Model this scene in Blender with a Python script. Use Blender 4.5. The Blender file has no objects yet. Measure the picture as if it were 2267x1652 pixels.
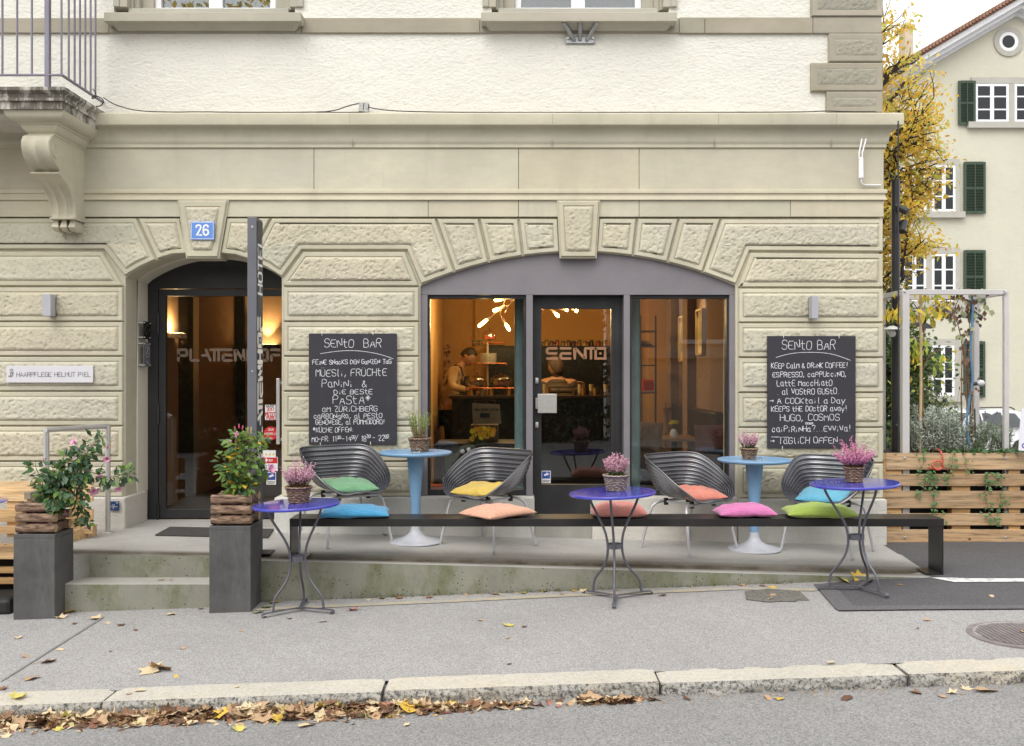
import bpy, bmesh, math, random
from mathutils import Vector, Matrix, noise
from math import sin, cos, pi, radians, sqrt

# ---------------------------------------------------------------- camera, sky, sun, exposure
SC = bpy.context.scene
COL = SC.collection
F, CX, CY, ZC, YF = 2125.0, 1133.5, 826.0, 1.40, 8.10     # focal length and centre in photo units, eye height, facade distance
cam_d = bpy.data.cameras.new("camera"); cam = bpy.data.objects.new("camera", cam_d); COL.objects.link(cam)
cam.location = (0, 0, ZC); cam.rotation_euler = (radians(90), 0, 0)
cam_d.sensor_width = 36.0; cam_d.lens = 36.0 * F / 2267.0; cam_d.clip_end = 2000; cam_d.clip_start = 0.05
SC.camera = cam

world = bpy.data.worlds.new("World"); SC.world = world; world.use_nodes = True
wt = world.node_tree; wt.nodes.clear()
SUN_EL, SUN_AZ = 52.0, 205.0          # overcast, brightest part of the sky behind the camera and a little left
sky = wt.nodes.new('ShaderNodeTexSky'); sky.sky_type = 'NISHITA'; sky.sun_disc = False
sky.sun_elevation = radians(SUN_EL); sky.sun_rotation = radians(SUN_AZ)
sky.air_density = 1.0; sky.dust_density = 6.0; sky.ozone_density = 1.0
hsv = wt.nodes.new('ShaderNodeHueSaturation'); hsv.inputs['Saturation'].default_value = 0.12
bg = wt.nodes.new('ShaderNodeBackground'); bg.inputs['Strength'].default_value = 0.15
wo = wt.nodes.new('ShaderNodeOutputWorld')
# closed cloud deck over the clear sky, a little uneven
cl_c = wt.nodes.new('ShaderNodeTexCoord'); cl_n = wt.nodes.new('ShaderNodeTexNoise'); cl_n.inputs['Scale'].default_value = 2.2; cl_n.inputs['Detail'].default_value = 5
cl_r = wt.nodes.new('ShaderNodeValToRGB'); cl_r.color_ramp.elements[0].position = .3; cl_r.color_ramp.elements[0].color = (3.7, 3.75, 3.85, 1); cl_r.color_ramp.elements[1].position = .7; cl_r.color_ramp.elements[1].color = (4.9, 4.9, 4.9, 1)
cl_m = wt.nodes.new('ShaderNodeMix'); cl_m.data_type = 'RGBA'; cl_m.inputs[0].default_value = .78
wt.links.new(cl_c.outputs['Generated'], cl_n.inputs['Vector']); wt.links.new(cl_n.outputs['Fac'], cl_r.inputs[0])
wt.links.new(sky.outputs[0], hsv.inputs['Color']); wt.links.new(hsv.outputs[0], cl_m.inputs[6]); wt.links.new(cl_r.outputs[0], cl_m.inputs[7]); wt.links.new(cl_m.outputs[2], bg.inputs[0]); wt.links.new(bg.outputs[0], wo.inputs[0])

sun_d = bpy.data.lights.new("sun", 'SUN'); sun_d.energy = 0.6; sun_d.angle = radians(50); sun_d.color = (1.0, 0.97, 0.92)
sun = bpy.data.objects.new("sun", sun_d); COL.objects.link(sun)
_az = radians(SUN_AZ)
sun.rotation_euler = Vector((-sin(_az) * cos(radians(SUN_EL)), -cos(_az) * cos(radians(SUN_EL)), -sin(radians(SUN_EL)))).to_track_quat('-Z', 'Y').to_euler()

SC.view_settings.view_transform = 'Standard'; SC.view_settings.look = 'None'
SC.view_settings.exposure = 1.22; SC.view_settings.gamma = 1.0
SC.render.engine = 'CYCLES'
SC.cycles.use_denoising = True
SC.cycles.max_bounces = 7; SC.cycles.transparent_max_bounces = 12
SC.cycles.diffuse_bounces = 4; SC.cycles.glossy_bounces = 3; SC.cycles.transmission_bounces = 4
SC.cycles.sample_clamp_indirect = 6.0; SC.cycles.caustics_reflective = False; SC.cycles.caustics_refractive = False

# ---------------------------------------------------------------- helpers
def fx(x, Y=YF): return (x - CX) * Y / F
def fz(y, Y=YF): return ZC - (y - CY) * Y / F
def at(x, y, Y): return Vector((fx(x, Y), Y, fz(y, Y)))
def smooth01(a, b, v):
    t = min(1.0, max(0.0, (v - a) / (b - a))); return t * t * (3 - 2 * t)
def zterr(X): return 0.0225 - 0.0214 * max(-3.6, min(3.6, X))          # terrace slab falls to the right
def zpave(X, Y=6.85):                                                     # street climbs to the right
    z = -0.172 + 0.035 * max(-9.0, min(4.2, X)) - 0.02 * (6.85 - max(4.8, min(6.85, Y)))
    if Y > 6.85:
        z = z + (min(-0.045, max(z, -0.05)) - z) * smooth01(6.85, 8.0, Y) * smooth01(2.2, 3.2, X)
    return z

class B:
    def __init__(s): s.v = []; s.f = []
    def add(s, vs, fs):
        o = len(s.v); s.v += [tuple(p) for p in vs]; s.f += [tuple(i + o for i in f) for f in fs]; return s
    def box(s, x0, x1, y0, y1, z0, z1, M=None):
        vs = [Vector((x, y, z)) for z in (z0, z1) for y in (y0, y1) for x in (x0, x1)]
        if M is not None: vs = [M @ v for v in vs]
        return s.add(vs, [(0, 2, 3, 1), (4, 5, 7, 6), (0, 1, 5, 4), (2, 6, 7, 3), (0, 4, 6, 2), (1, 3, 7, 5)])
    def prism(s, pts, y0, y1):           # polygon in x,z pushed along y
        n = len(pts)
        a = sum(pts[i][0] * pts[(i + 1) % n][1] - pts[(i + 1) % n][0] * pts[i][1] for i in range(n))
        if a < 0: pts = pts[::-1]
        vs = [(p[0], y0, p[1]) for p in pts] + [(p[0], y1, p[1]) for p in pts]
        return s.add(vs, [tuple(range(n)), tuple(range(2 * n - 1, n - 1, -1))] + [(i, i + n, (i + 1) % n + n, (i + 1) % n) for i in range(n)])
    def slab(s, pts, z0, z1):             # polygon in x,y pushed along z
        n = len(pts)
        a = sum(pts[i][0] * pts[(i + 1) % n][1] - pts[(i + 1) % n][0] * pts[i][1] for i in range(n))
        if a < 0: pts = pts[::-1]
        f0 = z0 if callable(z0) else (lambda x, y: z0)
        f1 = z1 if callable(z1) else (lambda x, y: z1)
        vs = [(p[0], p[1], f0(p[0], p[1])) for p in pts] + [(p[0], p[1], f1(p[0], p[1])) for p in pts]
        return s.add(vs, [tuple(range(n - 1, -1, -1)), tuple(range(n, 2 * n))] + [(i, (i + 1) % n, (i + 1) % n + n, i + n) for i in range(n)])
    def tube(s, pts, r, n=8, cap=True):
        pts = [Vector(p) for p in pts]; m = len(pts)
        rs = r if isinstance(r, (list, tuple)) else [r] * m
        up = None; rings = []
        for i, p in enumerate(pts):
            t = (pts[min(i + 1, m - 1)] - pts[max(i - 1, 0)]).normalized()
            if up is None:
                up = Vector((0, 0, 1)) if abs(t.z) < 0.9 else Vector((1, 0, 0))
            a = t.cross(up)
            if a.length < 1e-4: a = t.orthogonal()
            a.normalize(); b = a.cross(t).normalized(); up = b
            rings.append([p + (a * cos(2 * pi * k / n) + b * sin(2 * pi * k / n)) * rs[i] for k in range(n)])
        vs = [q for rg in rings for q in rg]; fs = []
        for i in range(m - 1):
            for k in range(n):
                fs.append((i * n + k, i * n + (k + 1) % n, (i + 1) * n + (k + 1) % n, (i + 1) * n + k))
        if cap: fs += [tuple(range(n - 1, -1, -1)), tuple(range((m - 1) * n, m * n))]
        return s.add(vs, fs)
    def lathe(s, prof, n=24, c=(0, 0, 0), M=None, cap=False):
        c = Vector(c); vs = []
        for (r, z) in prof:
            for k in range(n):
                p = Vector((r * cos(2 * pi * k / n), r * sin(2 * pi * k / n), z))
                vs.append((M @ p if M is not None else p) + c)
        fs = [(i * n + k, i * n + (k + 1) % n, (i + 1) * n + (k + 1) % n, (i + 1) * n + k) for i in range(len(prof) - 1) for k in range(n)]
        if cap: fs += [tuple(range(n - 1, -1, -1)), tuple(range((len(prof) - 1) * n, len(prof) * n))]
        return s.add(vs, fs)
    def grid(s, fn, nu, nv, wrap=False, skip=None):
        vs = [fn(i / (nu if wrap else nu - 1), j / (nv - 1)) for j in range(nv) for i in range(nu)]
        fs = []
        for j in range(nv - 1):
            for i in range(nu if wrap else nu - 1):
                i2 = (i + 1) % nu
                if skip and skip(i, j): continue
                fs.append((j * nu + i, j * nu + i2, (j + 1) * nu + i2, (j + 1) * nu + i))
        return s.add(vs, fs)
    def ball(s, c, r, nu=12, nv=8, sc=(1, 1, 1)):
        c = Vector(c)
        def fn(u, v):
            th = 2 * pi * u; ph = -pi / 2 + pi * v
            return c + Vector((r * sc[0] * cos(ph) * cos(th), r * sc[1] * cos(ph) * sin(th), r * sc[2] * sin(ph)))
        return s.grid(fn, nu, nv, True)
    def stroke(s, pts, w, O, U, V, N, th=0.0015):
        """one painted stroke: a band of width w with round ends in the plane O + x U + y V, standing th proud along N"""
        P = [Vector((p[0], p[1])) for p in pts]; n = len(P); s.k = getattr(s, 'k', 0) + 1; th += .00012 * (s.k % 6)
        if n == 1: P = [P[0] - Vector((w * .1, 0)), P[0] + Vector((w * .1, 0))]; n = 2
        L = []; R = []
        for i in range(n):
            t = (P[min(i + 1, n - 1)] - P[max(i - 1, 0)])
            if t.length < 1e-9: t = Vector((1, 0))
            t.normalize(); q = Vector((-t.y, t.x))
            k = 1.0
            if 0 < i < n - 1:
                t1 = (P[i] - P[i - 1]); t2 = (P[i + 1] - P[i])
                if t1.length > 1e-9 and t2.length > 1e-9:
                    cs = max(-1, min(1, t1.normalized().dot(t2.normalized()))); k = min(1.45, 1 / max(0.4, sqrt((1 + cs) / 2)))
            L.append(P[i] + q * w / 2 * k); R.append(P[i] - q * w / 2 * k)
        def cap(c, a, d):                # half circle from a through direction d
            out = []; a = a - c
            for k in range(1, 4):
                an = pi * k / 4; out.append(c + Matrix.Rotation(an * d, 2) @ a)
            return out
        ends = cap(P[-1], L[-1], -1); starts = cap(P[0], R[0], -1)
        vs = [O + U * p.x + V * p.y + N * th for p in L + R + ends + starts]
        fs = []
        for i in range(n - 1): fs.append((i, n + i, n + i + 1, i + 1))
        e0 = 2 * n; fs.append((n - 1, n + n - 1, e0 + 2, e0 + 1, e0)); s0 = e0 + 3; fs.append((n, 0, s0 + 2, s0 + 1, s0))
        return s.add(vs, fs)
    def leaf(s, c, d, n, L, W, fold=0.25, droop=0.0):
        d = d.normalized(); a = d.cross(n)
        if a.length < 1e-5: a = d.orthogonal()
        a.normalize(); n = a.cross(d).normalized()
        m = c + d * L * .5 - n * droop * L * .12; e = c + d * L - n * droop * L * .45
        return s.add([c, m + a * W / 2 + n * fold * W / 2, e, m - a * W / 2 + n * fold * W / 2, m - n * 0.0], [(0, 4, 1), (4, 2, 1), (0, 3, 4), (4, 3, 2)])

ABS = {}
def _link(o, parent, loc):
    COL.objects.link(o)
    if parent is not None:
        o.parent = parent; o.location = Vector(loc) - ABS[parent]
    else: o.location = loc
    ABS[o] = Vector(loc)
def mesh_of(name, b, mat, loc, smooth=0):
    me = bpy.data.meshes.new(name)
    L = Vector(loc)
    me.from_pydata([(p[0] - L.x, p[1] - L.y, p[2] - L.z) for p in b.v], [], b.f)
    me.materials.append(mat); me.update()
    if smooth:
        me.polygons.foreach_set('use_smooth', [True] * len(me.polygons))
        if smooth < 180: me.set_sharp_from_angle(angle=radians(smooth))
    return me
def finish(o, bevel=0, seg=2, subd=0):
    if bevel:
        m = o.modifiers.new("bevel", 'BEVEL'); m.width = bevel; m.segments = seg; m.limit_method = 'ANGLE'; m.angle_limit = radians(40)
    if subd:
        m = o.modifiers.new("subd", 'SUBSURF'); m.levels = subd; m.render_levels = subd
    return o
def part(name, b, mat, parent, bevel=0, smooth=0, label=None, stuff=False, subd=0):
    loc = ABS[parent]
    o = bpy.data.objects.new(name, mesh_of(name, b, mat, loc, smooth)); _link(o, parent, loc)
    if label: o['label'] = label
    if stuff: o['kind'] = 'stuff'
    return finish(o, bevel, subd=subd)
def thing(name, label, cat, loc=(0, 0, 0), group=None):
    o = bpy.data.objects.new(name, None); o.empty_display_size = 0.1; _link(o, None, loc)
    o['label'] = label; o['category'] = cat
    if group: o['group'] = group
    return o
def single(name, label, cat, b, mat, loc, group=None, bevel=0, smooth=0, kind=None, subd=0):
    o = bpy.data.objects.new(name, mesh_of(name, b, mat, loc, smooth)); _link(o, None, loc)
    if label: o['label'] = label
    if cat: o['category'] = cat
    if group: o['group'] = group
    if kind: o['kind'] = kind
    return finish(o, bevel, subd=subd)
def structure(name, b, mat, smooth=0, bevel=0):
    return single(name, None, None, b, mat, (0, 0, 0), smooth=smooth, bevel=bevel, kind='structure')
def dup(root, loc, rotz=0.0, label=None, group=None):
    def cp(o, parent):
        c = o.copy(); COL.objects.link(c)
        if parent is not None: c.parent = parent
        for ch in o.children: cp(ch, c)
        return c
    r = cp(root, None); r.location = loc; r.rotation_euler = (0, 0, rotz); ABS[r] = Vector(loc)
    if label: r['label'] = label
    if group: r['group'] = group
    return r

# ---------------------------------------------------------------- materials
MATS = {}
class NT:
    def __init__(s, name):
        s.m = bpy.data.materials.new(name); s.m.use_nodes = True; s.t = s.m.node_tree; s.b = s.t.nodes['Principled BSDF']; s.co = None
    def n(s, kind, **kw):
        nd = s.t.nodes.new(kind)
        for k, v in kw.items():
            if k.startswith('i_'):
                key = k[2:]; key = int(key) if key.isdigit() else key
                nd.inputs[key].default_value = v
            else: setattr(nd, k, v)
        return nd
    def l(s, a, b): s.t.links.new(a, b)
    def coord(s, scale=(1, 1, 1)):
        if s.co is None: s.co = s.n('ShaderNodeTexCoord')
        mp = s.n('ShaderNodeMapping'); mp.inputs['Scale'].default_value = scale; s.l(s.co.outputs['Object'], mp.inputs[0]); return mp.outputs[0]
    def noise(s, sc, det=4, rough=.55, scale=(1, 1, 1)):
        nd = s.n('ShaderNodeTexNoise'); nd.inputs['Scale'].default_value = sc; nd.inputs['Detail'].default_value = det; nd.inputs['Roughness'].default_value = rough
        s.l(s.coord(scale), nd.inputs['Vector']); return nd.outputs['Fac']
    def vor(s, sc, scale=(1, 1, 1), feature='F1', out='Distance'):
        nd = s.n('ShaderNodeTexVoronoi'); nd.feature = feature; nd.inputs['Scale'].default_value = sc; s.l(s.coord(scale), nd.inputs['Vector']); return nd.outputs[out]
    def ramp(s, fac, stops):
        r = s.n('ShaderNodeValToRGB'); e = r.color_ramp.elements
        while len(e) < len(stops): e.new(0.5)
        for i, (p, c) in enumerate(stops):
            e[i].position = p; e[i].color = (c, c, c, 1) if isinstance(c, (int, float)) else (*c, 1)
        s.l(fac, r.inputs[0]); return r.outputs[0]
    def mix(s, fac, a, b, mode='MIX'):
        m = s.n('ShaderNodeMix'); m.data_type = 'RGBA'; m.blend_type = mode
        for sock, v in ((m.inputs[0], fac), (m.inputs[6], a), (m.inputs[7], b)):
            if isinstance(v, (int, float)): sock.default_value = v
            elif isinstance(v, tuple): sock.default_value = (*v, 1)
            else: s.l(v, sock)
        return m.outputs[2]
    def bump(s, h, strength=.3, dist=.01, prev=None):
        bp = s.n('ShaderNodeBump'); bp.inputs['Strength'].default_value = strength; bp.inputs['Distance'].default_value = dist
        s.l(h, bp.inputs['Height'])
        if prev is not None: s.l(prev, bp.inputs['Normal'])
        s.l(bp.outputs[0], s.b.inputs['Normal']); return bp.outputs[0]
    def base(s, c):
        if isinstance(c, tuple): s.b.inputs['Base Color'].default_value = (*c, 1)
        else: s.l(c, s.b.inputs['Base Color'])
    def set(s, **kw):
        for k, v in kw.items(): s.b.inputs[k.replace('_', ' ')].default_value = v
        return s
def sh(c, k): return tuple(min(1.0, x * k) for x in c)
def mat(name, col, rough=.6, metal=0, var=.12, vs=6, bump=0, bs=80, grain=0, spec=None, coat=0, alpha=None):
    if name in MATS: return MATS[name]
    t = NT(name); t.set(Roughness=rough, Metallic=metal)
    if coat: t.b.inputs['Coat Weight'].default_value = coat; t.b.inputs['Coat Roughness'].default_value = .08
    if spec is not None: t.b.inputs['Specular IOR Level'].default_value = spec
    c = t.ramp(t.noise(vs), [(.3, sh(col, 1 - var)), (.7, sh(col, 1 + var))])
    if grain: c = t.mix(t.ramp(t.noise(bs * 1.7, 2), [(.35, 0.0), (.7, 1.0)]), c, t.mix(1.0, c, (1 - grain,) * 3, 'MULTIPLY'))
    t.base(c)
    if bump: t.bump(t.noise(bs, 3), bump, .005)
    MATS[name] = t.m; return t.m
def leafm(name, col, rough=.5, var=.25, vs=6, tr=.38):
    if name in MATS: return MATS[name]
    m = mat(name, col, rough, 0, var, vs); t = m.node_tree; p = t.nodes['Principled BSDF']; o = t.nodes['Material Output']
    q = t.nodes.new('ShaderNodeBsdfTranslucent'); x = t.nodes.new('ShaderNodeMixShader'); x.inputs[0].default_value = tr
    t.links.new(p.inputs['Base Color'].links[0].from_socket, q.inputs[0]); t.links.new(p.outputs[0], x.inputs[1]); t.links.new(q.outputs[0], x.inputs[2]); t.links.new(x.outputs[0], o.inputs[0]); return m
def emit(name, col, s):
    if name in MATS: return MATS[name]
    m = bpy.data.materials.new(name); m.use_nodes = True; t = m.node_tree; t.nodes.clear()
    e = t.nodes.new('ShaderNodeEmission'); e.inputs[0].default_value = (*col, 1); e.inputs[1].default_value = s
    o = t.nodes.new('ShaderNodeOutputMaterial'); t.links.new(e.outputs[0], o.inputs[0]); MATS[name] = m; return m
def glass(name, tint=(.9, .93, .92), ior=1.75, rough=0.0):
    if name in MATS: return MATS[name]
    m = bpy.data.materials.new(name); m.use_nodes = True; t = m.node_tree; t.nodes.clear()
    tr = t.nodes.new('ShaderNodeBsdfTransparent'); tr.inputs[0].default_value = (*tint, 1)
    gl = t.nodes.new('ShaderNodeBsdfGlossy'); gl.inputs['Roughness'].default_value = rough; gl.inputs[0].default_value = (1, 1, 1, 1)
    lw = t.nodes.new('ShaderNodeLayerWeight'); pw = t.nodes.new('ShaderNodeMath'); pw.operation = 'POWER'; pw.inputs[1].default_value = 5; fr = t.nodes.new('ShaderNodeMath'); fr.operation = 'MULTIPLY_ADD'
    f0 = ((ior - 1) / (ior + 1)) ** 2; fr.inputs[1].default_value = 1 - f0; fr.inputs[2].default_value = f0; t.links.new(lw.outputs['Facing'], pw.inputs[0]); t.links.new(pw.outputs[0], fr.inputs[0])
    mx = t.nodes.new('ShaderNodeMixShader'); o = t.nodes.new('ShaderNodeOutputMaterial')
    t.links.new(fr.outputs[0], mx.inputs[0]); t.links.new(tr.outputs[0], mx.inputs[1]); t.links.new(gl.outputs[0], mx.inputs[2]); t.links.new(mx.outputs[0], o.inputs[0])
    MATS[name] = m; return m

def stone_mat(name, base, rough_face=False, tint=(0.50, 0.44, 0.40)):
    t = NT(name); t.set(Roughness=.9); t.b.inputs['Specular IOR Level'].default_value = .2
    big = t.noise(1.3, 5, .6)
    c = t.ramp(big, [(.3, sh(base, .88)), (.5, base), (.68, sh(base, 1.1))])
    c = t.mix(t.ramp(t.noise(.9, 4, .6, (1, 1, 2.2)), [(.52, 0.0), (.72, .45)]), c, tint)
    c = t.mix(t.ramp(t.noise(5, 6, .7, (1, 1, 3)), [(.35, .22), (.6, 0.0)]), c, sh(base, .72))
    c = t.mix(t.ramp(t.noise(3.2, 5, .65, (1.6, 1.6, .3)), [(.55, 0.0), (.78, .42)]), c, sh(base, .66))
    gi = t.n('ShaderNodeNewGeometry'); c = t.mix(1.0, c, t.ramp(gi.outputs['Random Per Island'], [(0, (.90, .925, .91)), (.35, (1.0, .97, .93)), (.7, (.97, .98, .99)), (1, (1.08, 1.07, 1.04))]), 'MULTIPLY')
    c = t.mix(t.ramp(t.noise(160, 2), [(.3, .16), (.6, 0.0)]), c, sh(base, .6))
    t.base(c)
    if rough_face:
        h = t.ramp(t.vor(34, (1, 1, 1.5)), [(.0, 0.0), (.30, 1.0)])
        nb = t.bump(h, .4, .012); t.bump(t.noise(60, 5, .65), .5, .012, nb)
    else:
        t.bump(t.noise(120, 4, .6), .18, .004)
    MATS[name] = t.m; return t.m
STONE = stone_mat('sandstone', (.565, .530, .415))
STONE_R = stone_mat('sandstone_picked', (.585, .550, .435), True)
STONE_Q = stone_mat('sandstone_quoin', (.37, .345, .275))
STONE_QR = stone_mat('sandstone_quoin_picked', (.37, .35, .285), True)
STONE_SILL = stone_mat('sandstone_sill', (.46, .44, .37))

def plaster_mat(name, base, stain=True, bscale=1.0, strength=.5):
    t = NT(name); t.set(Roughness=.95); t.b.inputs['Specular IOR Level'].default_value = .15
    c = t.ramp(t.noise(.8, 4), [(.3, sh(base, .95)), (.7, sh(base, 1.04))])
    h1 = t.noise(26 * bscale, 6, .62, (1, 1, 1.8)); h2 = t.noise(5 * bscale, 5, .65, (1, 1, 1.4))
    if stain:
        c = t.mix(t.ramp(t.noise(2.1, 7, .75), [(.62, 0.0), (.78, .30)]), c, sh(base, .62))
        c = t.mix(t.ramp(h1, [(.30, .28), (.44, 0.0)]), c, sh(base, .66))
    t.base(c)
    nb = t.bump(h1, strength, .02); t.bump(t.ramp(h2, [(.42, 0.0), (.58, 1.0)]), strength * .35, .02, nb)
    MATS[name] = t.m; return t.m
PLASTER = plaster_mat('cream_render', (.74, .725, .655))
PLASTER_F = plaster_mat('smooth_render', (.70, .65, .55), False, 2.5, .08)
PLASTER_BG = plaster_mat('pale_olive_render', (.545, .525, .425), False, .6, .35)

def concrete_mat(name, base, pits=True, moss=0.0, brush=0.0):
    t = NT(name); t.set(Roughness=.9); t.b.inputs['Specular IOR Level'].default_value = .25
    c = t.ramp(t.noise(1.7, 6, .65), [(.28, sh(base, .8)), (.5, base), (.72, sh(base, 1.14))])
    c = t.mix(t.ramp(t.noise(220, 2), [(.3, .35), (.62, 0.0)]), c, sh(base, .65))
    if moss:
        f = t.ramp(t.noise(2.6, 6, .7, (1, 1, .6)), [(.46, 0.0), (.66, moss)])
        c = t.mix(f, c, (.105, .115, .035))
    if pits:
        p = t.vor(34); q = t.vor(34, out='Color')
        sel = t.ramp(t.noise(9, 2), [(.5, 0.0), (.56, 1.0)])
        hole = t.mix(1.0, t.ramp(p, [(.13, 1.0), (.21, 0.0)]), sel, 'MULTIPLY')
        c = t.mix(hole, c, (.05, .05, .045)); t.base(c)
        t.bump(hole, -.5, .008)
    else:
        t.base(c)
    if brush:
        t.bump(t.noise(60, 3, .6, (3.0, .25, 1)), brush, .004)
    MATS[name] = t.m; return t.m
CONC = concrete_mat('broom_finished_concrete', (.40, .385, .35), False, .18, .25)
CONC_F = concrete_mat('pitted_mossy_concrete', (.265, .262, .215), True, .85)
PLINTH = stone_mat('pale_limestone', (.66, .645, .60), True)

def asphalt_mat(name, base, speck=.9, sc=260):
    t = NT(name); t.set(Roughness=.88); t.b.inputs['Specular IOR Level'].default_value = .35
    c = t.ramp(t.noise(.7, 5, .6), [(.3, sh(base, .9)), (.7, sh(base, 1.1))])
    c = t.mix(t.ramp(t.noise(3.0, 6, .7), [(.52, 0.0), (.72, .5)]), c, sh(base, .74))
    c = t.mix(t.ramp(t.vor(1.1), [(.02, .5), (.05, 0.0)]), c, sh(base, .45))
    c = t.mix(t.ramp(t.noise(1.3, 6, .75, (1, 2.5, 1)), [(.60, 0.0), (.74, .35)]), c, sh(base, 1.18))
    c = t.mix(t.ramp(t.vor(sc * .5, out='Color'), [(.25, .55), (.6, 0.0)]), c, sh(base, .5))
    c = t.mix(t.ramp(t.noise(sc * .6, 2, .6), [(.57, 0.0), (.68, speck * .7)]), c, sh(base, 1.9))
    c = t.mix(t.ramp(t.noise(sc * .5, 1), [(.30, .6), (.44, 0.0)]), c, sh(base, .42))
    t.base(c); t.bump(t.vor(sc * .6), .35, .004)
    MATS[name] = t.m; return t.m
ASPH = asphalt_mat('worn_grey_asphalt', (.355, .343, .335))
ASPH_R = asphalt_mat('road_asphalt', (.27, .265, .26), .8, 200)
ASPH_D = asphalt_mat('new_dark_asphalt', (.105, .102, .106), .6)
ASPH_P = asphalt_mat('dark_patch_asphalt', (.14, .136, .14), .5)

def granite_mat(name, base, dark):
    t = NT(name); t.set(Roughness=.85)
    c = t.ramp(t.noise(1.5, 3), [(.3, sh(base, .9)), (.7, sh(base, 1.08))])
    c = t.mix(t.ramp(t.noise(2.2, 5, .65), [(.5, 0.0), (.7, .3)]), c, (.55, .44, .27))
    c = t.mix(t.ramp(t.noise(52, 5, .75), [(.40, dark), (.53, 0.0)]), c, (.05, .05, .055))
    c = t.mix(t.ramp(t.noise(7, 4, .7), [(.5, 0.0), (.7, dark * .5)]), c, (.10, .095, .09))
    c = t.mix(t.ramp(t.noise(130, 2), [(.58, 0.0), (.68, .6)]), c, sh(base, 1.4))
    t.base(c); t.bump(t.noise(60, 5, .7), .5 if dark > .5 else .15, .012)
    MATS[name] = t.m; return t.m
GRAN_T = granite_mat('worn_granite_top', (.50, .47, .405), .22)
GRAN_F = granite_mat('split_granite_face', (.40, .385, .345), .95)

def wood_mat(name, base, dark=.6, scale=(.7, 5.5, 5.5), knots=True):
    t = NT(name); t.set(Roughness=.7); t.b.inputs['Specular IOR Level'].default_value = .3
    w = t.n('ShaderNodeTexWave', wave_type='BANDS', bands_direction='Z'); w.inputs['Scale'].default_value = .9; w.inputs['Distortion'].default_value = 7.0
    w.inputs['Detail'].default_value = 3; w.inputs['Detail Scale'].default_value = .7; t.l(t.coord((scale[0] * .9, scale[1], scale[2])), w.inputs['Vector'])
    fine = t.noise(7, 8, .72, (.5, 8, 8))
    c = t.mix(.72, t.ramp(w.outputs['Fac'], [(.15, sh(base, dark)), (.45, sh(base, .92)), (.8, sh(base, 1.06))]), t.ramp(fine, [(.38, sh(base, dark * .62)), (.48, sh(base, .92)), (.60, sh(base, 1.22))]))
    c = t.mix(t.ramp(t.noise(1.6, 3, .5, (1, 1, 5)), [(.35, .45), (.65, 0.0)]), c, t.mix(1.0, c, (1.0, .80, .58), 'MULTIPLY'))
    oi = t.n('ShaderNodeObjectInfo'); c = t.mix(1.0, c, t.ramp(oi.outputs['Random'], [(0, (.80, .77, .74)), (.5, (.98, .97, .96)), (1, (1.12, 1.12, 1.14))]), 'MULTIPLY')
    if knots: c = t.mix(t.ramp(t.vor(4.2, (1, 1, 1.4)), [(.04, .95), (.09, 0.0)]), c, (.07, .035, .015))
    t.base(c); t.bump(fine, .25, .003)
    MATS[name] = t.m; return t.m
PALLET = wood_mat('weathered_pallet_wood', (.52, .37, .225))
PINE = wood_mat('fresh_pine_wood', (.66, .48, .27), .8)
PINE_O = wood_mat('orange_pine_block', (.52, .34, .16), .75)
BARK = NT('furrowed_bark'); BARK.set(Roughness=.9)
_h = BARK.noise(30, 6, .72, (.3, 1, 1.3))
BARK.base(BARK.ramp(_h, [(.36, (.045, .028, .02)), (.47, (.19, .115, .075)), (.62, (.40, .275, .19))])); BARK.bump(_h, .9, .02); BARK = BARK.m

FRAME = mat('purple_grey_paint', (.205, .19, .205), .42, 0, .10, 3, .06, 300)
DARKM = mat('anthracite_paint', (.026, .026, .028), .45, 0, .2, 4, .05, 200)
DARKM2 = mat('charcoal_steel', (.045, .045, .047), .38, .4, .25, 3, .08, 120)
STEELB = mat('blackened_steel_bench', (.040, .038, .037), .33, .5, .3, 2.5, .08, 60)
PLANTER = NT('fibre_cement_grey'); PLANTER.set(Roughness=.6)
PLANTER.base(PLANTER.mix(PLANTER.ramp(PLANTER.noise(3, 8, .8, (3, 3, .5)), [(.5, 0.0), (.72, .5)]), PLANTER.ramp(PLANTER.noise(4, 6, .7), [(.3, (.058, .057, .058)), (.7, (.105, .103, .102))]), (.17, .165, .155))); PLANTER.bump(PLANTER.noise(90, 3), .08, .004); PLANTER = PLANTER.m
PILLAR = mat('zinc_grey_lacquer', (.135, .138, .16), .48, .2, .1, 3, .05, 200)
INOX = mat('brushed_stainless', (.62, .61, .59), .42, .75, .06, 8, .06, 200)
GALV = mat('galvanised_steel', (.38, .39, .40), .45, .9, .2, 20)
LAMPG = mat('silver_lacquer', (.44, .44, .48), .45, .25, .04)
WHITE = mat('white_paint', (.78, .78, .79), .45, 0, .03)
WHITEP = mat('white_plastic', (.82, .82, .84), .35, 0, .02)
CABLE = mat('black_cable', (.02, .019, .022), .5, 0, .1)
RUBBER = mat('black_rubber', (.015, .015, .015), .6, 0, .1)
GLASS = glass('window_glass', ior=1.62)
GLASS_UP = glass('upper_window_glass', (.85, .88, .88), 2.1)
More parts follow.
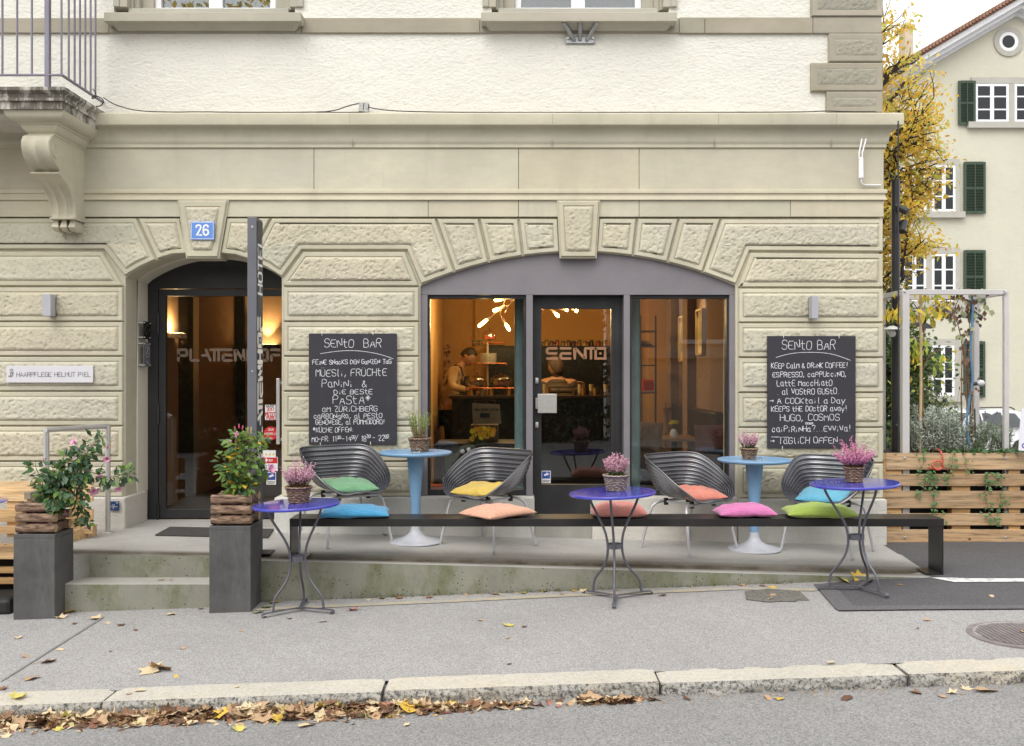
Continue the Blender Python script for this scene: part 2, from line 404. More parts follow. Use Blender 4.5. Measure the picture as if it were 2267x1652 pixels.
# ---------------------------------------------------------------- ground, road, kerb, terrace
random.seed(7)
YK, YKB, YT = 4.88, 5.09, 6.85       # kerb face, kerb back, terrace front
def zroad(X, Y): return zpave(X, 4.9) - 0.062 - 0.012 * max(0.0, min(3.0, 4.88 - Y)) * 0
def zground(X, Y):
    if Y <= YK: return zroad(X, Y)
    z = zpave(X, Y)
    k = smooth01(11.0, 17.0, Y)
    return z * (1 - k) + (-1.02) * k - 0.006
def ground_mesh():
    b = B()
    xs = [-600, -200, -60, -25, -12, -9] + [-8 + .5 * i for i in range(33)] + [9, 12, 25, 60, 200, 600]
    ys = [-600, -200, -60, -20, -9, -6, -3, 0, 2, 4, 4.8, 4.95, 5.05, 5.4, 6, 6.5, 6.85, 7.1, 7.4, 7.8, 8.1, 9, 10, 11, 12, 13, 14, 15, 16, 17, 20, 30, 60, 200, 900]
    n = len(xs)
    def zz(x, y):
        if y <= 4.95: return zroad(x, y) - .012
        return zground(x, y) - .012
    b.add([(x, y, zz(x, y)) for y in ys for x in xs], [(j * n + i, j * n + i + 1, (j + 1) * n + i + 1, (j + 1) * n + i) for j in range(len(ys) - 1) for i in range(n - 1)])
    return b
structure('ground', ground_mesh(), ASPH, smooth=60)

def sheet(xs, ys, zf, lift=0.0):
    b = B(); n = len(xs)
    return b.add([(x, y, zf(x, y) + lift) for y in ys for x in xs], [(j * n + i, j * n + i + 1, (j + 1) * n + i + 1, (j + 1) * n + i) for j in range(len(ys) - 1) for i in range(n - 1)])
XS = [-14 + .5 * i for i in range(57)]
structure('road', sheet(XS, [-4.6, -2, 0, 2, 3, 4, 4.5, 4.80, YK + .02], zroad, .004), ASPH_R, smooth=60)
structure('pavement', sheet(XS, [YKB - .02, 5.4, 5.8, 6.2, 6.6, 6.85, 7.0, 7.3, 7.6, 7.9, 8.2, 9, 10.5], lambda x, y: zpave(x, y), .004), ASPH, smooth=60)

def on_pave(px, py):                  # point of the pavement seen at photo position px, py
    Y = 6.5
    for _ in range(30):
        X = fx(px, Y); Y = (ZC - zpave(X, Y)) * F / (py - CY)
    return Vector((fx(px, Y), Y, zpave(fx(px, Y), Y)))
def poly_sheet(pts, lift, dens=.25):
    """flat painted or patched area following the pavement"""
    bm = bmesh.new()
    vs = [bm.verts.new((p[0], p[1], 0)) for p in pts]; bm.faces.new(vs)
    bmesh.ops.triangulate(bm, faces=bm.faces[:])
    for _ in range(3):
        es = [e for e in bm.edges if e.calc_length() > dens]
        if not es: break
        bmesh.ops.subdivide_edges(bm, edges=es, cuts=1)
        bmesh.ops.triangulate(bm, faces=bm.faces[:])
    b = B(); bm.verts.ensure_lookup_table()
    for f in bm.faces: f.normal_update()
    b.add([(v.co.x, v.co.y, zpave(v.co.x, v.co.y) + lift) for v in bm.verts],
          [tuple(v.index for v in (f.verts if f.normal.z > 0 else reversed(f.verts))) for f in bm.faces])
    bm.free(); return b
pp = lambda x, y: tuple(on_pave(x, y)[:2])
# newer asphalt of the driveway, lapping into the pavement
structure('driveway_asphalt', poly_sheet([pp(1802, 1297), pp(1848, 1350), pp(1858, 1356), pp(2000, 1354), pp(2267, 1352), (6.0, 6.32), (6.6, 8.6), (3.2, 8.6), (3.12, 8.05), (3.0, 6.86), (2.9, 6.84), pp(1935, 1283)], .009), ASPH_D)
structure('asphalt_seam', poly_sheet([pp(1802, 1297), pp(1848, 1350), pp(1858, 1356), pp(2000, 1354), pp(2267, 1352), pp(2267, 1344), pp(2000, 1345), pp(1890, 1346), pp(1858, 1312), pp(1835, 1296)], .013), ASPH_P)
structure('repair_patch', poly_sheet([pp(1648, 1312), pp(1700, 1306), pp(1770, 1311), pp(1792, 1332), pp(1768, 1331), pp(1762, 1335), pp(1735, 1334), pp(1700, 1336), pp(1652, 1330)], .009), asphalt_mat('coarse_patch', (.17, .16, .14), .9, 120))
YEL = mat('worn_yellow_road_paint', (.52, .38, .14), .85, 0, .3, 9, .2, 150)
b = poly_sheet([pp(505, 1350), pp(600, 1347), pp(1000, 1330), pp(1200, 1320), pp(1400, 1312), pp(1640, 1303), pp(1806, 1306), pp(1804, 1311), pp(1640, 1308), pp(1400, 1318), pp(1200, 1326), pp(1000, 1336), pp(600, 1353), pp(505, 1356)], .0085, .15)
t = NT('faded_yellow_line'); t.set(Roughness=.85)
t.base(t.mix(t.ramp(t.noise(14, 6, .75), [(.40, 0.0), (.66, .7)]), (.33, .315, .29), (.52, .41, .20)))
structure('yellow_line', b, t.m)
t = NT('worn_white_line'); t.set(Roughness=.8); t.base(t.mix(t.ramp(t.noise(9, 6, .7), [(.36, .25), (.5, 1.0)]), (.28, .27, .26), (.74, .74, .72)))
structure('white_line', poly_sheet([pp(2060, 1283), pp(2113, 1293), pp(2267, 1292), pp(2267, 1285), pp(2150, 1285), pp(2100, 1283)], .014, .2), t.m)
# seam running across the pavement at the left
structure('pavement_seam', poly_sheet([pp(0, 1512), pp(8, 1506), pp(220, 1372), pp(232, 1367), pp(228, 1371), pp(9, 1509)], .0085, .2), asphalt_mat('seam_asphalt', (.265, .258, .25)))

# granite kerb stones
kerb_joints = [-9.5, -7.6, -5.5, -3.9, fx(222, YK), fx(848, YK), fx(1462, YK), fx(2015, YK), 3.2, 4.9, 6.6, 8.6]
kr = thing('granite_kerb', 'long pale granite kerb of five visible stones along the road', 'kerb', (0, YK, 0))
for i in range(len(kerb_joints) - 1):
    x0, x1 = kerb_joints[i] + .006, kerb_joints[i + 1] - .006
    if i + 1 in (5, 7): x1 -= .008
    n = max(6, int((x1 - x0) / .05)); bt = B(); bf = B()
    rr = [(random.uniform(-.006, .006), random.uniform(-.004, .004)) for _ in range(2)]
    def top(u, v):
        x = x0 + (x1 - x0) * u; y = YK + .012 + (YKB - YK - .012) * v
        e = .012 * max(0, 1 - min(u, 1 - u) * (x1 - x0) / .03)
        return Vector((x, y + rr[0][1] * v, zpave(x, y) + .008 + rr[0][0] - e * .6 + .003 * noise.noise((x * 9, y * 9, 1))))
    bt.grid(top, n, 5)
    def face(u, v):
        x = x0 + (x1 - x0) * u
        zt = zpave(x, YK + .012) + .008 + rr[0][0]; zb = zroad(x, YK) - .03
        e = .012 * max(0, 1 - min(u, 1 - u) * (x1 - x0) / .03)
        w = smooth01(0, .25, v)
        return Vector((x, YK + .012 * (1 - w) + e + .016 * w * noise.noise((x * 14, v * 2.2, 3)) + .012 * w * noise.noise((x * 41, v * 5, 7)), zt + (zb - zt) * v))
    bf.grid(face, n * 2, 10)
    for xx, sgn in ((x0, 1), (x1, -1)):
        zt = zpave(xx, YK) + .0
        bf.add([(xx, YK + .01, zt), (xx, YKB, zt), (xx, YKB, zt - .12), (xx, YK + .01, zt - .12)], [(0, 1, 2, 3) if sgn < 0 else (3, 2, 1, 0)])
    st = part('kerb_stone', bt, GRAN_T, kr, smooth=40); 
    part('split_face', bf, GRAN_F, st, smooth=60)

# terrace slab with a shallow gutter along its edge, and two steps to the hotel door
b = B()
ysl = [YT, YT + .03, YT + .10, YT + .15, YT + .19, YT + .26, YT + .4, YT + .7, 7.9, 8.3]
gut = [0, 0, -.004, -.016, -.014, 0, 0, 0, 0, 0]
xsl = [fx(510, 6.95) + i * (3.16 - fx(510, 6.95)) / 40 for i in range(41)]
def ztop(x, y, g):
    d = smooth01(7.15, 6.85, y) * .02 * smooth01(-1.8, 2.6, x)
    return zterr(x) + g - d
def terrace_x(x, y):                  # slab ends in a slanted edge at the right
    xe = 3.0 + (y - 6.85) * .12
    return min(x, xe) if x > 2.0 else x
n = len(xsl)
b.add([(terrace_x(x, y), y, ztop(x, y, g)) for y, g in zip(ysl, gut) for x in xsl], [(j * n + i, j * n + i + 1, (j + 1) * n + i + 1, (j + 1) * n + i) for j in range(len(ysl) - 1) for i in range(n - 1)])
# landing in front of the door (no gutter)
LX0, LX1 = fx(199, 6.95), fx(510, 6.95)
b.slab([(-3.64, 8.3), (LX1, 8.3), (LX1, 6.95), (LX0, 6.95), (LX0 - .10, 6.86), (LX0 - .30, 6.84), (LX0 - .31, 7.1), (-3.64, 7.1)], lambda x, y: -.4, lambda x, y: zterr(x) + .0008)
b.box(-3.4, -1.85, 8.29, 8.72, -.4, .088)
tr = thing('concrete_terrace', 'raised concrete terrace slab with two steps up to the glass hotel door', 'terrace', (0, 7.5, 0))
t = NT('stained_gutter_concrete'); t.set(Roughness=.9)
_sx = t.n('ShaderNodeSeparateXYZ'); t.l(t.coord(), _sx.inputs[0]); _m = t.n('ShaderNodeMath', operation='ADD', i_1=.475); t.l(_sx.outputs[1], _m.inputs[0]); _a = t.n('ShaderNodeMath', operation='ABSOLUTE'); t.l(_m.outputs[0], _a.inputs[0])
c = t.ramp(t.noise(1.7, 6, .65), [(.28, (.34, .325, .30)), (.5, (.43, .415, .385)), (.72, (.48, .465, .44))])
c = t.mix(t.ramp(t.noise(110, 2), [(.3, .45), (.62, 0.0)]), c, (.2, .195, .18))
c = t.mix(t.mix(1.0, t.ramp(_a.outputs[0], [(.03, 1.0), (.15, 0.0)]), t.ramp(t.noise(4, 5, .7), [(.2, .5), (.6, 1.0)]), 'MULTIPLY'), c, (.075, .06, .035)); t.base(c); t.bump(t.noise(60, 3, .6, (3.0, .25, 1)), .3, .004)
part('terrace_top', b, t.m, tr, smooth=25)
b = B()
for i in range(n - 1):
    xa, xb = terrace_x(xsl[i], YT), terrace_x(xsl[i + 1], YT)
    if xb - xa < 1e-4: continue
    b.add([(xa, YT, ztop(xa, YT, 0)), (xb, YT, ztop(xb, YT, 0)), (xb, YT - .004, zpave(xb) - .05), (xa, YT - .004, zpave(xa) - .05)], [(0, 3, 2, 1)])
b.add([(LX1, 6.95, .09), (LX1, YT, ztop(LX1, YT, 0)), (LX1, YT, -.35), (LX1, 6.95, -.35)], [(0, 1, 2, 3)])
part('mossy_front_face', b, CONC_F, tr)
b = B()
b.add([(LX0, 6.949, zterr(LX0) - .001), (LX1, 6.949, zterr(LX1) - .001), (LX1, 6.946, -.09), (LX0, 6.946, -.09)], [(0, 3, 2, 1)])
part('step_riser', b, CONC_F, tr)
b = B(); b.box(LX0 - .10, LX1 + .02, 6.735, 6.96, -.45, -.079); part('step', b, CONC, tr, bevel=.006)
b = B(); b.add([(LX0 - .10, 6.734, -.084), (LX1, 6.734, -.084), (LX1, 6.730, -.45), (LX0 - .10, 6.730, -.45)], [(0, 3, 2, 1)]); part('step_riser', b, CONC_F, tr)
b = B(); b.slab([(LX0 - .002, 6.952), (LX0 - .10, 6.862), (LX0 - .104, 6.72), (LX0 - .32, 6.72), (LX0 - .32, 6.9)], lambda x, y: -.45, lambda x, y: zterr(x) - .003)
part('step_cheek', b, CONC_F, tr)
# ---------------------------------------------------------------- the cafe building
random.seed(11)
BL = thing('corner_building', 'large sandstone and cream building with an arched shop front and an arched hotel door', 'building', (0, YF, 0))
XL, XR = -6.4, fx(1957)               # facade from off frame to the right corner
Z482 = fz(481.5)
def arc_pts(x0, x1, y0, cxp, cyp, R, n=24):       # photo units -> metres, left to right
    a0 = math.atan2(-(y0 - cyp), x0 - cxp); a1 = math.atan2(-(y0 - cyp), x1 - cxp)
    return [(fx(cxp + R * cos(a0 + (a1 - a0) * i / n)), fz(cyp - R * sin(a0 + (a1 - a0) * i / n))) for i in range(n + 1)]
ARC1 = arc_pts(274, 622.5, 613.5, 448.5, 844.5, 288.5)
ARC2 = arc_pts(930, 1630, 632, 1280, 1423, 865)
YB = YF + .03                          # bottom of the joints
b = B()
b.prism([(XL, -.4), (ARC1[0][0], -.4), (ARC1[0][0], Z482), (XL, Z482)], YB, YF + .5)
b.prism([(ARC1[-1][0], -.4), (ARC2[0][0], -.4), (ARC2[0][0], Z482), (ARC1[-1][0], Z482)], YB, YF + .5)
b.prism([(ARC2[-1][0], -.4), (XR - .03, -.4), (XR - .03, Z482), (ARC2[-1][0], Z482)], YB, YF + .5)
b.prism(ARC1 + [(ARC1[-1][0], Z482), (ARC1[0][0], Z482)], YB, YF + .5)
b.prism(ARC2 + [(ARC2[-1][0], Z482), (ARC2[0][0], Z482)], YB, YF + .5)
part('ground_floor_wall', b, STONE, BL)

def offset_poly(P, d):                # P counter-clockwise, positive d shrinks
    n = len(P); out = []
    for i in range(n):
        p0, p1, p2 = Vector(P[i - 1]), Vector(P[i]), Vector(P[(i + 1) % n])
        e1 = (p1 - p0).normalized(); e2 = (p2 - p1).normalized()
        n1 = Vector((-e1.y, e1.x)); n2 = Vector((-e2.y, e2.x))
        m = n1 + n2; k = 1 / max(.35, 1 + n1.dot(n2))
        out.append(p1 + m * d * k)
    return out
def dist_edge(p, P):
    best = 9
    n = len(P)
    for i in range(n):
        a, c = P[i], P[(i + 1) % n]; e = c - a; t = max(0, min(1, (p - a).dot(e) / max(1e-9, e.length_squared)))
        best = min(best, (p - a - e * t).length)
    return best
def rough_panel(b, P, y0, depth, step=.0105, amp=1.0):
    P = [Vector(p) for p in P]
    zs = [p.y for p in P]; z0, z1 = min(zs) + 1e-4, max(zs) - 1e-4
    nr = max(3, int((z1 - z0) / step)); rows = []
    n = len(P)
    for j in range(nr + 1):
        z = z0 + (z1 - z0) * j / nr; xs = []
        for i in range(n):
            a, c = P[i], P[(i + 1) % n]
            if (a.y <= z) != (c.y <= z): xs.append(a.x + (c.x - a.x) * (z - a.y) / (c.y - a.y))
        xs.sort(); rows.append((z, [(xs[k], xs[k + 1]) for k in range(0, len(xs) - 1, 2)]))
    groups = []; i = 0
    while i < len(rows):
        k = len(rows[i][1]); j = i
        while j + 1 < len(rows) and len(rows[j + 1][1]) == k and (k != 1 or j == i or max(abs(rows[j + 1][1][0][0] - rows[j][1][0][0]), abs(rows[j + 1][1][0][1] - rows[j][1][0][1])) < .05): j += 1
        groups.append((i, j, k)); i = j + 1
    for gi, (i, j, k) in enumerate(groups):
        for q in range(k):
          if True:
            rr = [(z, iv[q]) for z, iv in rows[i:j + 1]]
            strips = [rr] if len(rr) > 1 else []
            if gi > 0:                               # join to every part of the row below
                zp, ivs = rows[i - 1]
                for p0, p1 in ivs:
                    a0, a1 = max(p0, rr[0][1][0]), min(p1, rr[0][1][1])
                    if a1 > a0: strips.append([(zp, (a0, a1)), (rr[0][0], (a0, a1))])
          for rr in strips:
            w = max(x1 - x0 for _, (x0, x1) in rr); nc = max(2, int(w / step))
            vs = []
            for z, (x0, x1) in rr:
                for c in range(nc + 1):
                    x = x0 + (x1 - x0) * c / nc; p = Vector((x, z))
                    d = smooth01(0, .016, dist_edge(p, P))
                    h = noise.noise((x * 46, z * 66, 1.7)); g = noise.noise((x * 11, z * 14, 5.1)); f = noise.noise((x * 80, z * 95, 2.2))
                    pit = -max(0, -.05 - h) * .019
                    vs.append((x, y0 - d * (depth + amp * (.003 * g + pit + .0025 * f)), z))
            m = nc + 1
            b.add(vs, [(r * m + c, r * m + c + 1, (r + 1) * m + c + 1, (r + 1) * m + c) for r in range(len(rr) - 1) for c in range(nc)])
def rust(bm, br, pts, inset=.046, joint=.010, proud=0.0, depth=.014, photo=True):
    P = [(fx(x), fz(y)) for x, y in pts] if photo else pts
    n = len(P)
    a = sum(P[i][0] * P[(i + 1) % n][1] - P[(i + 1) % n][0] * P[i][1] for i in range(n))
    if a < 0: P = P[::-1]
    P = [Vector(p) for p in P]
    y = YF - proud
    L = [(offset_poly(P, .003), YB + .004), (offset_poly(P, .004), y + .016), (offset_poly(P, joint + .003), y), (offset_poly(P, inset - .008), y), (offset_poly(P, inset), y + .008)]
    vs = [(p.x, yy, p.y) for poly, yy in L for p in poly]; fs = []
    for k in range(len(L) - 1):
        for i in range(n): fs.append((k * n + i, k * n + (i + 1) % n, (k + 1) * n + (i + 1) % n, (k + 1) * n + i))
    bm.add(vs, fs)
    rough_panel(br, L[-1][0], y + .008, depth + .008)
bm, br = B(), B()
cj = [635, 712, 789, 866.5, 943.5, 1022, 1101]              # course joints
for i in range(6):
    rust(bm, br, [(-560, cj[i]), (273, cj[i]), (273, cj[i + 1]), (-560, cj[i + 1])])
    rust(bm, br, [(626, cj[i]), (928.5, cj[i]), (928.5, cj[i + 1]), (626, cj[i + 1])])
    k = 2.5 + i * .2
    rust(bm, br, [(1634, cj[i] + k), (1957, cj[i] + k), (1957, cj[i + 1] + k), (1634, cj[i + 1] + k)])
# springers with their slanted seats
rust(bm, br, [(-560, 556), (227, 556), (274, 634), (-560, 634)])
rust(bm, br, [(670, 557), (898, 557), (929, 634), (626, 634), (625, 620)])
rust(bm, br, [(1662, 559), (1957, 561), (1957, 637), (1634, 637), (1633, 632)])
def arc_y(x, c, R): return c[1] - sqrt(R * R - (x - c[0]) ** 2)
a1 = lambda x: (x, arc_y(x, (448.5, 844.5), 288.5)); a2 = lambda x: (x, arc_y(x, (1280, 1423), 865))
rust(bm, br, [(-560, 482), (301, 482), a1(345), a1(310), (275.5, 612), (229, 553), (-560, 553)])
rust(bm, br, [(601, 482), (963.5, 483), a2(1006), a2(968), (931.5, 630), (900, 554), (668, 554), (623.5, 614), a1(588), a1(553)])
rust(bm, br, [(1597.5, 484), (1957, 484), (1957, 558), (1660, 556), (1629.5, 630), a2(1592), a2(1556)])
# voussoirs
rust(bm, br, [(303, 482), (399, 482), (415, 562), a1(380), a1(346.5)])
rust(bm, br, [(501, 482), (599, 482), a1(551.5), a1(520), (487, 562)])
for xt0, xt1, xb0, xb1 in ((965, 1059, 1007, 1082), (1061, 1147, 1083.5, 1157), (1149, 1235.5, 1158.5, 1239.5), (1325.5, 1409.5, 1320, 1400.5), (1411.5, 1502.5, 1402, 1477), (1504.5, 1596, 1479, 1555)):
    rust(bm, br, [(xt0, 483), (xt1, 483.5), a2(xb1), a2((xb0 + xb1) / 2), a2(xb0)])
rust(bm, br, [(1234, 445), (1327, 445), (1319.5, 571), (1240, 571)], proud=.035, inset=.05)
rust(bm, br, [(395, 444), (507, 444), (485.5, 571.5), (414.5, 571.5)], proud=.035, inset=.06)
part('stone_margins', bm, STONE, BL, smooth=30)
part('picked_stone_faces', br, STONE_R, BL, smooth=60)
# bodies of the two key stones, deep enough to close the soffit
for q in ([(1234, 445), (1327, 445), (1319.5, 571), (1240, 571)], [(395, 444), (507, 444), (485.5, 571.5), (414.5, 571.5)]):
    part('keystone', B().prism([(fx(x), fz(y)) for x, y in offset_poly([Vector(p) for p in q], -1)], YF - .016, YF + .2), STONE, BL)

# mouldings: a profile pushed along x, mitred round the right corner
def moulding(b, prof, x0, x1, ret=5.6, y0=YF):
    n = len(prof); vs = []
    for (p, z) in prof: vs.append((x0, y0 - p, z))
    for (p, z) in prof: vs.append((x1 + p, y0 - p, z))
    for (p, z) in prof: vs.append((x1 + p, y0 + ret, z))
    fs = [(k * n + i, k * n + i + 1, (k + 1) * n + i + 1, (k + 1) * n + i) for k in range(2) for i in range(n - 1)]
    b.add(vs, fs)
Z = fz
def slabs(b, xs, ytop, ybot, yoff, gap=.004):
    for i in range(len(xs) - 1):
        b.box(xs[i] + gap / 2, xs[i + 1] - gap / 2, YF - yoff, YF + .3, Z(ybot), Z(ytop))
xe = XR
b = B(); slabs(b, [XL, fx(180), fx(501), fx(948), fx(1148), fx(1415), fx(1750), xe], 443, 480, .002)
part('frieze_band', b, STONE, BL, bevel=.003)
b = B(); slabs(b, [XL, fx(183), fx(695), fx(1148), fx(1415), xe], 328, 420, .0)
part('frieze', b, STONE, BL, bevel=.003)
PZ = lambda L: [(p, fz(y, YF - max(0, p))) for p, y in L]
b = B(); moulding(b, PZ([(-.2, 419), (.016, 419), (.020, 421), (.020, 427.5), (.010, 429), (.008, 432), (.012, 437), (.020, 440), (.020, 442.5), (-.2, 442.5)]), XL, xe)
part('string_moulding', b, STONE, BL, smooth=35)
cove = [(.030 + .05 * (1 - cos(pi / 2 * k / 8)), 312 - 30 * sin(pi / 2 * k / 8)) for k in range(9)]
b = B()
moulding(b, PZ([(-.2, 328), (.010, 328), (.016, 326), (.016, 320), (.024, 316), (.028, 313.5)] + cove + [(.088, 281.2), (.118, 276), (.120, 274.5), (.120, 252), (.112, 249.8)]) + [(-.2, fz(249.8, YF - .112) + .012)], XL, xe)
part('cornice', b, STONE, BL, smooth=30)
JOINT = mat('mortar', (.33, .28, .24), .9)
for xj in (780, 1222, 1584, 1842): part('cornice_joint', B().box(fx(xj) - .002, fx(xj) + .002, YF - .1205, YF - .05, fz(274.5, YF - .12), fz(251, YF - .12)), JOINT, BL)
for xj in (782, 1222, 1580, 1838): part('cornice_joint', B().box(fx(xj) - .002, fx(xj) + .002, YF - .033, YF - .02, Z(327), Z(310)), JOINT, BL)

# upper storey
YU = YF + .05
wins = [(320, 597), (1140, 1428)]
ZS, ZT, ZTOP = 4.50, 6.25, 7.4
b = B()
edges = [XL] + [fx(v) for w in ((247, 650), (1088, 1483)) for v in w] + [xe - .01]
for i in (0, 2, 4): b.box(edges[i], edges[i + 1], YU, YF + .5, Z(260), ZTOP)
for i in (1, 3):
    b.box(edges[i], edges[i + 1], YU, YF + .5, Z(260), Z(66)); b.box(edges[i], edges[i + 1], YU, YF + .5, ZT + .2, ZTOP)
part('rendered_upper_wall', b, PLASTER, BL)
b = B(); slabs(b, [XL, fx(238), fx(652), fx(666)], 37, 70, -.028)
slabs(b, [fx(666), fx(1062)], 37, 70, -.026); slabs(b, [fx(1062), fx(1505)], 37, 70, -.030); slabs(b, [fx(1505), fx(1562), fx(1802), xe - .006], 36, 71, -.024)
part('sill_course', b, STONE_Q, BL, bevel=.004)
for (a, c), (s0, s1) in zip(wins, ((227.5, 665), (1065, 1500))):
    w = part('window', B().box(fx(a) - .01, fx(c) + .01, YF + .30, YF + .44, ZS, ZT), mat('dark_room', (.03, .027, .024), .9), BL)
    b = B()
    x0, x1 = fx(a), fx(c); xm = (x0 + x1) / 2; fr = .024
    yf0, yf1 = YF + .235, YF + .29
    for (p, q) in ((x0, x0 + .055), (x1 - .055, x1), (xm - .06, xm + .06)): b.box(p, q, yf0, yf1, ZS + .004, ZT)
    for (p, q) in ((x0 + .055, xm - .06), (xm + .06, x1 - .055)):
        b.box(p, q, yf0 + .004, yf1, ZS + .004, ZS + .075); b.box(p, q, yf0 + .004, yf1, ZT - .07, ZT)
    part('window_frame', b, WHITE, w, bevel=.005)
    b = B()
    for (p, q) in ((x0 + .055, xm - .06), (xm + .06, x1 - .055)): b.box(p, q, yf0 + .03, yf0 + .036, ZS + .07, ZT - .07)
    part('pane', b, GLASS_UP, w)
    b = B()
    jw = fx(a) - fx(a - 72)
    for sx, d in ((x0, -1), (x1, 1)):
        for k, (o0, o1, yy) in enumerate(((0, .10, YF + .20), (.10, .14, YF + .14), (.14, .16, YF + .10), (.16, .225, YF + .03), (.225, .275, YF + .02))):
            xa, xb = sx + d * o0, sx + d * o1
            b.box(min(xa, xb), max(xa, xb), yy, YF + .42, ZS + .002, ZT + .1 + o1 * .4)
    b.box(x0, x1, YF + .12, YF + .40, ZT, ZT + .2)
    part('stone_surround', b, STONE_SILL, w, bevel=.004)
    b = B(); X0, X1 = fx(s0, 7.98), fx(s1, 7.98)
    za_, zm_ = fz(27, YF - .1), fz(45, YF - .1)
    b.box(X0, X1, YF - .10, YF + .30, zm_ - .008, za_); b.box(X0 + .14, X1 - .14, YF + .06, YF + .42, za_ - .01, ZS + .002)
    lo = Z(67)
    v = [(X0 + .03, YF - .07, zm_), (X1 - .03, YF - .07, zm_), (X1 - .075, YF + .0, lo), (X0 + .075, YF + .0, lo), (X0 + .03, YF + .2, zm_), (X1 - .03, YF + .2, zm_), (X1 - .075, YF + .2, lo), (X0 + .075, YF + .2, lo)]
    b.add(v, [(0, 3, 2, 1), (0, 4, 7, 3), (1, 2, 6, 5), (3, 7, 6, 2), (0, 1, 5, 4)])
    part('window_sill', b, STONE_SILL, w, bevel=.004)
# curtain and lamp arm behind the right-hand window
# quoins at the corner
bm, br = B(), B()
def quoin(x0, y0, x1, y1, n):
    xa, xb, za, zb = fx(x0), xe, fz(y1), fz(y0)
    P = [Vector(p) for p in ((xa, za), (xb, za), (xb, zb), (xa, zb))]
    y = YF + .012
    L = [(offset_poly(P, .001), YU + .02), (offset_poly(P, .002), y + .008), (offset_poly(P, .010), y), (offset_poly(P, .050), y), (offset_poly(P, .054), y + .002)]
    vs = [(p.x, yy, p.y) for poly, yy in L for p in poly]
    bm.add(vs, [(k * 4 + i, k * 4 + (i + 1) % 4, (k + 1) * 4 + (i + 1) % 4, (k + 1) * 4 + i) for k in range(4) for i in range(4)])
    rough_panel(br, L[-1][0], y + .002, .006, .012, .9)
for q in ((1797, -150, 1957, -84), (1836, -84, 1957, -28), (1797, -30, 1957, 35), (1836, 72, 1957, 136), (1797, 137, 1957, 201), (1831, 201, 1957, 249.5)): quoin(*q, 0)
part('quoin_margins', bm, STONE_Q, BL, smooth=30); part('quoin_faces', br, STONE_QR, BL, smooth=60)

# plinth
b = B()
yp = YF - .055
def plinth(x0, x1, y0=yp, zt=None): b.box(x0, x1, y0, YF + .45, -.45, Z(1100) if zt is None else zt)
plinth(XL, fx(273) + .035); plinth(fx(607, 8.05), fx(930) - .003); plinth(fx(930), fx(1183) - .0, yp + .01); plinth(fx(1310), fx(1630), yp + .01); plinth(fx(1630) + .003, fx(1964, 8.05), yp, Z(1104))
part('plinth', b, PLINTH, BL, bevel=.012)
b = B(); b.box(fx(1183), fx(1310), YF - .03, YF + .5, -.4, Z(1163)); part('door_step', b, CONC, BL, bevel=.006)
# smooth plaster lining of the hotel door recess
b = B()
inner = [ARC1[0]] + ARC1 + [ARC1[-1]]
inner = [(ARC1[0][0] + .012, Z(1100))] + [(x + (.012 if i == 0 else (-.012 if i == len(ARC1) - 1 else 0)), z - .012) for i, (x, z) in enumerate(ARC1)] + [(ARC1[-1][0] - .012, Z(1100))]
n = len(inner)
b.add([(x, YF + .27, z) for x, z in inner] + [(x, YF + .56, z) for x, z in inner] + [(x + (.02 if i == n - 1 else (-.02 if i == 0 else 0)), YF + .27, z + .02) for i, (x, z) in enumerate(inner)],
      [(i, i + 1, n + i + 1, n + i) for i in range(n - 1)] + [(i, 2 * n + i, 2 * n + i + 1, i + 1) for i in range(n - 1)])
part('recess_lining', b, PLASTER_F, BL, smooth=40)
# plain outer walls: side, back, roof
b = B()
b.box(XR - .35, XR - .004, YF + .5, 15.0, -1.2, Z(328)); b.box(XR - .35, XR - .012, YF + .5, 15.0, Z(250), ZTOP)
b.box(XL, XR - .35, 14.8, 15.0, -1.2, ZTOP); b.box(XL, XR - .35, YF + .5, 14.8, 3.05, 3.2); b.box(XL - .3, XR + .3, YF - .3, 15.2, ZTOP, ZTOP + .15)
b.box(XL, XL + .2, YF + .5, 14.8, -1.2, ZTOP)
part('plain_side_walls', b, PLASTER, BL)
# side return courses so that the corner reads as built stone
bm, br = B(), B()
for i in range(6):
    b_ = bm
    z0, z1 = fz(cj[i + 1] + 3), fz(cj[i] + 3)
    bm.box(XR - .02, XR + .002, YF + .012, 14.9, z0 + .012, z1 - .012)
part('side_courses', bm, STONE, BL, bevel=.008)
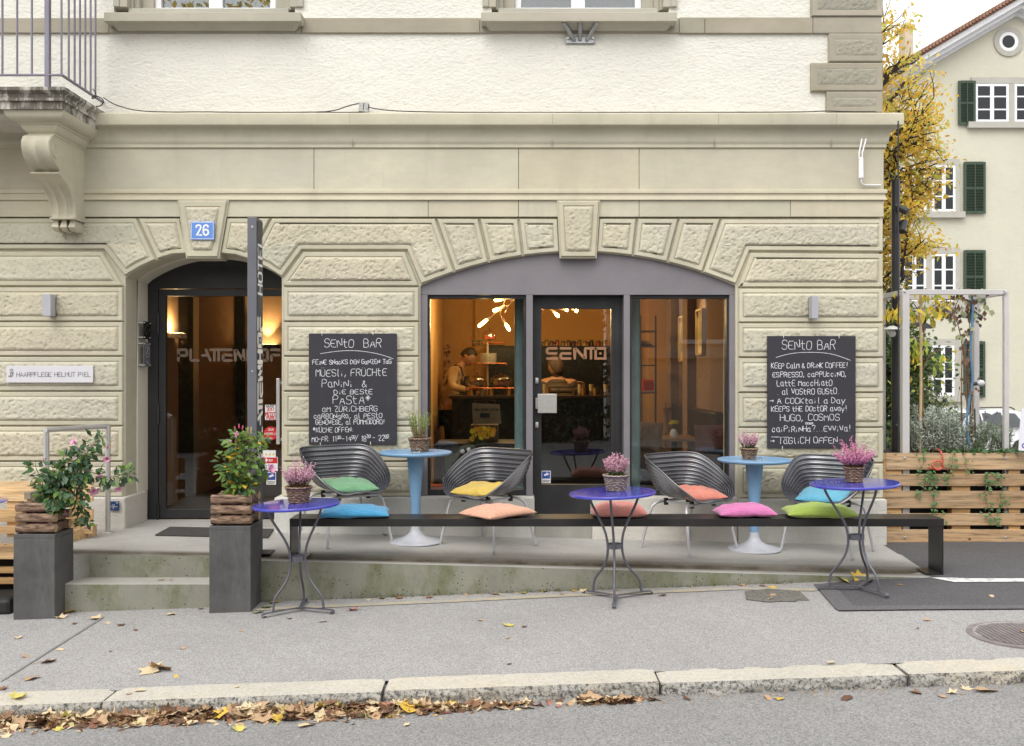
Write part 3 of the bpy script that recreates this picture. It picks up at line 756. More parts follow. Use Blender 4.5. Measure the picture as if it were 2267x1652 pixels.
# ---------------------------------------------------------------- lettering: single-stroke alphabets
GL = {
 'A': "00,26,40;12,32", 'B': "00,06,36,44,33,03;33,42,41,30,00", 'C': "45,36,16,05,01,10,30,41", 'D': "00,06,26,44,42,20,00", 'E': "46,06,00,40;03,33",
 'F': "46,06,00;03,33", 'G': "45,36,16,05,01,10,30,41,43,23", 'H': "00,06;40,46;03,43", 'I': "20,26", 'J': "46,41,30,10,01", 'K': "00,06;46,03,40", 'L': "06,00,40",
 'M': "00,06,23,46,40", 'N': "00,06,40,46", 'O': "16,05,01,10,30,41,45,36,16", 'P': "00,06,36,45,44,33,03", 'Q': "16,05,01,10,30,41,45,36,16;22,40", 'R': "00,06,36,45,44,33,03;23,40",
 'S': "45,36,16,05,04,13,33,42,41,30,10,01", 'T': "06,46;26,20", 'U': "06,01,10,30,41,46", 'V': "06,20,46", 'W': "06,10,24,30,46", 'X': "00,46;06,40", 'Y': "06,23,46;23,20", 'Z': "06,46,00,40",
 'a': "34,14,03,01,10,30;34,31,40", 'c': "33,24,14,03,01,10,20,31", 'd': "33,24,14,03,01,10,20,31;36,30", 'e': "02,32,33,24,14,03,01,10,30", 'i': "22,20;24,24", 'l': "26,21,30", 'n': "00,04;03,14,24,33,30",
 'o': "14,03,01,10,20,31,33,24,14", 's': "33,24,14,03,12,22,31,20,10,01", 't': "16,11,20,30;04,34", 'u': "04,01,10,20,31;34,30", 'w': "04,10,22,30,44", 'y': "04,20;44,20,1m", 'h': "06,00;03,14,24,33,30", 'r': "04,00;03,14,24", 'g': "33,24,14,03,01,10,20,31;34,3l,1m",
 'v': "04,20,44",
 '0': "16,05,01,10,30,41,45,36,16", '1': "15,26,20", '2': "05,16,36,45,44,00,40", '3': "06,46,24,43,41,30,10,01", '4': "30,36,02,42", '5': "46,06,03,33,42,41,30,00", '6': "46,15,02,10,30,41,42,33,13,02", '7': "06,46,10", '8': "13,05,16,36,45,33,13,01,10,30,41,33", '9': "43,33,13,05,16,36,45,43,30",
 '.': "10,10", ',': "11,0l", '!': "26,22;20,20", '?': "05,16,36,45,34,22;20,20", '&': "40,15,26,35,02,10,20,42", '*': "13,35;15,33;04,44;26,22", ':': "11,11;14,14", '-': "03,33", '/': "00,46", '>': "03,43;34,43,32", "'": "26,25",
}
def glyph(ch):
    um = ch in 'ÄÖÜäöü'
    base = {'Ä': 'A', 'Ö': 'O', 'Ü': 'U', 'ä': 'a', 'ö': 'o', 'ü': 'u'}.get(ch, ch)
    out = []
    cv = lambda c: -1 if c == 'l' else (-2 if c == 'm' else int(c))
    for st in GL[base].split(';'): out.append([(cv(p[0]), cv(p[1])) for p in st.split(',')])
    if um:
        h = 7.4 if base.isupper() else 5.3
        out += [[(1, h), (1.1, h)], [(3, h), (3.1, h)]]
    return out
WID = {'I': 2.4, 'i': 2.4, 'l': 2.6, '.': 1.8, ',': 1.8, '!': 2.6, ':': 2, "'": 2, '1': 3, 't': 3.4, 'r': 3}
def chaikin(P, it=1):
    for _ in range(it):
        if len(P) < 3: return P
        Q = [P[0]]
        for i in range(len(P) - 1):
            a, c = P[i], P[i + 1]
            if i > 0: Q.append((a[0] * .75 + c[0] * .25, a[1] * .75 + c[1] * .25))
            if i < len(P) - 2: Q.append((a[0] * .25 + c[0] * .75, a[1] * .25 + c[1] * .75))
        Q.append(P[-1]); P = Q
    return P
def write(b, txt, x, y, h, O, U, V, N, w, width=None, wob=0.0, gap=1.3, slant=0.0, th=.0015, asp=.78, rise=0.0, rnd=random):
    """one line of single-stroke writing starting at x, y (metres in the plane), capital height h"""
    adv = [(WID.get(c, 4) + gap) if c != ' ' else 3.4 for c in txt]
    k = h / 6; kx = k * asp
    if width: kx = width / max(.1, sum(adv) - gap)
    cx = 0
    for c, a in zip(txt, adv):
        if c != ' ':
            off = (rnd.uniform(-wob, wob), rnd.uniform(-wob, wob)); sc = 1 + rnd.uniform(-wob, wob) * .35; sh_ = rnd.uniform(-wob, wob) * .25
            x0 = 1.0 if c in 'Iil!' else 0
            for st in glyph(c):
                P = [((cx + (p[0] - x0) + off[0] + p[1] * (slant + sh_)) * kx + x, (p[1] * sc + off[1]) * k + y + rise * cx * kx) for p in st]
                b.stroke(chaikin(P, 1) if wob else P, w, O, U, V, N, th)
        cx += a
LOGO = {  # heavy rounded logo letters, height 4, one list of strokes and a width each
 'S': ([[(3.2, 4), (.2, 4), (0, 3.8), (0, 2.2), (.2, 2), (3.2, 2)], [(0, 0), (3.2, 0)]], 3.2), 'E': ([[(0, 4), (3.2, 4)], [(3.2, 2), (.2, 2), (0, 1.8), (0, .2), (.2, 0), (3.2, 0)]], 3.2),
 'N': ([[(0, 0), (0, 4), (.3, 4), (3.0, 0), (3.2, 0), (3.2, 4)]], 3.2), 'T': ([[(-1.4, 4), (1.6, 4)], [(0, 4), (0, 0)]], .2), 'O': ([[(0, .2), (0, 3.8), (.2, 4), (3.0, 4), (3.2, 3.8), (3.2, .2), (3.0, 0), (.2, 0), (0, .2)]], 3.2),
 'P': ([[(0, 0), (0, 4), (3, 4), (3.2, 3.8), (3.2, 2), (3, 1.8), (0, 1.8)]], 3.2), 'L': ([[(0, 4), (0, .2), (.2, 0), (3, 0)]], 3.0), 'A': ([[(0, 1.9), (2.0, 1.9)], [(1.4, 4), (3.1, 0)]], 3.1), 'H': ([[(0, 0), (0, 4)], [(0, 2), (3, 2)], [(3, 0), (3, 4)]], 3.0), 'F': ([[(0, 0), (0, 1.8), (.2, 2), (3, 2)], [(0, 4), (3, 4)]], 3.0),
}
def logo(b, seq, x, y, h, width, O, U, V, N, w, th=.0015):
    gap = 1.5; tot = sum(LOGO[c][1] for c in seq) + gap * (len(seq) - 1); kx = width / tot; k = h / 4; cx = 0
    for c in seq:
        for st in LOGO[c][0]: b.stroke([((p[0] + cx) * kx + x, p[1] * k + y) for p in st], w, O, U, V, N, th)
        if c == 'O': b.stroke([((1.55 + cx) * kx + x, 2 * k + y), ((1.65 + cx) * kx + x, 2 * k + y)], w * .8, O, U, V, N, th)
        cx += LOGO[c][1] + gap
EX, EY, EZ = Vector((1, 0, 0)), Vector((0, 1, 0)), Vector((0, 0, 1))
CHALK = mat('chalk_marker', (.70, .70, .73), .85, 0, .30, 45)
FROST = mat('frosted_letter_film', (.13, .085, .055), .6, 0, .04)
CREAML = mat('cream_letters', (.85, .80, .68), .6, 0, .03)

# ---------------------------------------------------------------- shop front under the wide arch
yw = YF + .055
def px(x): return fx(x, yw)
def pz(y): return fz(y, yw)
b = B()
arc = [(x * yw / YF, ZC + (z - ZC) * yw / YF + .02) for x, z in ARC2]
b.prism(arc + [(px(1630) + .02, pz(652.6)), (px(930) - .02, pz(652.6))], yw, yw + .06)
fr = part('shop_front', b, FRAME, BL)
b = B()
for x0, x1 in ((925, 946.5), (1165, 1179.5), (1381, 1394.5), (1615, 1636)):
    b.box(px(x0), px(x1), yw - .004, yw + .10, pz(1099), pz(653.3))
part('mullion', b, FRAME, fr, bevel=.002)
b = B()
for x0, x1 in ((946.5, 1165), (1394.5, 1615)):
    b = B(); b.box(px(x0), px(x1), yw + .02, yw + .09, pz(1099), pz(1085)); b.box(px(x0), px(x0) + .018, yw + .03, yw + .12, pz(1085), pz(653.3)); b.box(px(x1) - .018, px(x1), yw + .03, yw + .12, pz(1085), pz(653.3)); b.box(px(x0) + .018, px(x1) - .018, yw + .03, yw + .12, pz(660), pz(653.3)); part('inner_frame', b, DARKM2, fr, bevel=.002)
for x0, x1 in ((946.5, 1165), (1394.5, 1615)):
    b = B(); b.box(px(x0) + .01, px(x1) - .01, yw + .05, yw + .056, pz(1086), pz(654)); part('pane', b, GLASS, fr)
# shop door
yd = YF + .16
dx = lambda x: fx(x, yd); dz = lambda y: fz(y, yd)
b = B()
b.box(dx(1178), dx(1198.5), yd, yd + .06, dz(1160), dz(646)); b.box(dx(1353), dx(1383), yd, yd + .06, dz(1160), dz(646))
b.box(dx(1198.5), dx(1353), yd, yd + .06, dz(683.5), dz(646)); b.box(dx(1198.5), dx(1353), yd, yd + .06, dz(1160), dz(1073))
b.box(dx(1360), dx(1361), yd - .003, yd, dz(1160), dz(660)); b.box(dx(1371), dx(1372.5), yd - .008, yd, dz(1160), dz(650))
b.box(px(1179.5), px(1183.5), yw + .1, yd, dz(1160), dz(650)); b.box(px(1377), px(1381), yw + .1, yd, dz(1160), dz(650))
sd = part('shop_door', b, DARKM2, BL, bevel=.002)
b = B(); b.box(dx(1198), dx(1354), yd + .026, yd + .032, dz(1074), dz(683)); part('pane', b, GLASS, sd)
b = B(); b.box(dx(1189.8), dx(1231.8), yd - .07, yd - .05, dz(914), dz(872)); b.box(dx(1185), dx(1194), yd - .05, yd, dz(905), dz(881)); part('door_handle', b, mat('satin_aluminium_plate', (.55, .54, .51), .42, .75, .06, 40, .05, 300), sd, bevel=.003)
b = B()
for yy, rr_ in ((843, 1.9), (941, 1.7)):
    b = B(); c = at(1188.5, yy, yd - .012); b.lathe([(.014, 0), (.014, .012)], 16, c, Matrix.Rotation(radians(90), 3, 'X'), True)
    b.box(c.x - .014, c.x + .014, yd - .012, yd, c.z - .024, c.z + .024); part('lock', b, INOX, sd, bevel=.003)
b = B()
O = at(1212, 794, yd + .0255)
xs0, xs1 = dx(1211.5), dx(1340.5); zz0, zz1 = dz(793.8), dz(771.2); h = zz1 - zz0; W = xs1 - xs0
O = Vector((xs0, yd + .0255, zz0)); wS = h * .235
segs = [[(.0 + .16, 1), (.02, 1), (0, .93), (0, .57), (.02, .5), (.16, .5)], [(0, 0), (.17, 0)], [(.235, 1), (.40, 1)], [(.40, .5), (.25, .5), (.235, .43), (.235, .07), (.25, 0), (.40, 0)], [(.475, 0), (.475, 1), (.49, 1), (.645, 0), (.655, 0), (.655, 1)], [(.655, 1), (1.0, 1), (1.0, 0), (.835, 0), (.835, 1)], [(.755, 1), (.755, 0)], [(.914, .5), (.920, .5)]]
for s_ in segs: b.stroke([(p[0] * W, p[1] * h) for p in s_], wS, O, EX, EZ, -EY)
part('lettering', b, mat('copper_letter_film', (.30, .15, .075), .6, 0, .03), sd)

def sticker_cam(b_w, b_b, b_l, x0, x1, y0, y1, Y):
    """blue camera-surveillance sticker"""
    X0, X1, Z0, Z1 = fx(x0, Y), fx(x1, Y), fz(y1, Y), fz(y0, Y); h = Z1 - Z0; w = X1 - X0
    b_w.box(X0, X1, Y - .001, Y, Z0, Z1); b_b.box(X0 + w * .07, X1 - w * .07, Y - .002, Y - .001, Z0 + h * .37, Z1 - h * .05)
    O = Vector((X0, Y - .002, Z0))
    b_l.stroke([(w * .36, h * .66), (w * .70, h * .74)], w * .20, O, EX, EZ, -EY, .0006); b_l.stroke([(w * .54, h * .72), (w * .60, h * .92)], w * .06, O, EX, EZ, -EY, .0006)
BLUE = mat('signal_blue_film', (.02, .07, .32), .5, 0, .03); STICKW = mat('white_film', (.78, .78, .78), .5, 0, .03); INK = mat('black_print', (.03, .03, .035), .7, 0, .05); REDF = mat('red_film', (.58, .02, .025), .5, 0, .04)
def surveillance(name, label, x0, x1, y0, y1, Y):
    w_, b_, l_ = B(), B(), B(); sticker_cam(w_, b_, l_, x0, x1, y0, y1, Y)
    t = thing(name, label, 'sticker', at((x0 + x1) / 2, y1, Y))
    part('sheet', w_, STICKW, t); part('blue_field', b_, BLUE, t); part('camera_symbol', l_, STICKW, t)
    i = B(); O = at(x0, y1, Y - .001); W = fx(x1, Y) - fx(x0, Y)
    write(i, "Videoüberwachung".upper(), W * .08, W * .25, W * .09, O, EX, EZ, -EY, W * .017, W * .84, th=.0006); write(i, "ZU IHRER SICHERHEIT", W * .08, W * .10, W * .09, O, EX, EZ, -EY, W * .017, W * .8, th=.0006)
    part('print', i, INK, t)
surveillance('surveillance_sticker', 'blue and white camera sticker low on the bar door glass', 1198.8, 1219, 1042.5, 1069.8, yd + .0255)

# ---------------------------------------------------------------- hotel door in the small arch
yh = YF + .50
hx = lambda x: fx(x, yh); hz = lambda y: fz(y, yh)
XHL, XHR = ARC1[0][0] + .012, ARC1[-1][0] - .012
b = B()
arc = [(max(XHL, min(XHR, x)), z - .012) for x, z in ARC1]
zt = hz(639)
b.prism(arc + [(XHR, zt), (XHL, zt)], yh - .004, yh + .06)
b.box(XHL, hx(350), yh - .004, yh + .06, .085, zt)
part('door_surround', b, DARKM, BL)
b = B()
b.box(hx(351), hx(366.5), yh, yh + .05, .10, zt - .006); b.box(hx(637), XHR, yh, yh + .05, .10, zt - .006)
b.box(hx(366.5), hx(637), yh, yh + .05, hz(655.5), zt - .006); b.box(hx(366.5), hx(637), yh, yh + .05, .10, hz(1128))
hd = part('hotel_door', b, DARKM, BL, bevel=.003)
b = B(); b.box(hx(366), hx(638), yh + .02, yh + .026, hz(1129), hz(655)); part('pane', b, glass('door_glass', (.84, .84, .82), 1.6), hd)
b = B()
for y0, y1 in ((692, 738), (894, 940), (1114, 1150)): b.tube([at(349.5, y0, yh - .014), at(349.5, y1, yh - .014)], .013, 10); b.tube([at(349.5, (y0 + y1) / 2 - .6, yh - .014), at(349.5, (y0 + y1) / 2 + .6, yh - .014)], .0145, 10)
part('hinge', b, DARKM2, hd, smooth=40)
b = B(); Yh = yh - .07
b.box(fx(611.5, Yh), fx(619, Yh), Yh, Yh + .03, fz(984, Yh), fz(838, Yh))
for yy in (848, 974): b.box(fx(613, Yh), fx(626, Yh), Yh + .03, yh, fz(yy + 3, Yh), fz(yy - 3, Yh))
part('door_handle', b, INOX, hd, bevel=.003)
b = B(); O = Vector((hx(393.5), yh + .0195, hz(798))); h = hz(774.5) - hz(798)
logo(b, "PLATTENHOF", 0, 0, h, hx(617) - hx(393.5), O, EX, EZ, -EY, h * .25); part('lettering', b, FROST, hd)
# stickers on the hotel door glass
Y = yh + .0195
t = thing('guide_sticker', 'square red and white sticker of the year 2017 on the hotel door glass', 'sticker', at(598, 930, Y))
b = B(); b.box(fx(587, Y), fx(610, Y), Y - .001, Y, fz(930, Y), fz(896.5, Y)); part('sheet', b, STICKW, t)
b = B(); O = at(587, 930, Y - .001); k = F / Y
write(b, "2017", 3.5 / k, 20 / k, 7 / k, O, EX, EZ, -EY, 1.3 / k, 16.5 / k, th=.0006); write(b, "petit".upper(), 1.5 / k, 9.5 / k, 7 / k, O, EX, EZ, -EY, 1.9 / k, 20 / k, th=.0006); write(b, "FUTE", 4 / k, 1.5 / k, 6.5 / k, O, EX, EZ, -EY, 1.9 / k, 17 / k, th=.0006); part('red_print', b, REDF, t)
b = B(); write(b, "ETABLISSEMENT", 2 / k, 31 / k, 1.8 / k, O, EX, EZ, -EY, .4 / k, 19 / k, th=.0006); write(b, "RECOMMANDE", 2 / k, 28.4 / k, 1.8 / k, O, EX, EZ, -EY, .4 / k, 17 / k, th=.0006); part('dark_print', b, INK, t)
t = thing('round_sticker', 'round red sticker of the year 2018 beside the hotel door handle', 'sticker', at(598, 975, Y))
b = B(); b.lathe([(0, 0), (15.5 / k, 0), (15.5 / k, .001)], 32, at(599.5, 959.5, Y), Matrix.Rotation(radians(90), 3, 'X')); part('disc', b, REDF, t)
b = B(); O = at(584, 975, Y - .001); write(b, "2018", 9.5 / k, 21.5 / k, 4.6 / k, O, EX, EZ, -EY, .8 / k, 12 / k, th=.0006); write(b, "MICHELIN", 2.2 / k, 12.5 / k, 4.4 / k, O, EX, EZ, -EY, .8 / k, 27 / k, th=.0006); write(b, "MICHELIN", 11 / k, 4 / k, 2 / k, O, EX, EZ, -EY, .45 / k, 9 / k, th=.0006); b.stroke([(7 / k, 6 / k), (9 / k, 4.4 / k), (10.4 / k, 4.6 / k)], 1.2 / k, O, EX, EZ, -EY, .0006); part('white_print', b, STICKW, t)
t = thing('star_plate', 'white and red hotel classification plate with yellow stars on the door glass', 'sticker', at(598, 1043, Y))
b = B(); b.box(fx(577, Y), fx(610.5, Y), Y - .001, Y, fz(1015, Y), fz(997, Y)); b.box(fx(577, Y), fx(615, Y), Y - .0014, Y, fz(1043, Y), fz(1012, Y)); part('sheet', b, STICKW, t)
b = B(); b.box(fx(578, Y), fx(614, Y), Y - .0022, Y - .0014, fz(1026, Y), fz(1013, Y)); part('red_band', b, REDF, t)
b = B(); O = at(577, 1043, Y - .0015); write(b, "HOTEL", 2 / k, 6 / k, 7 / k, O, EX, EZ, -EY, .9 / k, 31 / k, th=.0004); part('dark_print', b, INK, t)
b = B(); O = at(577, 1043, Y - .0022); b.stroke([(9 / k, 24 / k), (16 / k, 24 / k)], 2.6 / k, O, EX, EZ, -EY, .0004); b.stroke([(12.5 / k, 20.5 / k), (12.5 / k, 27.5 / k)], 2.6 / k, O, EX, EZ, -EY, .0005); write(b, "2017", 18 / k, 21.5 / k, 4.5 / k, O, EX, EZ, -EY, .8 / k, 8.5 / k, th=.0004); part('white_print', b, STICKW, t)
b = B()
for q in range(4):
    cx_, cy_ = (4.5 + q * 8), 37; P = []
    for s_ in range(11): an = pi / 2 + s_ * pi / 5; r_ = (3.6 if s_ % 2 == 0 else 1.5); P.append((cx_ + r_ * cos(an), cy_ + r_ * sin(an)))
    O = at(577, 1043, Y); b.prism([(O.x + p[0] / k, O.z + p[1] / k) for p in P[:10]], Y - .0019, Y - .001)
part('star', b, mat('yellow_print', (.75, .50, .03), .6, 0, .03), t)
surveillance('surveillance_sticker', 'blue and white camera sticker at the foot of the stickers on the hotel door', 590, 611, 1045.5, 1073, Y)
# small plates on the recess jamb, facing right
for (name, label, y0, y1, c, Ym) in (('black_nameplate', 'small black glass nameplate with gold ring on the door jamb', 712, 751, mat('black_glass_plate', (.012, .012, .012), .1, 0, .05), 8.42), ('grey_nameplate', 'tall grey nameplate with white letter Z on the door jamb', 758, 812, mat('grey_glass_plate', (.17, .165, .19), .2, 0, .05), 8.42)):
    Xp = ARC1[0][0] + .012
    z0, z1 = fz(y1, Ym), fz(y0, Ym); t = thing(name, label, 'nameplate', (Xp, Ym, z0))
    Ya, Yb = Ym - .06, Ym + .09
    b = B(); b.box(Xp + .05, Xp + .056, Ya, Yb, z0, z1); part('plate', b, c, t, bevel=.001)
    b = B()
    for yy in (Ya + .012, Yb - .012):
        for z in (z0 + .014, z1 - .014): b.tube([(Xp, yy, z), (Xp + .062, yy, z)], .006, 8)
    part('standoff', b, INOX, t, smooth=40)
    b = B(); O = Vector((Xp + .056, Ya, z0)); h = z1 - z0; w = Yb - Ya
    if 'black' in name:
        b.stroke([(w * .5 + w * .3 * cos(a), h * .52 + w * .3 * sin(a)) for a in [radians(60 + 12 * q) for q in range(17)]], .003, O, EY, EZ, EX); b.stroke([(w * .82, h * .50), (w * .86, h * .58)], .008, O, EY, EZ, EX); part('emblem', b, mat('gold_print', (.45, .33, .10), .4, .5), t)
    else:
        b.stroke([(w * .5 + w * .36 * cos(a), h * .66 + h * .26 * sin(a)) for a in [2 * pi * q / 24 for q in range(25)]], .002, O, EY, EZ, EX); write(b, "Z", w * .36, h * .54, h * .25, O, EY, EZ, EX, .005, w * .28); b.stroke([(w * .3, h * .22), (w * .55, h * .20)], .003, O, EY, EZ, EX); b.stroke([(w * .5, h * .15), (w * .8, h * .13)], .003, O, EY, EZ, EX); part('emblem', b, WHITE, t)

# ---------------------------------------------------------------- rooms behind the glass
WARMW = mat('ochre_wall_paint', (.54, .32, .12), .8, 0, .05, 2); TANW = mat('tan_wall_paint', (.50, .33, .20), .8, 0, .05, 2); DKW = mat('black_panelling', (.012, .010, .009), .5, 0, .3, 4)
DARKWOOD = mat('dark_oak_floor', (.06, .04, .028), .5, 0, .2, 3)
b = B(); b.box(-1.15, 2.12, YF + .5, 13.1, .02, .04); b.box(-3.45, -1.6, YF + .58, 12.0, .06, .085); part('interior_floor', b, DARKWOOD, BL)
b = B()
b.box(-1.15, -1.05, YF + .5, 13.0, 0, 3.05); b.box(-1.15, 2.15, 13.0, 13.1, 0, 3.05); b.box(-1.05, 2.05, YF + .52, 13.0, 2.95, 3.05)
b.box(-.98, -.92, 10.4, 12.9, 0, 3.0); b.box(-.50, 2.05, 12.94, 13.0, .0, 3.0); b.box(1.75, 2.05, 12.3, 12.95, 0, 3)
part('bar_wall', b, WARMW, BL)
b = B(); b.box(2.05, 2.15, YF + .5, 13.0, 0, 3.05); b.box(1.95, 2.05, 10.68, 10.98, 0, 2.95); b.box(1.95, 2.05, 11.78, 12.1, 0, 2.95); b.box(1.90, 2.05, 9.3, 12.9, 2.5, 2.95); part('picture_wall', b, plaster_mat('taupe_reflection_plaster', (.27, .195, .15), False, .9, .5), BL)  # taupe tone and added pilasters imitate the reflected house and lit stripes
b = B(); b.box(-1.05, 2.05, YF + .5, YF + .62, 2.07, 2.95); b.box(-1.05, -.985, 9.5, 9.58, 0, 2.9); part('dark_beam', b, DKW, BL)
b = B(); b.box(-3.5, -3.4, YF + .56, 9.78, 0, 3.0); b.box(-3.5, -3.4, 10.42, 12.0, 0, 3.0); b.box(-3.5, -3.4, 9.78, 10.42, 2.22, 3.0); b.box(-3.4, -1.6, 11.8, 11.9, 0, 3.0); b.box(-1.7, -1.6, YF + .56, 11.8, 0, 3.0); b.box(-3.4, -1.6, YF + .6, 11.8, 2.9, 3.0)
part('lobby_wall', b, TANW, BL)
b = B(); b.box(-3.6, -3.46, 9.75, 10.45, 0, 2.25); b.box(-3.38, -3.28, 11.74, 11.8, 0, 2.9); part('dark_doorway', b, DKW, BL)
def point(name, loc, e, col=(1, .66, .31), r=.04):
    d = bpy.data.lights.new(name, 'POINT'); d.energy = e; d.color = col; d.shadow_soft_size = r; o = bpy.data.objects.new(name, d); COL.objects.link(o); o.location = loc; return o
def spot(name, loc, to, e, ang=50, col=(1, .66, .30), r=.03, blend=.6):
    d = bpy.data.lights.new(name, 'SPOT'); d.energy = e; d.color = col; d.shadow_soft_size = r; d.spot_size = radians(ang); d.spot_blend = blend
    o = bpy.data.objects.new(name, d); COL.objects.link(o); o.location = loc; o.rotation_euler = (Vector(to) - Vector(loc)).to_track_quat('-Z', 'Y').to_euler(); return o
GLOWE = emit('lamp_glow', (1.0, .72, .32), 9.0)
for i, (label, x0, x1, y0, y1, z, lx, ly) in enumerate((('white bar sconce glowing upward on the left lobby wall', -3.40, -3.26, 9.45, 9.62, 1.745, -3.33, 9.53), ('small uplight sconce on the yellow lobby back wall', -3.10, -2.86, 11.66, 11.80, 1.70, -3.0, 11.70))):
    t = thing('wall_sconce', label, 'wall lamp', ((x0 + x1) / 2, (y0 + y1) / 2, z), 'sconces in the lobby')
    b = B(); b.box(x0, x1, y0, y1, z, z + .05); part('housing', b, WHITE if i == 0 else DARKM, t, bevel=.004)
    b = B(); b.box(x0 + .02, x1 - .02, y0 + .02, y1 - .02, z + .0505, z + .053); part('lamp_face', b, GLOWE, t)
    if i == 0: point('sconce_light', (lx, ly, z + .12), 3.5)
    else: spot('sconce_light', (lx, ly + .02, z + .06), (lx, 11.82, z + 1.0), 26, 75)

# filament lamps on a branching black pendant
CUP = mat('bronze_lamp_socket', (.10, .06, .035), .35, .8, .2)
BULB = emit('filament_glow', (1.0, .60, .16), 26.0)
def pendant(label, Y, ends, stems, watt=5.0):
    t = thing('branch_pendant', label, 'pendant lamp', at(*stems[0][0], Y), 'pendant lamps over the bar')
    b = B()
    for s_ in stems: b.tube([at(p[0], p[1], Y) for p in s_], .006, 6)
    part('stem', b, CUP, t, smooth=60)
    for (a, c) in ends:
        P, Q = at(*a, Y), at(*c, Y); d = (Q - P).normalized()
        s_ = part('socket', B().tube([P - d * .005, P + d * .07], .019, 10), CUP, t, smooth=40)
        part('bulb', B().tube([P + d * .07, P + d * .085, P + d * .10, Q - d * .02, Q - d * .006, Q], [.010, .016, .018, .018, .013, .004], 10), BULB, s_, smooth=60)
        point('bulb_light', (P + Q) / 2 - EY * .06, watt, r=.03)
Yp = 11.0
c1 = lambda x, y: (920.9 + x * .1429, 637.5 + y * .1429)
pendant('branching bronze pendant lamp with long glowing tubes over the cake stand', Yp, [(c1(1440, 160), c1(1210, 195)), (c1(1375, 285), c1(1190, 360)), (c1(1180, 430), c1(965, 602)), (c1(1340, 480), c1(1455, 668)), (c1(1460, 195), c1(1700, 165))],
        [[(1122, 560), c1(1420, 175)], [c1(1390, 170), c1(1300, 400), c1(1345, 490)], [c1(1560, 150), c1(1440, 270), c1(1370, 285)], [c1(1440, 270), c1(1210, 400), c1(1160, 440)], [c1(1440, 270), c1(1380, 390)]])
c3 = lambda x, y: (1157.0 + x * .17155, 637.5 + y * .17155)
pendant('branching bronze pendant lamp seen at the top of the bar door', Yp + .5, [(c3(360, 270), c3(472, 375)), (c3(480, 262), c3(570, 285)), (c3(610, 262), c3(688, 294)), (c3(300, 255), c3(245, 272))], [[(1230, 560), c3(420, 240)], [c3(290, 255), c3(420, 240), c3(620, 260)], [c3(345, 262), c3(420, 240)]], 3.2)

# bar furniture
BLACKC = mat('black_bar_front', (.010, .009, .009), .35, 0, .3, 3, .05, 60)
b = B(); b.box(-.70, 1.25, 11.2, 11.75, .04, 1.10); t = thing('bar_counter', 'long black bar counter behind the shop windows', 'counter', (.3, 11.5, .04)); part('counter_front', b, BLACKC, t)
b = B(); b.box(-.73, 1.28, 11.15, 11.8, 1.10, 1.135); part('counter_top', b, mat('dark_walnut', (.030, .018, .011), .35, 0, .2), t, bevel=.004)
b = B()
for q in range(12): b.box(-.66 + q * .16, -.655 + q * .16, 11.192, 11.2, .1, 1.05)
part('panel_joint', b, DKW, t)
t = thing('back_bar', 'black back bar with a shelf top lined with jars', 'shelf', (.5, 12.8, .04)); part('cabinet', B().box(-.32, 1.45, 12.6, 12.94, .04, 1.74), BLACKC, t); part('shelf_top', B().box(-.34, 1.47, 12.58, 12.94, 1.74, 1.757), DKW, t)
JC = [mat('jar_%s' % n, c, .25, 0, .2, 30) for n, c in (('olive', (.16, .13, .05)), ('brown', (.14, .06, .025)), ('red', (.32, .06, .03)), ('amber', (.36, .20, .06)), ('plum', (.06, .03, .03)))]
LIDM = mat('jar_lid_black', (.03, .028, .026), .4)
jar0 = {}
for i, xj in enumerate((268, 310, 372, 412, 445, 522, 562, 596, 655, 698, 733, 800, 840, 890, 975, 1022, 1065)):
    c = at(c3(xj, 0)[0], 800, 12.66); z = 1.7575; k = i * 3 % 5
    r = .024 + .004 * ((i * 7) % 3); h = .055 + .012 * ((i * 5) % 3)
    t = thing('preserve_jar', 'small preserve jar in the row on top of the back bar', 'jar', (c.x, 12.66, z), 'jars on the back bar')
    part('glass_body', B().lathe([(0, z), (r, z), (r, z + h * .7), (r * .8, z + h * .8)], 12, (c.x, 12.66, 0)), JC[k], t, smooth=50); part('lid', B().lathe([(r * .85, z + h * .78), (r * .85, z + h), (0, z + h)], 12, (c.x, 12.66, 0)), LIDM, t, smooth=40)

# tiered cake stand with domes, plates and a lidded jar
COPPER = mat('copper_rail', (.45, .14, .07), .3, .9, .1); CLEAR = glass('clear_glassware', (.88, .82, .72), 1.9); SPONGE = mat('chocolate_cake', (.07, .03, .015), .7, 0, .2, 40)
Ys = 11.42
t = thing('tiered_stand', 'three tier steel serving stand with copper rails on the bar', 'serving stand', at(1079.5, 874, Ys))
part('pole', B().tube([(at(1079.5, 0, Ys).x, Ys, 1.135), at(1079.5, 757, Ys)], .013, 12), INOX, t, smooth=60)
for (xa, xb, yy) in ((1045, 1117, 763), (1038, 1121, 808), (1032, 1137, 862)):
    A, C = at(xa, yy, Ys), at(xb, yy, Ys)
    tp = part('tray', B().box(A.x, C.x, Ys - .14, Ys + .14, A.z - .012, A.z - .006), CLEAR, t)
    b = B(); zz = A.z + .018; P = [(A.x, Ys - .15, zz), (C.x, Ys - .15, zz), (C.x, Ys + .15, zz), (A.x, Ys + .15, zz), (A.x, Ys - .15, zz)]
    for q in range(4): b.tube([P[q], P[q + 1]], .005, 6)
    for q in P[:4]: b.tube([q, (q[0], q[1], A.z - .012)], .005, 6)
    part('rail', b, COPPER, tp, smooth=60)
pl = thing('plate_stack', 'tall stack of white plates on the middle tray', 'plates', at(1081, 807.5, Ys - .02))
b = B(); c = at(1081, 807, Ys - .02); z = c.z
for q in range(11): b.lathe([(0, z + .004), (.06, z + .003), (.100, z + .0085), (.100, z + .0105), (.06, z + .006), (0, z + .006)], 24, (c.x, c.y, 0)); z += .0120
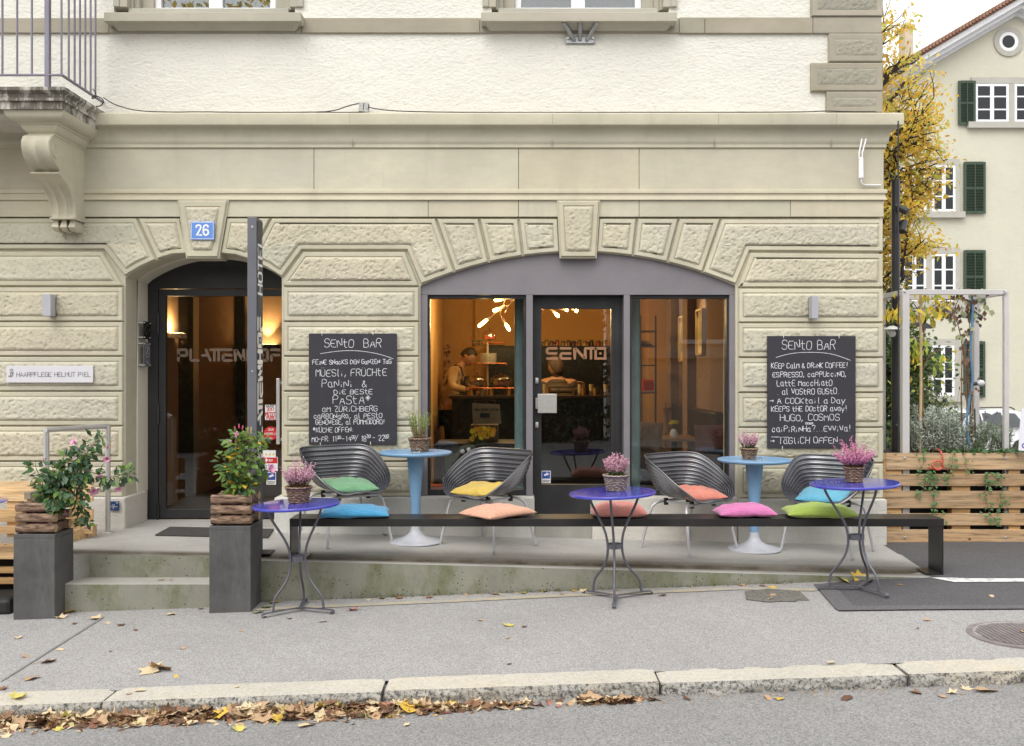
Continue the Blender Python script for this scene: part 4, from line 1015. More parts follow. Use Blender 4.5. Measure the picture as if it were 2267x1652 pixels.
part('plates', b, mat('white_china', (.70, .66, .58), .2, 0, .04), pl, smooth=40)
def dome(name, label, x, y, Y, r, h, cake):
    c = at(x, y, Y); t = thing(name, label, 'cake dome', c, 'glass cake domes on the bar')
    part('stand', B().lathe([(.05, c.z - .055), (.012, c.z - .04), (.012, c.z - .01), (r * 1.06, c.z), (r * 1.06, c.z + .006), (0, c.z + .006)], 24, (c.x, c.y, 0)), CLEAR, t, smooth=50)
    part('glass_dome', B().lathe([(r, c.z + .007), (r, c.z + h * .35), (r * .9, c.z + h * .62), (r * .62, c.z + h * .86), (r * .2, c.z + h * .98), (.008, c.z + h), (.016, c.z + h + .02), (0, c.z + h + .03)], 24, (c.x, c.y, 0)), CLEAR, t, smooth=60)
    b = B(); b.lathe([(0, c.z + .007), (r * .7, c.z + .007), (r * .7, c.z + h * .4), (0, c.z + h * .42)], 20, (c.x, c.y, 0)); part('cake', b, cake, t, smooth=40)
dome('cake_dome', 'glass cake dome nearer the man at the bar', 1056, 853, Ys - .04, .125, .125, SPONGE)
dome('cake_dome', 'glass cake dome right of the stand pole by the column', 1109.5, 853, Ys - .05, .135, .13, mat('plum_cake', (.10, .03, .02), .6, 0, .3, 40))
dome('covered_jar', 'clear lidded jar with red sweets on top of the stand', 1083, 752, Ys, .09, .115, mat('red_sweets', (.35, .05, .03), .5, 0, .4, 60))
for i, x in enumerate((1050, 1063)):
    c = at(x, 763, Ys); single('green_cup', ['dark green cup at the tray end nearer the man', 'dark green cup beside the covered jar'][i], 'cup', B().lathe([(0, c.z - .006), (.026, c.z - .006), (.030, c.z + .05), (.026, c.z + .05), (.023, c.z)], 14, (c.x, c.y - .02, 0)), mat('green_glaze', (.03, .045, .02), .3), c, smooth=40)
TUMB = [mat('amber_tumbler', (.30, .16, .05), .12), mat('smoke_tumbler', (.09, .06, .04), .12), mat('cream_cup', (.5, .42, .30), .3)]
for i, x in enumerate((1043, 1050, 1066, 1088, 1094, 1121, 1127, 1134, 1206, 1214, 1272, 1284, 1292, 1301, 1309, 1318, 1333, 1341)):
    c = at(x, 0, 11.3 + .05 * (i % 3)); k = i % 3; h = (.09, .13, .06)[(i * 2) % 3]; single('bar_tumbler', 'small glass or cup standing on the edge of the bar counter', 'cup', B().lathe([(0, 1.136), (.022, 1.136), (.028, 1.136 + h), (.024, 1.136 + h), (.020, 1.145), (0, 1.145)], 12, (c.x, c.y, 0)), TUMB[k], (c.x, c.y, 1.136), 'glasses and cups on the bar', smooth=50)
# low table with newspapers, box and yellow flowers just inside the left window
PAPER = mat('newsprint', (.36, .27, .17), .8, 0, .1, 8)
Yn = 9.7
t = thing('newspaper_rack', 'wire rack holding folded newspapers inside the bar window', 'newspaper rack', at(1078, 972, Yn))
b = B(); b.prism([tuple(at(1045, 893, Yn).xz), tuple(at(1106, 896, Yn).xz), tuple(at(1110, 938, Yn).xz), tuple(at(1047, 940, Yn).xz)], Yn, Yn + .02); pn = part('newspaper', b, PAPER, t)
b = B(); O = at(1051, 909, Yn - .0005); write(b, "Neue Zürcher Zeitung".replace('Z', 'Z'), 0, 0, .024, O, EX, EZ, -EY, .005, .24, th=.0005); b.box(*[at(1063, 0, Yn).x, at(1084, 0, Yn).x], Yn - .001, Yn, at(0, 925, Yn).z, at(0, 915, Yn).z); part('print', b, INK, pn)
b = B()
for yy, x0, x1 in ((886, 1052, 1096), (911, 1050, 1096), (925.5, 1048, 1098), (932, 1052, 1093)): b.tube([at(x0, yy, Yn - .03), at(x1, yy, Yn - .03)], .003, 6)
for x in (1052, 1096): b.tube([at(x, 886, Yn - .03), at(x, 972, Yn - .03)], .003, 6)
part('wire', b, mat('brass_wire', (.35, .26, .15), .35, .8), t)
b = B(); b.box(at(1042, 0, Yn).x, at(1103, 0, Yn).x, Yn - .02, Yn + .25, at(0, 978, Yn).z, at(0, 941, Yn).z); single('cardboard_box', 'brown box under the newspaper rack', 'box', b, mat('brown_card', (.14, .085, .045), .8), at(1072, 978, Yn), bevel=.003)
b = B(); zt_ = at(0, 978, Yn).z; b.box(-.75, .25, Yn - .25, Yn + .35, zt_ - .04, zt_); 
for x in (-.72, .2):
    for y in (Yn - .22, Yn + .3): b.box(x, x + .04, y, y + .04, .04, zt_ - .04)
single('low_table', 'dark low table inside the bar window under the flowers', 'table', b, mat('black_stained_wood', (.02, .016, .013), .5), (-.25, Yn, .04))
def daisy(b, c, d, r, n=18):
    d = d.normalized(); a = d.orthogonal().normalized(); e = d.cross(a)
    for lay, (k, up) in enumerate(((1.0, .15), (.72, .45))):
        for q in range(n):
            an = 2 * pi * (q + lay * .5) / n; o = a * cos(an) + e * sin(an)
            b.leaf(c, (o + d * up), d, r * k, r * .34, .1, .4)
b1, b2, b3 = B(), B(), B(); Yg = Yn - .2
for i, (x, y) in enumerate(((1046, 955), (1054, 951), (1063, 950), (1072, 949), (1082, 951), (1092, 953), (1050, 964), (1060, 960), (1070, 960), (1081, 958), (1090, 962), (1045, 972), (1066, 968), (1078, 966))):
    c = at(x, y, Yg + random.uniform(-.05, .05)); daisy((b1 if i % 3 else b2), c, Vector((random.uniform(-.5, .5), -1, random.uniform(.1, .7))), .034); b3.tube([c, (at(1068, 0, Yg).x + (c.x - at(1068, 0, Yg).x) * .3, Yg, at(0, 986, Yg).z)], .003, 5)
t = thing('flower_bunch', 'bunch of yellow and orange daisies low inside the bar window', 'flowers', at(1068, 985, Yg)); part('orange_heads', b1, mat('orange_petal', (.85, .42, .02), .7, 0, .15, 30), t); part('yellow_heads', b2, mat('yellow_petal', (.80, .62, .03), .7, 0, .15, 30), t); part('stems', b3, mat('stem_green', (.06, .10, .03), .7), t)
# cast-iron columns
IRON = mat('green_grey_iron', (.20, .27, .28), .35, .1, .2, 5, .06, 60)
for i, x in enumerate((1149.5, 1407)):
    c = at(x, 0, 8.62); single('iron_column', ['green grey round iron column left of the bar door', 'green grey round iron column right of the bar door'][i], 'column', B().tube([(c.x, 8.62, .04), (c.x, 8.62, 2.95)], .043, 20), IRON, (c.x, 8.62, .04), 'iron columns inside the shop front', smooth=60)
# pictures on the right interior wall with a spotlight over each
FRAMEW = mat('pale_frame', (.55, .42, .26), .5)
for i, (Ya, Yb, y0, y1, pc) in enumerate(((10.15, 10.50, 682, 785, (.42, .34, .16)), (11.15, 11.60, 697, 800, (.36, .31, .19)), (12.35, 12.72, 724, 803, (.40, .33, .20)))):
    z1, z0 = fz(y0, Ya), fz(y1, Ya); t = thing('wall_picture', ['framed abstract picture nearest the window on the cafe wall', 'framed picture of a grey figure between two others on the cafe wall', 'smallest framed picture deepest in the cafe behind the shelf'][i], 'picture', (2.05, (Ya + Yb) / 2, z0), 'pictures on the cafe wall')
    X = 2.05
    b = B(); b.box(X - .045, X, Ya, Ya + .02, z0, z1); b.box(X - .045, X, Yb - .02, Yb, z0, z1); b.box(X - .045, X, Ya + .02, Yb - .02, z0, z0 + .02); b.box(X - .045, X, Ya + .02, Yb - .02, z1 - .02, z1); part('frame', b, FRAMEW, t)
    b = B(); b.box(X - .02, X - .002, Ya + .02, Yb - .02, z0 + .02, z1 - .02); part('mount', b, mat('picture_mount', (.62, .54, .36), .8), t)
    m = NT('abstract_print_%s' % 'abc'[i]); m.base(m.ramp(m.noise(7, 2, .5), [(.35, (.30, .34, .08)), (.5, pc), (.62, (.45, .16, .10) if i == 0 else (.15, .15, .14))]))
    b = B(); b.box(X - .024, X - .020, Ya + .07, Yb - .07, z0 + (z1 - z0) * .22, z0 + (z1 - z0) * .80); part('print', b, m.m, t)
    spot('picture_spot', (X - .22, (Ya + Yb) / 2, z1 + .55), (X, (Ya + Yb) / 2, z1 - .1), 22, 42)
# lounge corner behind the right window
t = thing('wall_bench', 'dark upholstered wall bench along the cafe wall', 'bench', (1.85, 10.8, .04)); part('backrest', B().box(1.96, 2.05, 9.3, 12.9, .45, 1.02), mat('dark_leather_reflection', (.025, .014, .011), .45, 0, .2), t, bevel=.02); part('seat', B().box(1.45, 1.93, 9.0, 12.3, .2, .46), mat('grey_upholstery', (.16, .16, .18), .8, 0, .1), t, bevel=.03)  # dark backrest also stands in for the street's dark reflection in the glass
def cushion_fn(w, h, t, seed=0, sag=None):
    def fn(u, v):
        x, y = sin((u * 2 - 1) * pi / 2), sin((v * 2 - 1) * pi / 2)
        px_ = x * w / 2 * (1 - .035 * (1 - y * y) * abs(x) ** 3 ); py_ = y * h / 2 * (1 - .035 * (1 - x * x) * abs(y) ** 3)
        e = max(0, (1 - abs(x) ** 4)) ** .5 * max(0, (1 - abs(y) ** 4)) ** .5 * (1 - .12 * (x * x + y * y))
        z = t / 2 * e + .006 * noise.noise((x * 2.2 + seed, y * 2.2, seed)) * e * 3 + .004 * noise.noise((x * 6 + seed, y * 5, 2)) * e
        return px_, py_, z
    return fn
def cushion(w, h, t, seed=0, n=20, M=None, sag=0.0):
    b = B(); f = cushion_fn(w, h, t, seed)
    for sgn in (1, -1):
        def g(u, v):
            x, y, z = f(u, v); p = Vector((x, y, sgn * z * (1.25 if sgn > 0 else .75) - sag * (1 - (2 * x / w) ** 2 * 1.0) + sag * .5)); return M @ p if M is not None else p
        o = len(b.v); b.grid(g, n, n)
        if sgn < 0:
            k = (n - 1) * (n - 1); b.f[-k:] = [tuple(reversed(q)) for q in b.f[-k:]]
    return b
def weld(b, d=.0006):
    bm = bmesh.new(); vs = [bm.verts.new(p) for p in b.v]
    for f in b.f:
        try: bm.faces.new([vs[i] for i in f])
        except ValueError: pass
    bmesh.ops.remove_doubles(bm, verts=bm.verts[:], dist=d); bm.verts.index_update()
    o = B(); o.v = [tuple(v.co) for v in bm.verts]; o.f = [tuple(v.index for v in f.verts) for f in bm.faces]; bm.free(); return o
up = Matrix.Rotation(radians(78), 4, 'X')
for nm, lab, x, y, Y, w, h, c, rz in (('brown_cushion', 'smooth brown cushion behind the right window beside the column', 1438, 1004, 9.1, .30, .30, (.11, .06, .035), -50), ('knitted_cushion', 'big maroon knitted cushion at the right edge of the cafe window', 1573, 1008, 9.05, .31, .29, (.105, .038, .032), 8), ('grey_cushion', 'small grey cushion low by the cafe column', 1428, 1070, 9.0, .28, .16, (.17, .17, .19), 10)):
    c0 = at(x, y, Y); M = Matrix.Translation(c0 + Vector((0, 0, h / 2))) @ Matrix.Rotation(radians(rz), 4, 'Z') @ up
    single(nm, lab, 'cushion', weld(cushion(w, h, .13, x, 18, M)), mat(nm + '_fabric', c, .9, 0, .18, 40, .3, 160), c0, smooth=180)
t = thing('armchair_base', 'low dark bench block under the cushions inside the right window', 'bench', (1.6, 9.1, .04)); zz = at(0, 1008, 9.1).z; part('seat_block', B().box(1.15, 2.0, 8.92, 9.4, .04, zz - .26), mat('black_bench_block', (.02, .017, .017), .7), t); part('seat_pad', B().box(1.16, 1.99, 8.93, 9.39, zz - .26, zz + .005), mat('dark_plum_pad', (.035, .018, .018), .8), t, bevel=.03)
OAK = mat('oak_table', (.32, .19, .09), .4, 0, .15, 5)
Yt = 9.75; c = at(1498, 969, Yt); t = thing('cafe_table', 'small oak table inside the right window holding a white vase', 'table', (c.x, Yt, .04)); part('tabletop', B().box(c.x - .22, c.x + .21, Yt - .15, Yt + .45, c.z - .03, c.z), OAK, t, bevel=.006); part('pedestal', B().tube([(c.x, Yt + .15, .04), (c.x, Yt + .15, c.z - .03)], .03, 10), DARKM, t)
v = at(1491.5, 968, Yt - .05); t = thing('white_vase', 'faceted white vase with a yellow flower on the oak table', 'vase', v); part('body', B().lathe([(0, v.z), (.032, v.z), (.041, v.z + .025), (.037, v.z + .055), (.018, v.z + .083), (.014, v.z + .083)], 9, (v.x, v.y, 0)), mat('white_ceramic', (.75, .74, .72), .35, 0, .03), t)
b, b2 = B(), B(); b2.tube([(v.x, v.y, v.z + .03), (v.x - .005, v.y, v.z + .13)], .003, 5); b2.tube([(v.x, v.y, v.z + .03), (v.x + .02, v.y, v.z + .15)], .003, 5)
for q in range(4): daisy(b, Vector((v.x - .022 + q * .017, v.y + .01 * (q % 2), v.z + .145 + .012 * (q % 2))), Vector((-.3 + q * .2, -.5, 1)), .036, 16)
part('flower_head', b, mat('lemon_petal', (.62, .55, .04), .7, 0, .1, 30), t); part('stems', b2, MATS['stem_green'], t)
v = at(1476, 958, Yt + .3); single('wooden_vase', 'tall pale wooden vase behind the white vase', 'vase', B().lathe([(0, v.z), (.045, v.z), (.030, v.z + .1), (.030, v.z + .17), (.044, v.z + .26), (.036, v.z + .26)], 14, (v.x, v.y, 0)), mat('pale_turned_wood', (.30, .17, .09), .5), v, smooth=50)
t = thing('open_shelf', 'open shelf with books and a red espresso machine behind the column', 'shelf', (1.55, 11.6, .04)); SH = mat('shelf_wood', (.09, .05, .03), .5)
b = B()
for yy in (733, 766, 808, 868): A = at(1412, yy, 11.6); b.box(A.x, A.x + .21, 11.45, 11.75, A.z - .015, A.z)
part('board', b, SH, t); b = B()
for x in (1413, 1446): A = at(x, 0, 11.6); b.box(A.x, A.x + .02, 11.46, 11.48, .04, fz(700, 11.6))
part('upright', b, SH, t)
A = at(1418, 868, 11.55); m = thing('espresso_machine', 'red espresso machine on the open shelf', 'coffee machine', A); part('housing', B().box(A.x, A.x + .14, 11.4, 11.6, A.z, A.z + .15), mat('red_enamel', (.40, .03, .015), .25), m, bevel=.02); part('drip_tray', B().box(A.x + .01, A.x + .13, 11.36, 11.4, A.z, A.z + .02), INOX, m)
A = at(1418, 766, 11.55)
for q in range(3): single('shelf_book', ['dark book at the bottom of the pile on the open shelf', 'tan book between two others on the open shelf', 'pale book on top of the pile on the open shelf'][q], 'book', B().box(A.x, A.x + .13 - q * .015, 11.48, 11.66, A.z + q * .022, A.z + .02 + q * .022), mat('book_cloth_%s' % 'abc'[q], ((.06, .03, .02), (.3, .2, .1), (.45, .36, .22))[q], .7), A + Vector((0, 0, q * .022)), 'books on the open shelf')
# things on the left window ledge: red booklets, folded olive canvas chair
c = at(975, 1083, 8.5)
for q in range(3): single('red_booklet', ['lowest red booklet on the bar window ledge', 'red booklet lying between two others on the ledge', 'topmost red booklet on the bar window ledge'][q], 'booklet', B().box(c.x - .12 + q * .01, c.x + .10 + q * .006, 8.42, 8.58, c.z + q * .013, c.z + .011 + q * .013), mat('red_card', (.55, .08, .04), .7), c + Vector((0, 0, q * .013)), 'red booklets on the window ledge')
b = B(); b.box(fx(930), fx(1170), YF + .18, 8.75, Z(1100), c.z); b.box(fx(1392), fx(1630), YF + .18, 8.75, Z(1100), c.z); part('window_ledge', b, DKW, BL)
OLIVE = mat('olive_canvas', (.060, .062, .040), .85, 0, .15, 8)
t = thing('folding_chair', 'folded olive canvas chair with a metal scissor frame behind the window', 'chair', at(1030, 1083, 8.6)); Yo = 8.62
b = B(); b.tube([at(975, 1078, Yo), at(1000, 1040, Yo), at(1018, 1000, Yo), at(1028, 990, Yo), at(1046, 990, Yo), at(1056, 1002, Yo)], .022, 8); b.box(at(985, 0, Yo).x, at(1040, 0, Yo).x, Yo, Yo + .04, at(0, 1045, Yo).z, at(0, 1005, Yo).z); part('canvas', b, OLIVE, t, smooth=50)
b = B()
for q in range(5):
    x = 985 + q * 16; b.tube([at(x - 6, 1062, Yo - .03), at(x + 8, 1078, Yo - .03)], .004, 6); b.tube([at(x + 8, 1062, Yo - .035), at(x - 6, 1078, Yo - .035)], .004, 6); b.tube([at(x - 6, 1062, Yo - .03), at(x + 8, 1046, Yo - .03)], .004, 6)
part('scissor_frame', b, INOX, t)
for x, y in ((1024, 1000), (1038, 996)): part('hub', B().ball(at(x, y, Yo - .03), .022), mat('white_hub', (.6, .6, .6), .3), t, smooth=180)
# poster on the bar wall
P0, P1 = at(971, 806, 12.9), at(997, 763, 12.9)
m = NT('floral_poster'); m.base(m.mix(m.ramp(m.noise(17, 4, .6), [(.47, 0.0), (.54, 1.0)]), (.42, .27, .13), m.ramp(m.noise(30, 2), [(.4, (.03, .015, .01)), (.6, (.35, .09, .03))])))
b = B(); b.box(P0.x, P1.x, 12.88, 12.90, P0.z - .2, P1.z); b.box(P0.x, P1.x, 12.90, 12.94, P0.z, P0.z + .02); single('wall_poster', 'poster with dark flowers on the bar wall behind the man', 'poster', b, m.m, P0)
# ---------------------------------------------------------------- things fixed to the facade
SLATE = NT('chalkboard_slate'); SLATE.set(Roughness=.55)
SLATE.base(SLATE.mix(SLATE.ramp(SLATE.noise(7, 5, .7), [(.52, 0.0), (.75, .35)]), (.030, .028, .036), (.062, .060, .075))); SLATE = SLATE.m
PINM = mat('white_pin', (.7, .68, .62), .4)
def chalkboard(label, x0, x1, y0, y1, lines, arcs, hooks):
    Yc = YF - .035
    X0, X1, Z0, Z1 = fx(x0, Yc), fx(x1, Yc), fz(y1, Yc), fz(y0, Yc)
    t = thing('chalkboard', label, 'chalkboard', ((X0 + X1) / 2, Yc, Z0), 'chalkboards on the piers')
    part('board', B().box(X0, X1, Yc, Yc + .012, Z0, Z1), SLATE, t, bevel=.002)
    k = F / Yc; rnd = random.Random(5)
    b = B(); O = Vector((0, Yc - .0003, 0))
    for (txt, xa, yb, h, xb) in lines:
        xa2 = fx(xa, Yc); write(b, txt, xa2, fz(yb, Yc), h / k, O, EX, EZ, -EY, (1.12 if h > 7 else .98) / k, fx(xb, Yc) - xa2, wob=.30, gap=1.15, rnd=rnd, rise=.010)
    for P in arcs: b.stroke(chaikin([(fx(x, Yc), fz(y, Yc)) for x, y in P], 2), 1.0 / k, O, EX, EZ, -EY)
    part('chalk_writing', b, CHALK, t)
    b = B()
    for (x, y) in hooks: b.tube([at(x, y - 4, Yc - .004), at(x + .6, y + 2, Yc - .008), at(x + .8, y + 5, Yc - .004)], .003, 6)
    part('hook', b, PINM, t)
c1_ = lambda x, y: (667.1 + x * .28908, 726.1 + y * .28921)       # pixel of the board close-up -> photo units
def L1(txt, xa, yb, h, xb): a = c1_(xa, yb); return (txt, a[0], a[1], h * .289, c1_(xb, 0)[0])
chalkboard('chalkboard with the menu listing muesli, panini and pasta between door and window', 683.5, 878.5, 738.5, 984, [
    L1("SENtO  BAR", 176, 150, 62, 612), L1("FEiNE SNacKS DEN GaNZEN TaG", 86, 280, 34, 690), L1("MÜESli, FRÜCHtE", 110, 372, 52, 652), L1("PaNiNi  &", 160, 455, 55, 500), L1("DiE BEStE", 252, 508, 36, 545), L1("PAStA*", 240, 582, 62, 530),
    L1("am ZÜRiCHBERG".replace('m', 'M'), 162, 642, 40, 584), L1("caRBONaRa, al PEStO", 96, 694, 38, 620), L1("GENOVESE, al POMMODORO!", 110, 740, 36, 640), L1("*KÜCHE OFFEN:", 88, 800, 36, 398), L1("MO-FR: 11", 82, 870, 38, 272), L1("30", 276, 845, 20, 304), L1("-14", 312, 866, 38, 384), L1("00", 386, 842, 18, 412), L1("/ 18", 412, 868, 46, 498), L1("30", 502, 836, 20, 530), L1("- 22", 548, 862, 42, 636), L1("00", 640, 838, 20, 668), L1(".", 678, 850, 20, 684)],
    [[c1_(147, 197), c1_(300, 174), c1_(450, 174), c1_(600, 200), c1_(704, 236)], [c1_(276, 850), c1_(302, 848)], [c1_(388, 850), c1_(410, 848)], [c1_(504, 842), c1_(528, 840)], [c1_(640, 846), c1_(668, 843)]], [(712, 738), (825, 737), (709, 984), (820, 982)])
c2_ = lambda x, y: (1688.3 + x * .28908, 732.0 + y * .28921)
def L2(txt, xa, yb, h, xb): a = c2_(xa, yb); return (txt, a[0], a[1], h * .289, c2_(xb, 0)[0])
chalkboard('chalkboard about coffee and cocktails on the pier by the building corner', 1698.5, 1894.5, 744, 992, [
    L2("SENtO BAR", 146, 146, 68, 556), L2("KEEP CalM & DRiNK COFFEE!", 66, 290, 40, 652), L2("ESPRESSO, caPPUcciNO,", 76, 358, 38, 640), L2("LattE MaccHiatO", 110, 425, 44, 530), L2(". al VOStRO GUStO.", 110, 490, 42, 584), L2("> A COCKtail a Day", 52, 560, 44, 632), L2("KEEPS tHE DOctOR away!", 66, 620, 40, 648), L2("HUGO, COSMOS", 134, 692, 48, 588), L2("caiPiRiNHa?...EVViVa!", 74, 775, 44, 676), L2("ODER", 328, 718, 14, 386), L2("> TäGliCH OFFEN.", 60, 866, 46, 594)],
    [[c2_(102, 206), c2_(220, 172), c2_(390, 164), c2_(540, 178), c2_(672, 228)], [c2_(66, 814), c2_(200, 817)]], [(1734, 744), (1857, 744), (1732, 992)])

def plate(name, label, cat, x0, x1, y0, y1, m, Yc, th=.006, bevel=.002):
    t = thing(name, label, cat, at((x0 + x1) / 2, y1, Yc)); part('plate', B().box(fx(x0, Yc), fx(x1, Yc), Yc, Yc + th, fz(y1, Yc), fz(y0, Yc)), m, t, bevel=bevel); return t
ENAMB = mat('blue_enamel', (.10, .25, .66), .2, 0, .03, coat=.5)
Yc = YF - .062
t = plate('house_number', 'blue enamel house number plate reading 26 on the key stone', 'sign', 421.8, 474.3, 490.4, 531.2, ENAMB, Yc, .012, .004)
b = B(); k = F / Yc; O = Vector((0, Yc - .0003, 0))
b.stroke([(fx(p[0], Yc), fz(p[1], Yc)) for p in ((424, 492.4), (472.2, 492.4), (472.2, 529.2), (424, 529.2), (424, 492.4))], 1.0 / k, O, EX, EZ, -EY)
for pts in ([(434.5, 503), (435.5, 499.8), (440, 498.4), (444, 500), (444.6, 504), (443, 508), (436, 520.6), (446, 520.6)], [(460.8, 502.5), (459, 499.3), (455.5, 498.4), (452, 500.5), (450.6, 505), (450.4, 514), (452, 519), (455.8, 521.2)], [(455.8, 521.2), (460, 519), (461.6, 514.5), (460, 510), (456, 508.4), (451.8, 510)]):
    b.stroke([(fx(p[0], Yc), fz(p[1], Yc)) for p in pts], 3.9 / k, O, EX, EZ, -EY)
part('digits', b, WHITE, t)
Yc = YF - .03
t = plate('salon_sign', 'white sign with small crown and grey capitals on the pier by the hotel door', 'sign', 13.8, 206, 809.8, 847.2, mat('white_enamel_plate', (.66, .65, .68), .35, 0, .02), Yc, .008)
b = B(); k = F / Yc; O = Vector((0, Yc - .0003, 0)); GREYP = mat('grey_print', (.16, .155, .19), .6)
write(b, "HAARPFLEGE HELMUT PIEL", fx(37, Yc), fz(834, Yc), 9.6 / k, O, EX, EZ, -EY, 1.0 / k, fx(201, Yc) - fx(37, Yc), gap=1.0)
write(b, "J7", fx(19.5, Yc), fz(834, Yc), 9.4 / k, O, EX, EZ, -EY, 2.0 / k, 10 / k, gap=1.2)
b.stroke([(fx(p[0], Yc), fz(p[1], Yc)) for p in ((23, 821.5), (22, 817.5), (24, 819.5), (25.7, 816), (27.4, 819.5), (29.2, 817.5), (28.3, 821.5), (23, 821.5))], .9 / k, O, EX, EZ, -EY)
part('lettering', b, GREYP, t)
Yc = YF - .075
t = plate('hydrant_sign', 'small dark blue utility plate on the plinth behind the handrail', 'sign', 242, 264, 1110, 1130.5, mat('navy_enamel', (.025, .06, .16), .25, 0, .04), Yc)
b = B(); k = F / Yc; O = Vector((0, Yc - .0003, 0))
write(b, "50", fx(257, Yc), fz(1114.5, Yc), 2.6 / k, O, EX, EZ, -EY, .5 / k, 4.6 / k); write(b, "4,6", fx(248, Yc), fz(1119.5, Yc), 3 / k, O, EX, EZ, -EY, .5 / k, 6 / k)
b.stroke([(fx(245, Yc), fz(1122, Yc)), (fx(260, Yc), fz(1122, Yc))], .8 / k, O, EX, EZ, -EY); b.stroke([(fx(251, Yc), fz(1122, Yc)), (fx(251, Yc), fz(1127, Yc))], .8 / k, O, EX, EZ, -EY)
part('lettering', b, WHITE, t)
for label, x0, x1, y0, y1, z in (('silver box wall lamp above the white salon sign', 93.5, 119, 651, 699.5, 0), ('silver box wall lamp above the right chalkboard', 1790, 1812, 655, 705, 0)):
    Ya = YF - .12; t = thing('wall_lamp', label, 'wall lamp', at((x0 + x1) / 2, y1, YF - .02), 'box wall lamps on the facade')
    if x0 < 500: X0, X1 = fx(x0, Ya), fx(112, Ya)
    else: X0, X1 = fx(1797.5, Ya), fx(x1, Ya)
    b = B(); b.box(X0, X1, Ya, YF - .035, fz(y1, Ya), fz(y0, Ya)); part('housing', b, LAMPG, t, bevel=.003)
    part('back_plate', B().box(X0 + .004, X1 - .004, YF - .035, YF + .0, fz(y1, Ya) + .004, fz(y0, Ya) - .004), GALV, t)
# flagpole bracket under the right window sill
t = thing('flag_bracket', 'steel bracket with three flagpole tubes below the right window sill', 'bracket', at(1284, 94, YU - .01))
part('mounting_plate', B().box(fx(1252.5), fx(1317), YU - .02, YU - .004, fz(93.5), fz(78.5)), GALV, t, bevel=.004)
def hollow(b, P, Q, r):
    P, Q = Vector(P), Vector(Q); b.tube([P, Q], r, 14, False); b.tube([Q, P + (Q - P) * .3], r * .82, 14, False)
    d = (Q - P).normalized(); a = d.orthogonal().normalized(); e = d.cross(a); n = 14
    b.add([Q + (a * cos(2 * pi * i / n) + e * sin(2 * pi * i / n)) * rr for rr in (r, r * .82) for i in range(n)], [(i, (i + 1) % n, n + (i + 1) % n, n + i) for i in range(n)])
for (xa, ya, xb, yb, d) in ((1271, 89, 1247.5, 49, .10), (1284, 88, 1284, 41, .12), (1299, 89, 1323, 49, .10)):
    b = B(); hollow(b, at(xa, ya, YU - .02), at(xb, yb, YU - .02 - d), .0165); part('pole_socket', b, GALV, t, smooth=50)
for x in (1258, 1312): part('bolt', B().lathe([(.011, 0), (.011, .012), (.005, .012), (.005, .02), (0, .02)], 10, at(x, 85, YU - .02), Matrix.Rotation(radians(90), 3, 'X')), INOX, t, smooth=40)
# junction box and cables on the cornice
Yb_ = YF - .02
R_ = Matrix.Translation(at(806, 238.5, Yb_)) @ Matrix.Rotation(radians(7), 4, 'Y')
t = thing('junction_box', 'small grey junction box lying tilted on the cornice', 'junction box', at(806, 249, Yb_))
part('housing', B().box(-.040, .040, -.03, .03, -.042, .036, R_), mat('grey_plastic', (.42, .42, .40), .4, 0, .03), t, bevel=.004)
b = B(); b.box(-.003, .003, -.032, -.03, -.03, .034, R_); b.box(-.033, -.027, -.032, -.03, 0, .006, R_); b.box(.027, .033, -.032, -.03, -.016, -.01, R_); part('screw', b, DARKM, t)
def cable(name, label, pts, r=.0045, m=None, Y=None, it=2):
    P = [at(p[0], p[1], p[2] if len(p) > 2 else Y) for p in pts]; Q = P
    for _ in range(it):
        n_ = [Q[0]]
        for i in range(len(Q) - 1): n_ += [Q[i] * .75 + Q[i + 1] * .25, Q[i] * .25 + Q[i + 1] * .75]
        Q = n_ + [Q[-1]]
    return single(name, label, 'cable', B().tube(Q, r, 6), m or CABLE, P[0], smooth=60)
Yc = YF - .03
cable('power_cable', 'black cable running along the cornice from the balcony to the grey box', [(229, 216), (250, 231), (300, 246), (380, 248.6), (440, 247.5), (520, 248.8), (700, 248.8), (740, 246), (775, 233), (797, 229)], Y=Yc)
cable('power_cable', 'black cable running along the cornice right of the grey box', [(813, 237), (835, 242), (880, 246.5), (1000, 248.9), (1300, 249), (1780, 248.6), (1830, 245.5), (1870, 247.5), (1940, 247.6)], Y=Yc)
cable('cable_loop', 'short black cable loop hooked round the grey junction box', [(808, 228), (816, 230), (817, 240), (808, 248.5), (780, 248.9), (700, 249)], Y=YF - .045)
cable('cable_coil', 'bunched cable loops hanging at the balcony railing foot', [(205, 197), (212, 205), (213, 215), (203, 220), (205, 212), (217, 213), (231, 222), (224, 235), (213, 236)], .0045, Y=7.9)
cable('hanging_cable', 'thin dark cable hanging straight down from the cornice corner', [(1988.5, 268), (1988.5, 500), (1989, 700), (1989, 1003)], .006, Y=7.98, it=0)
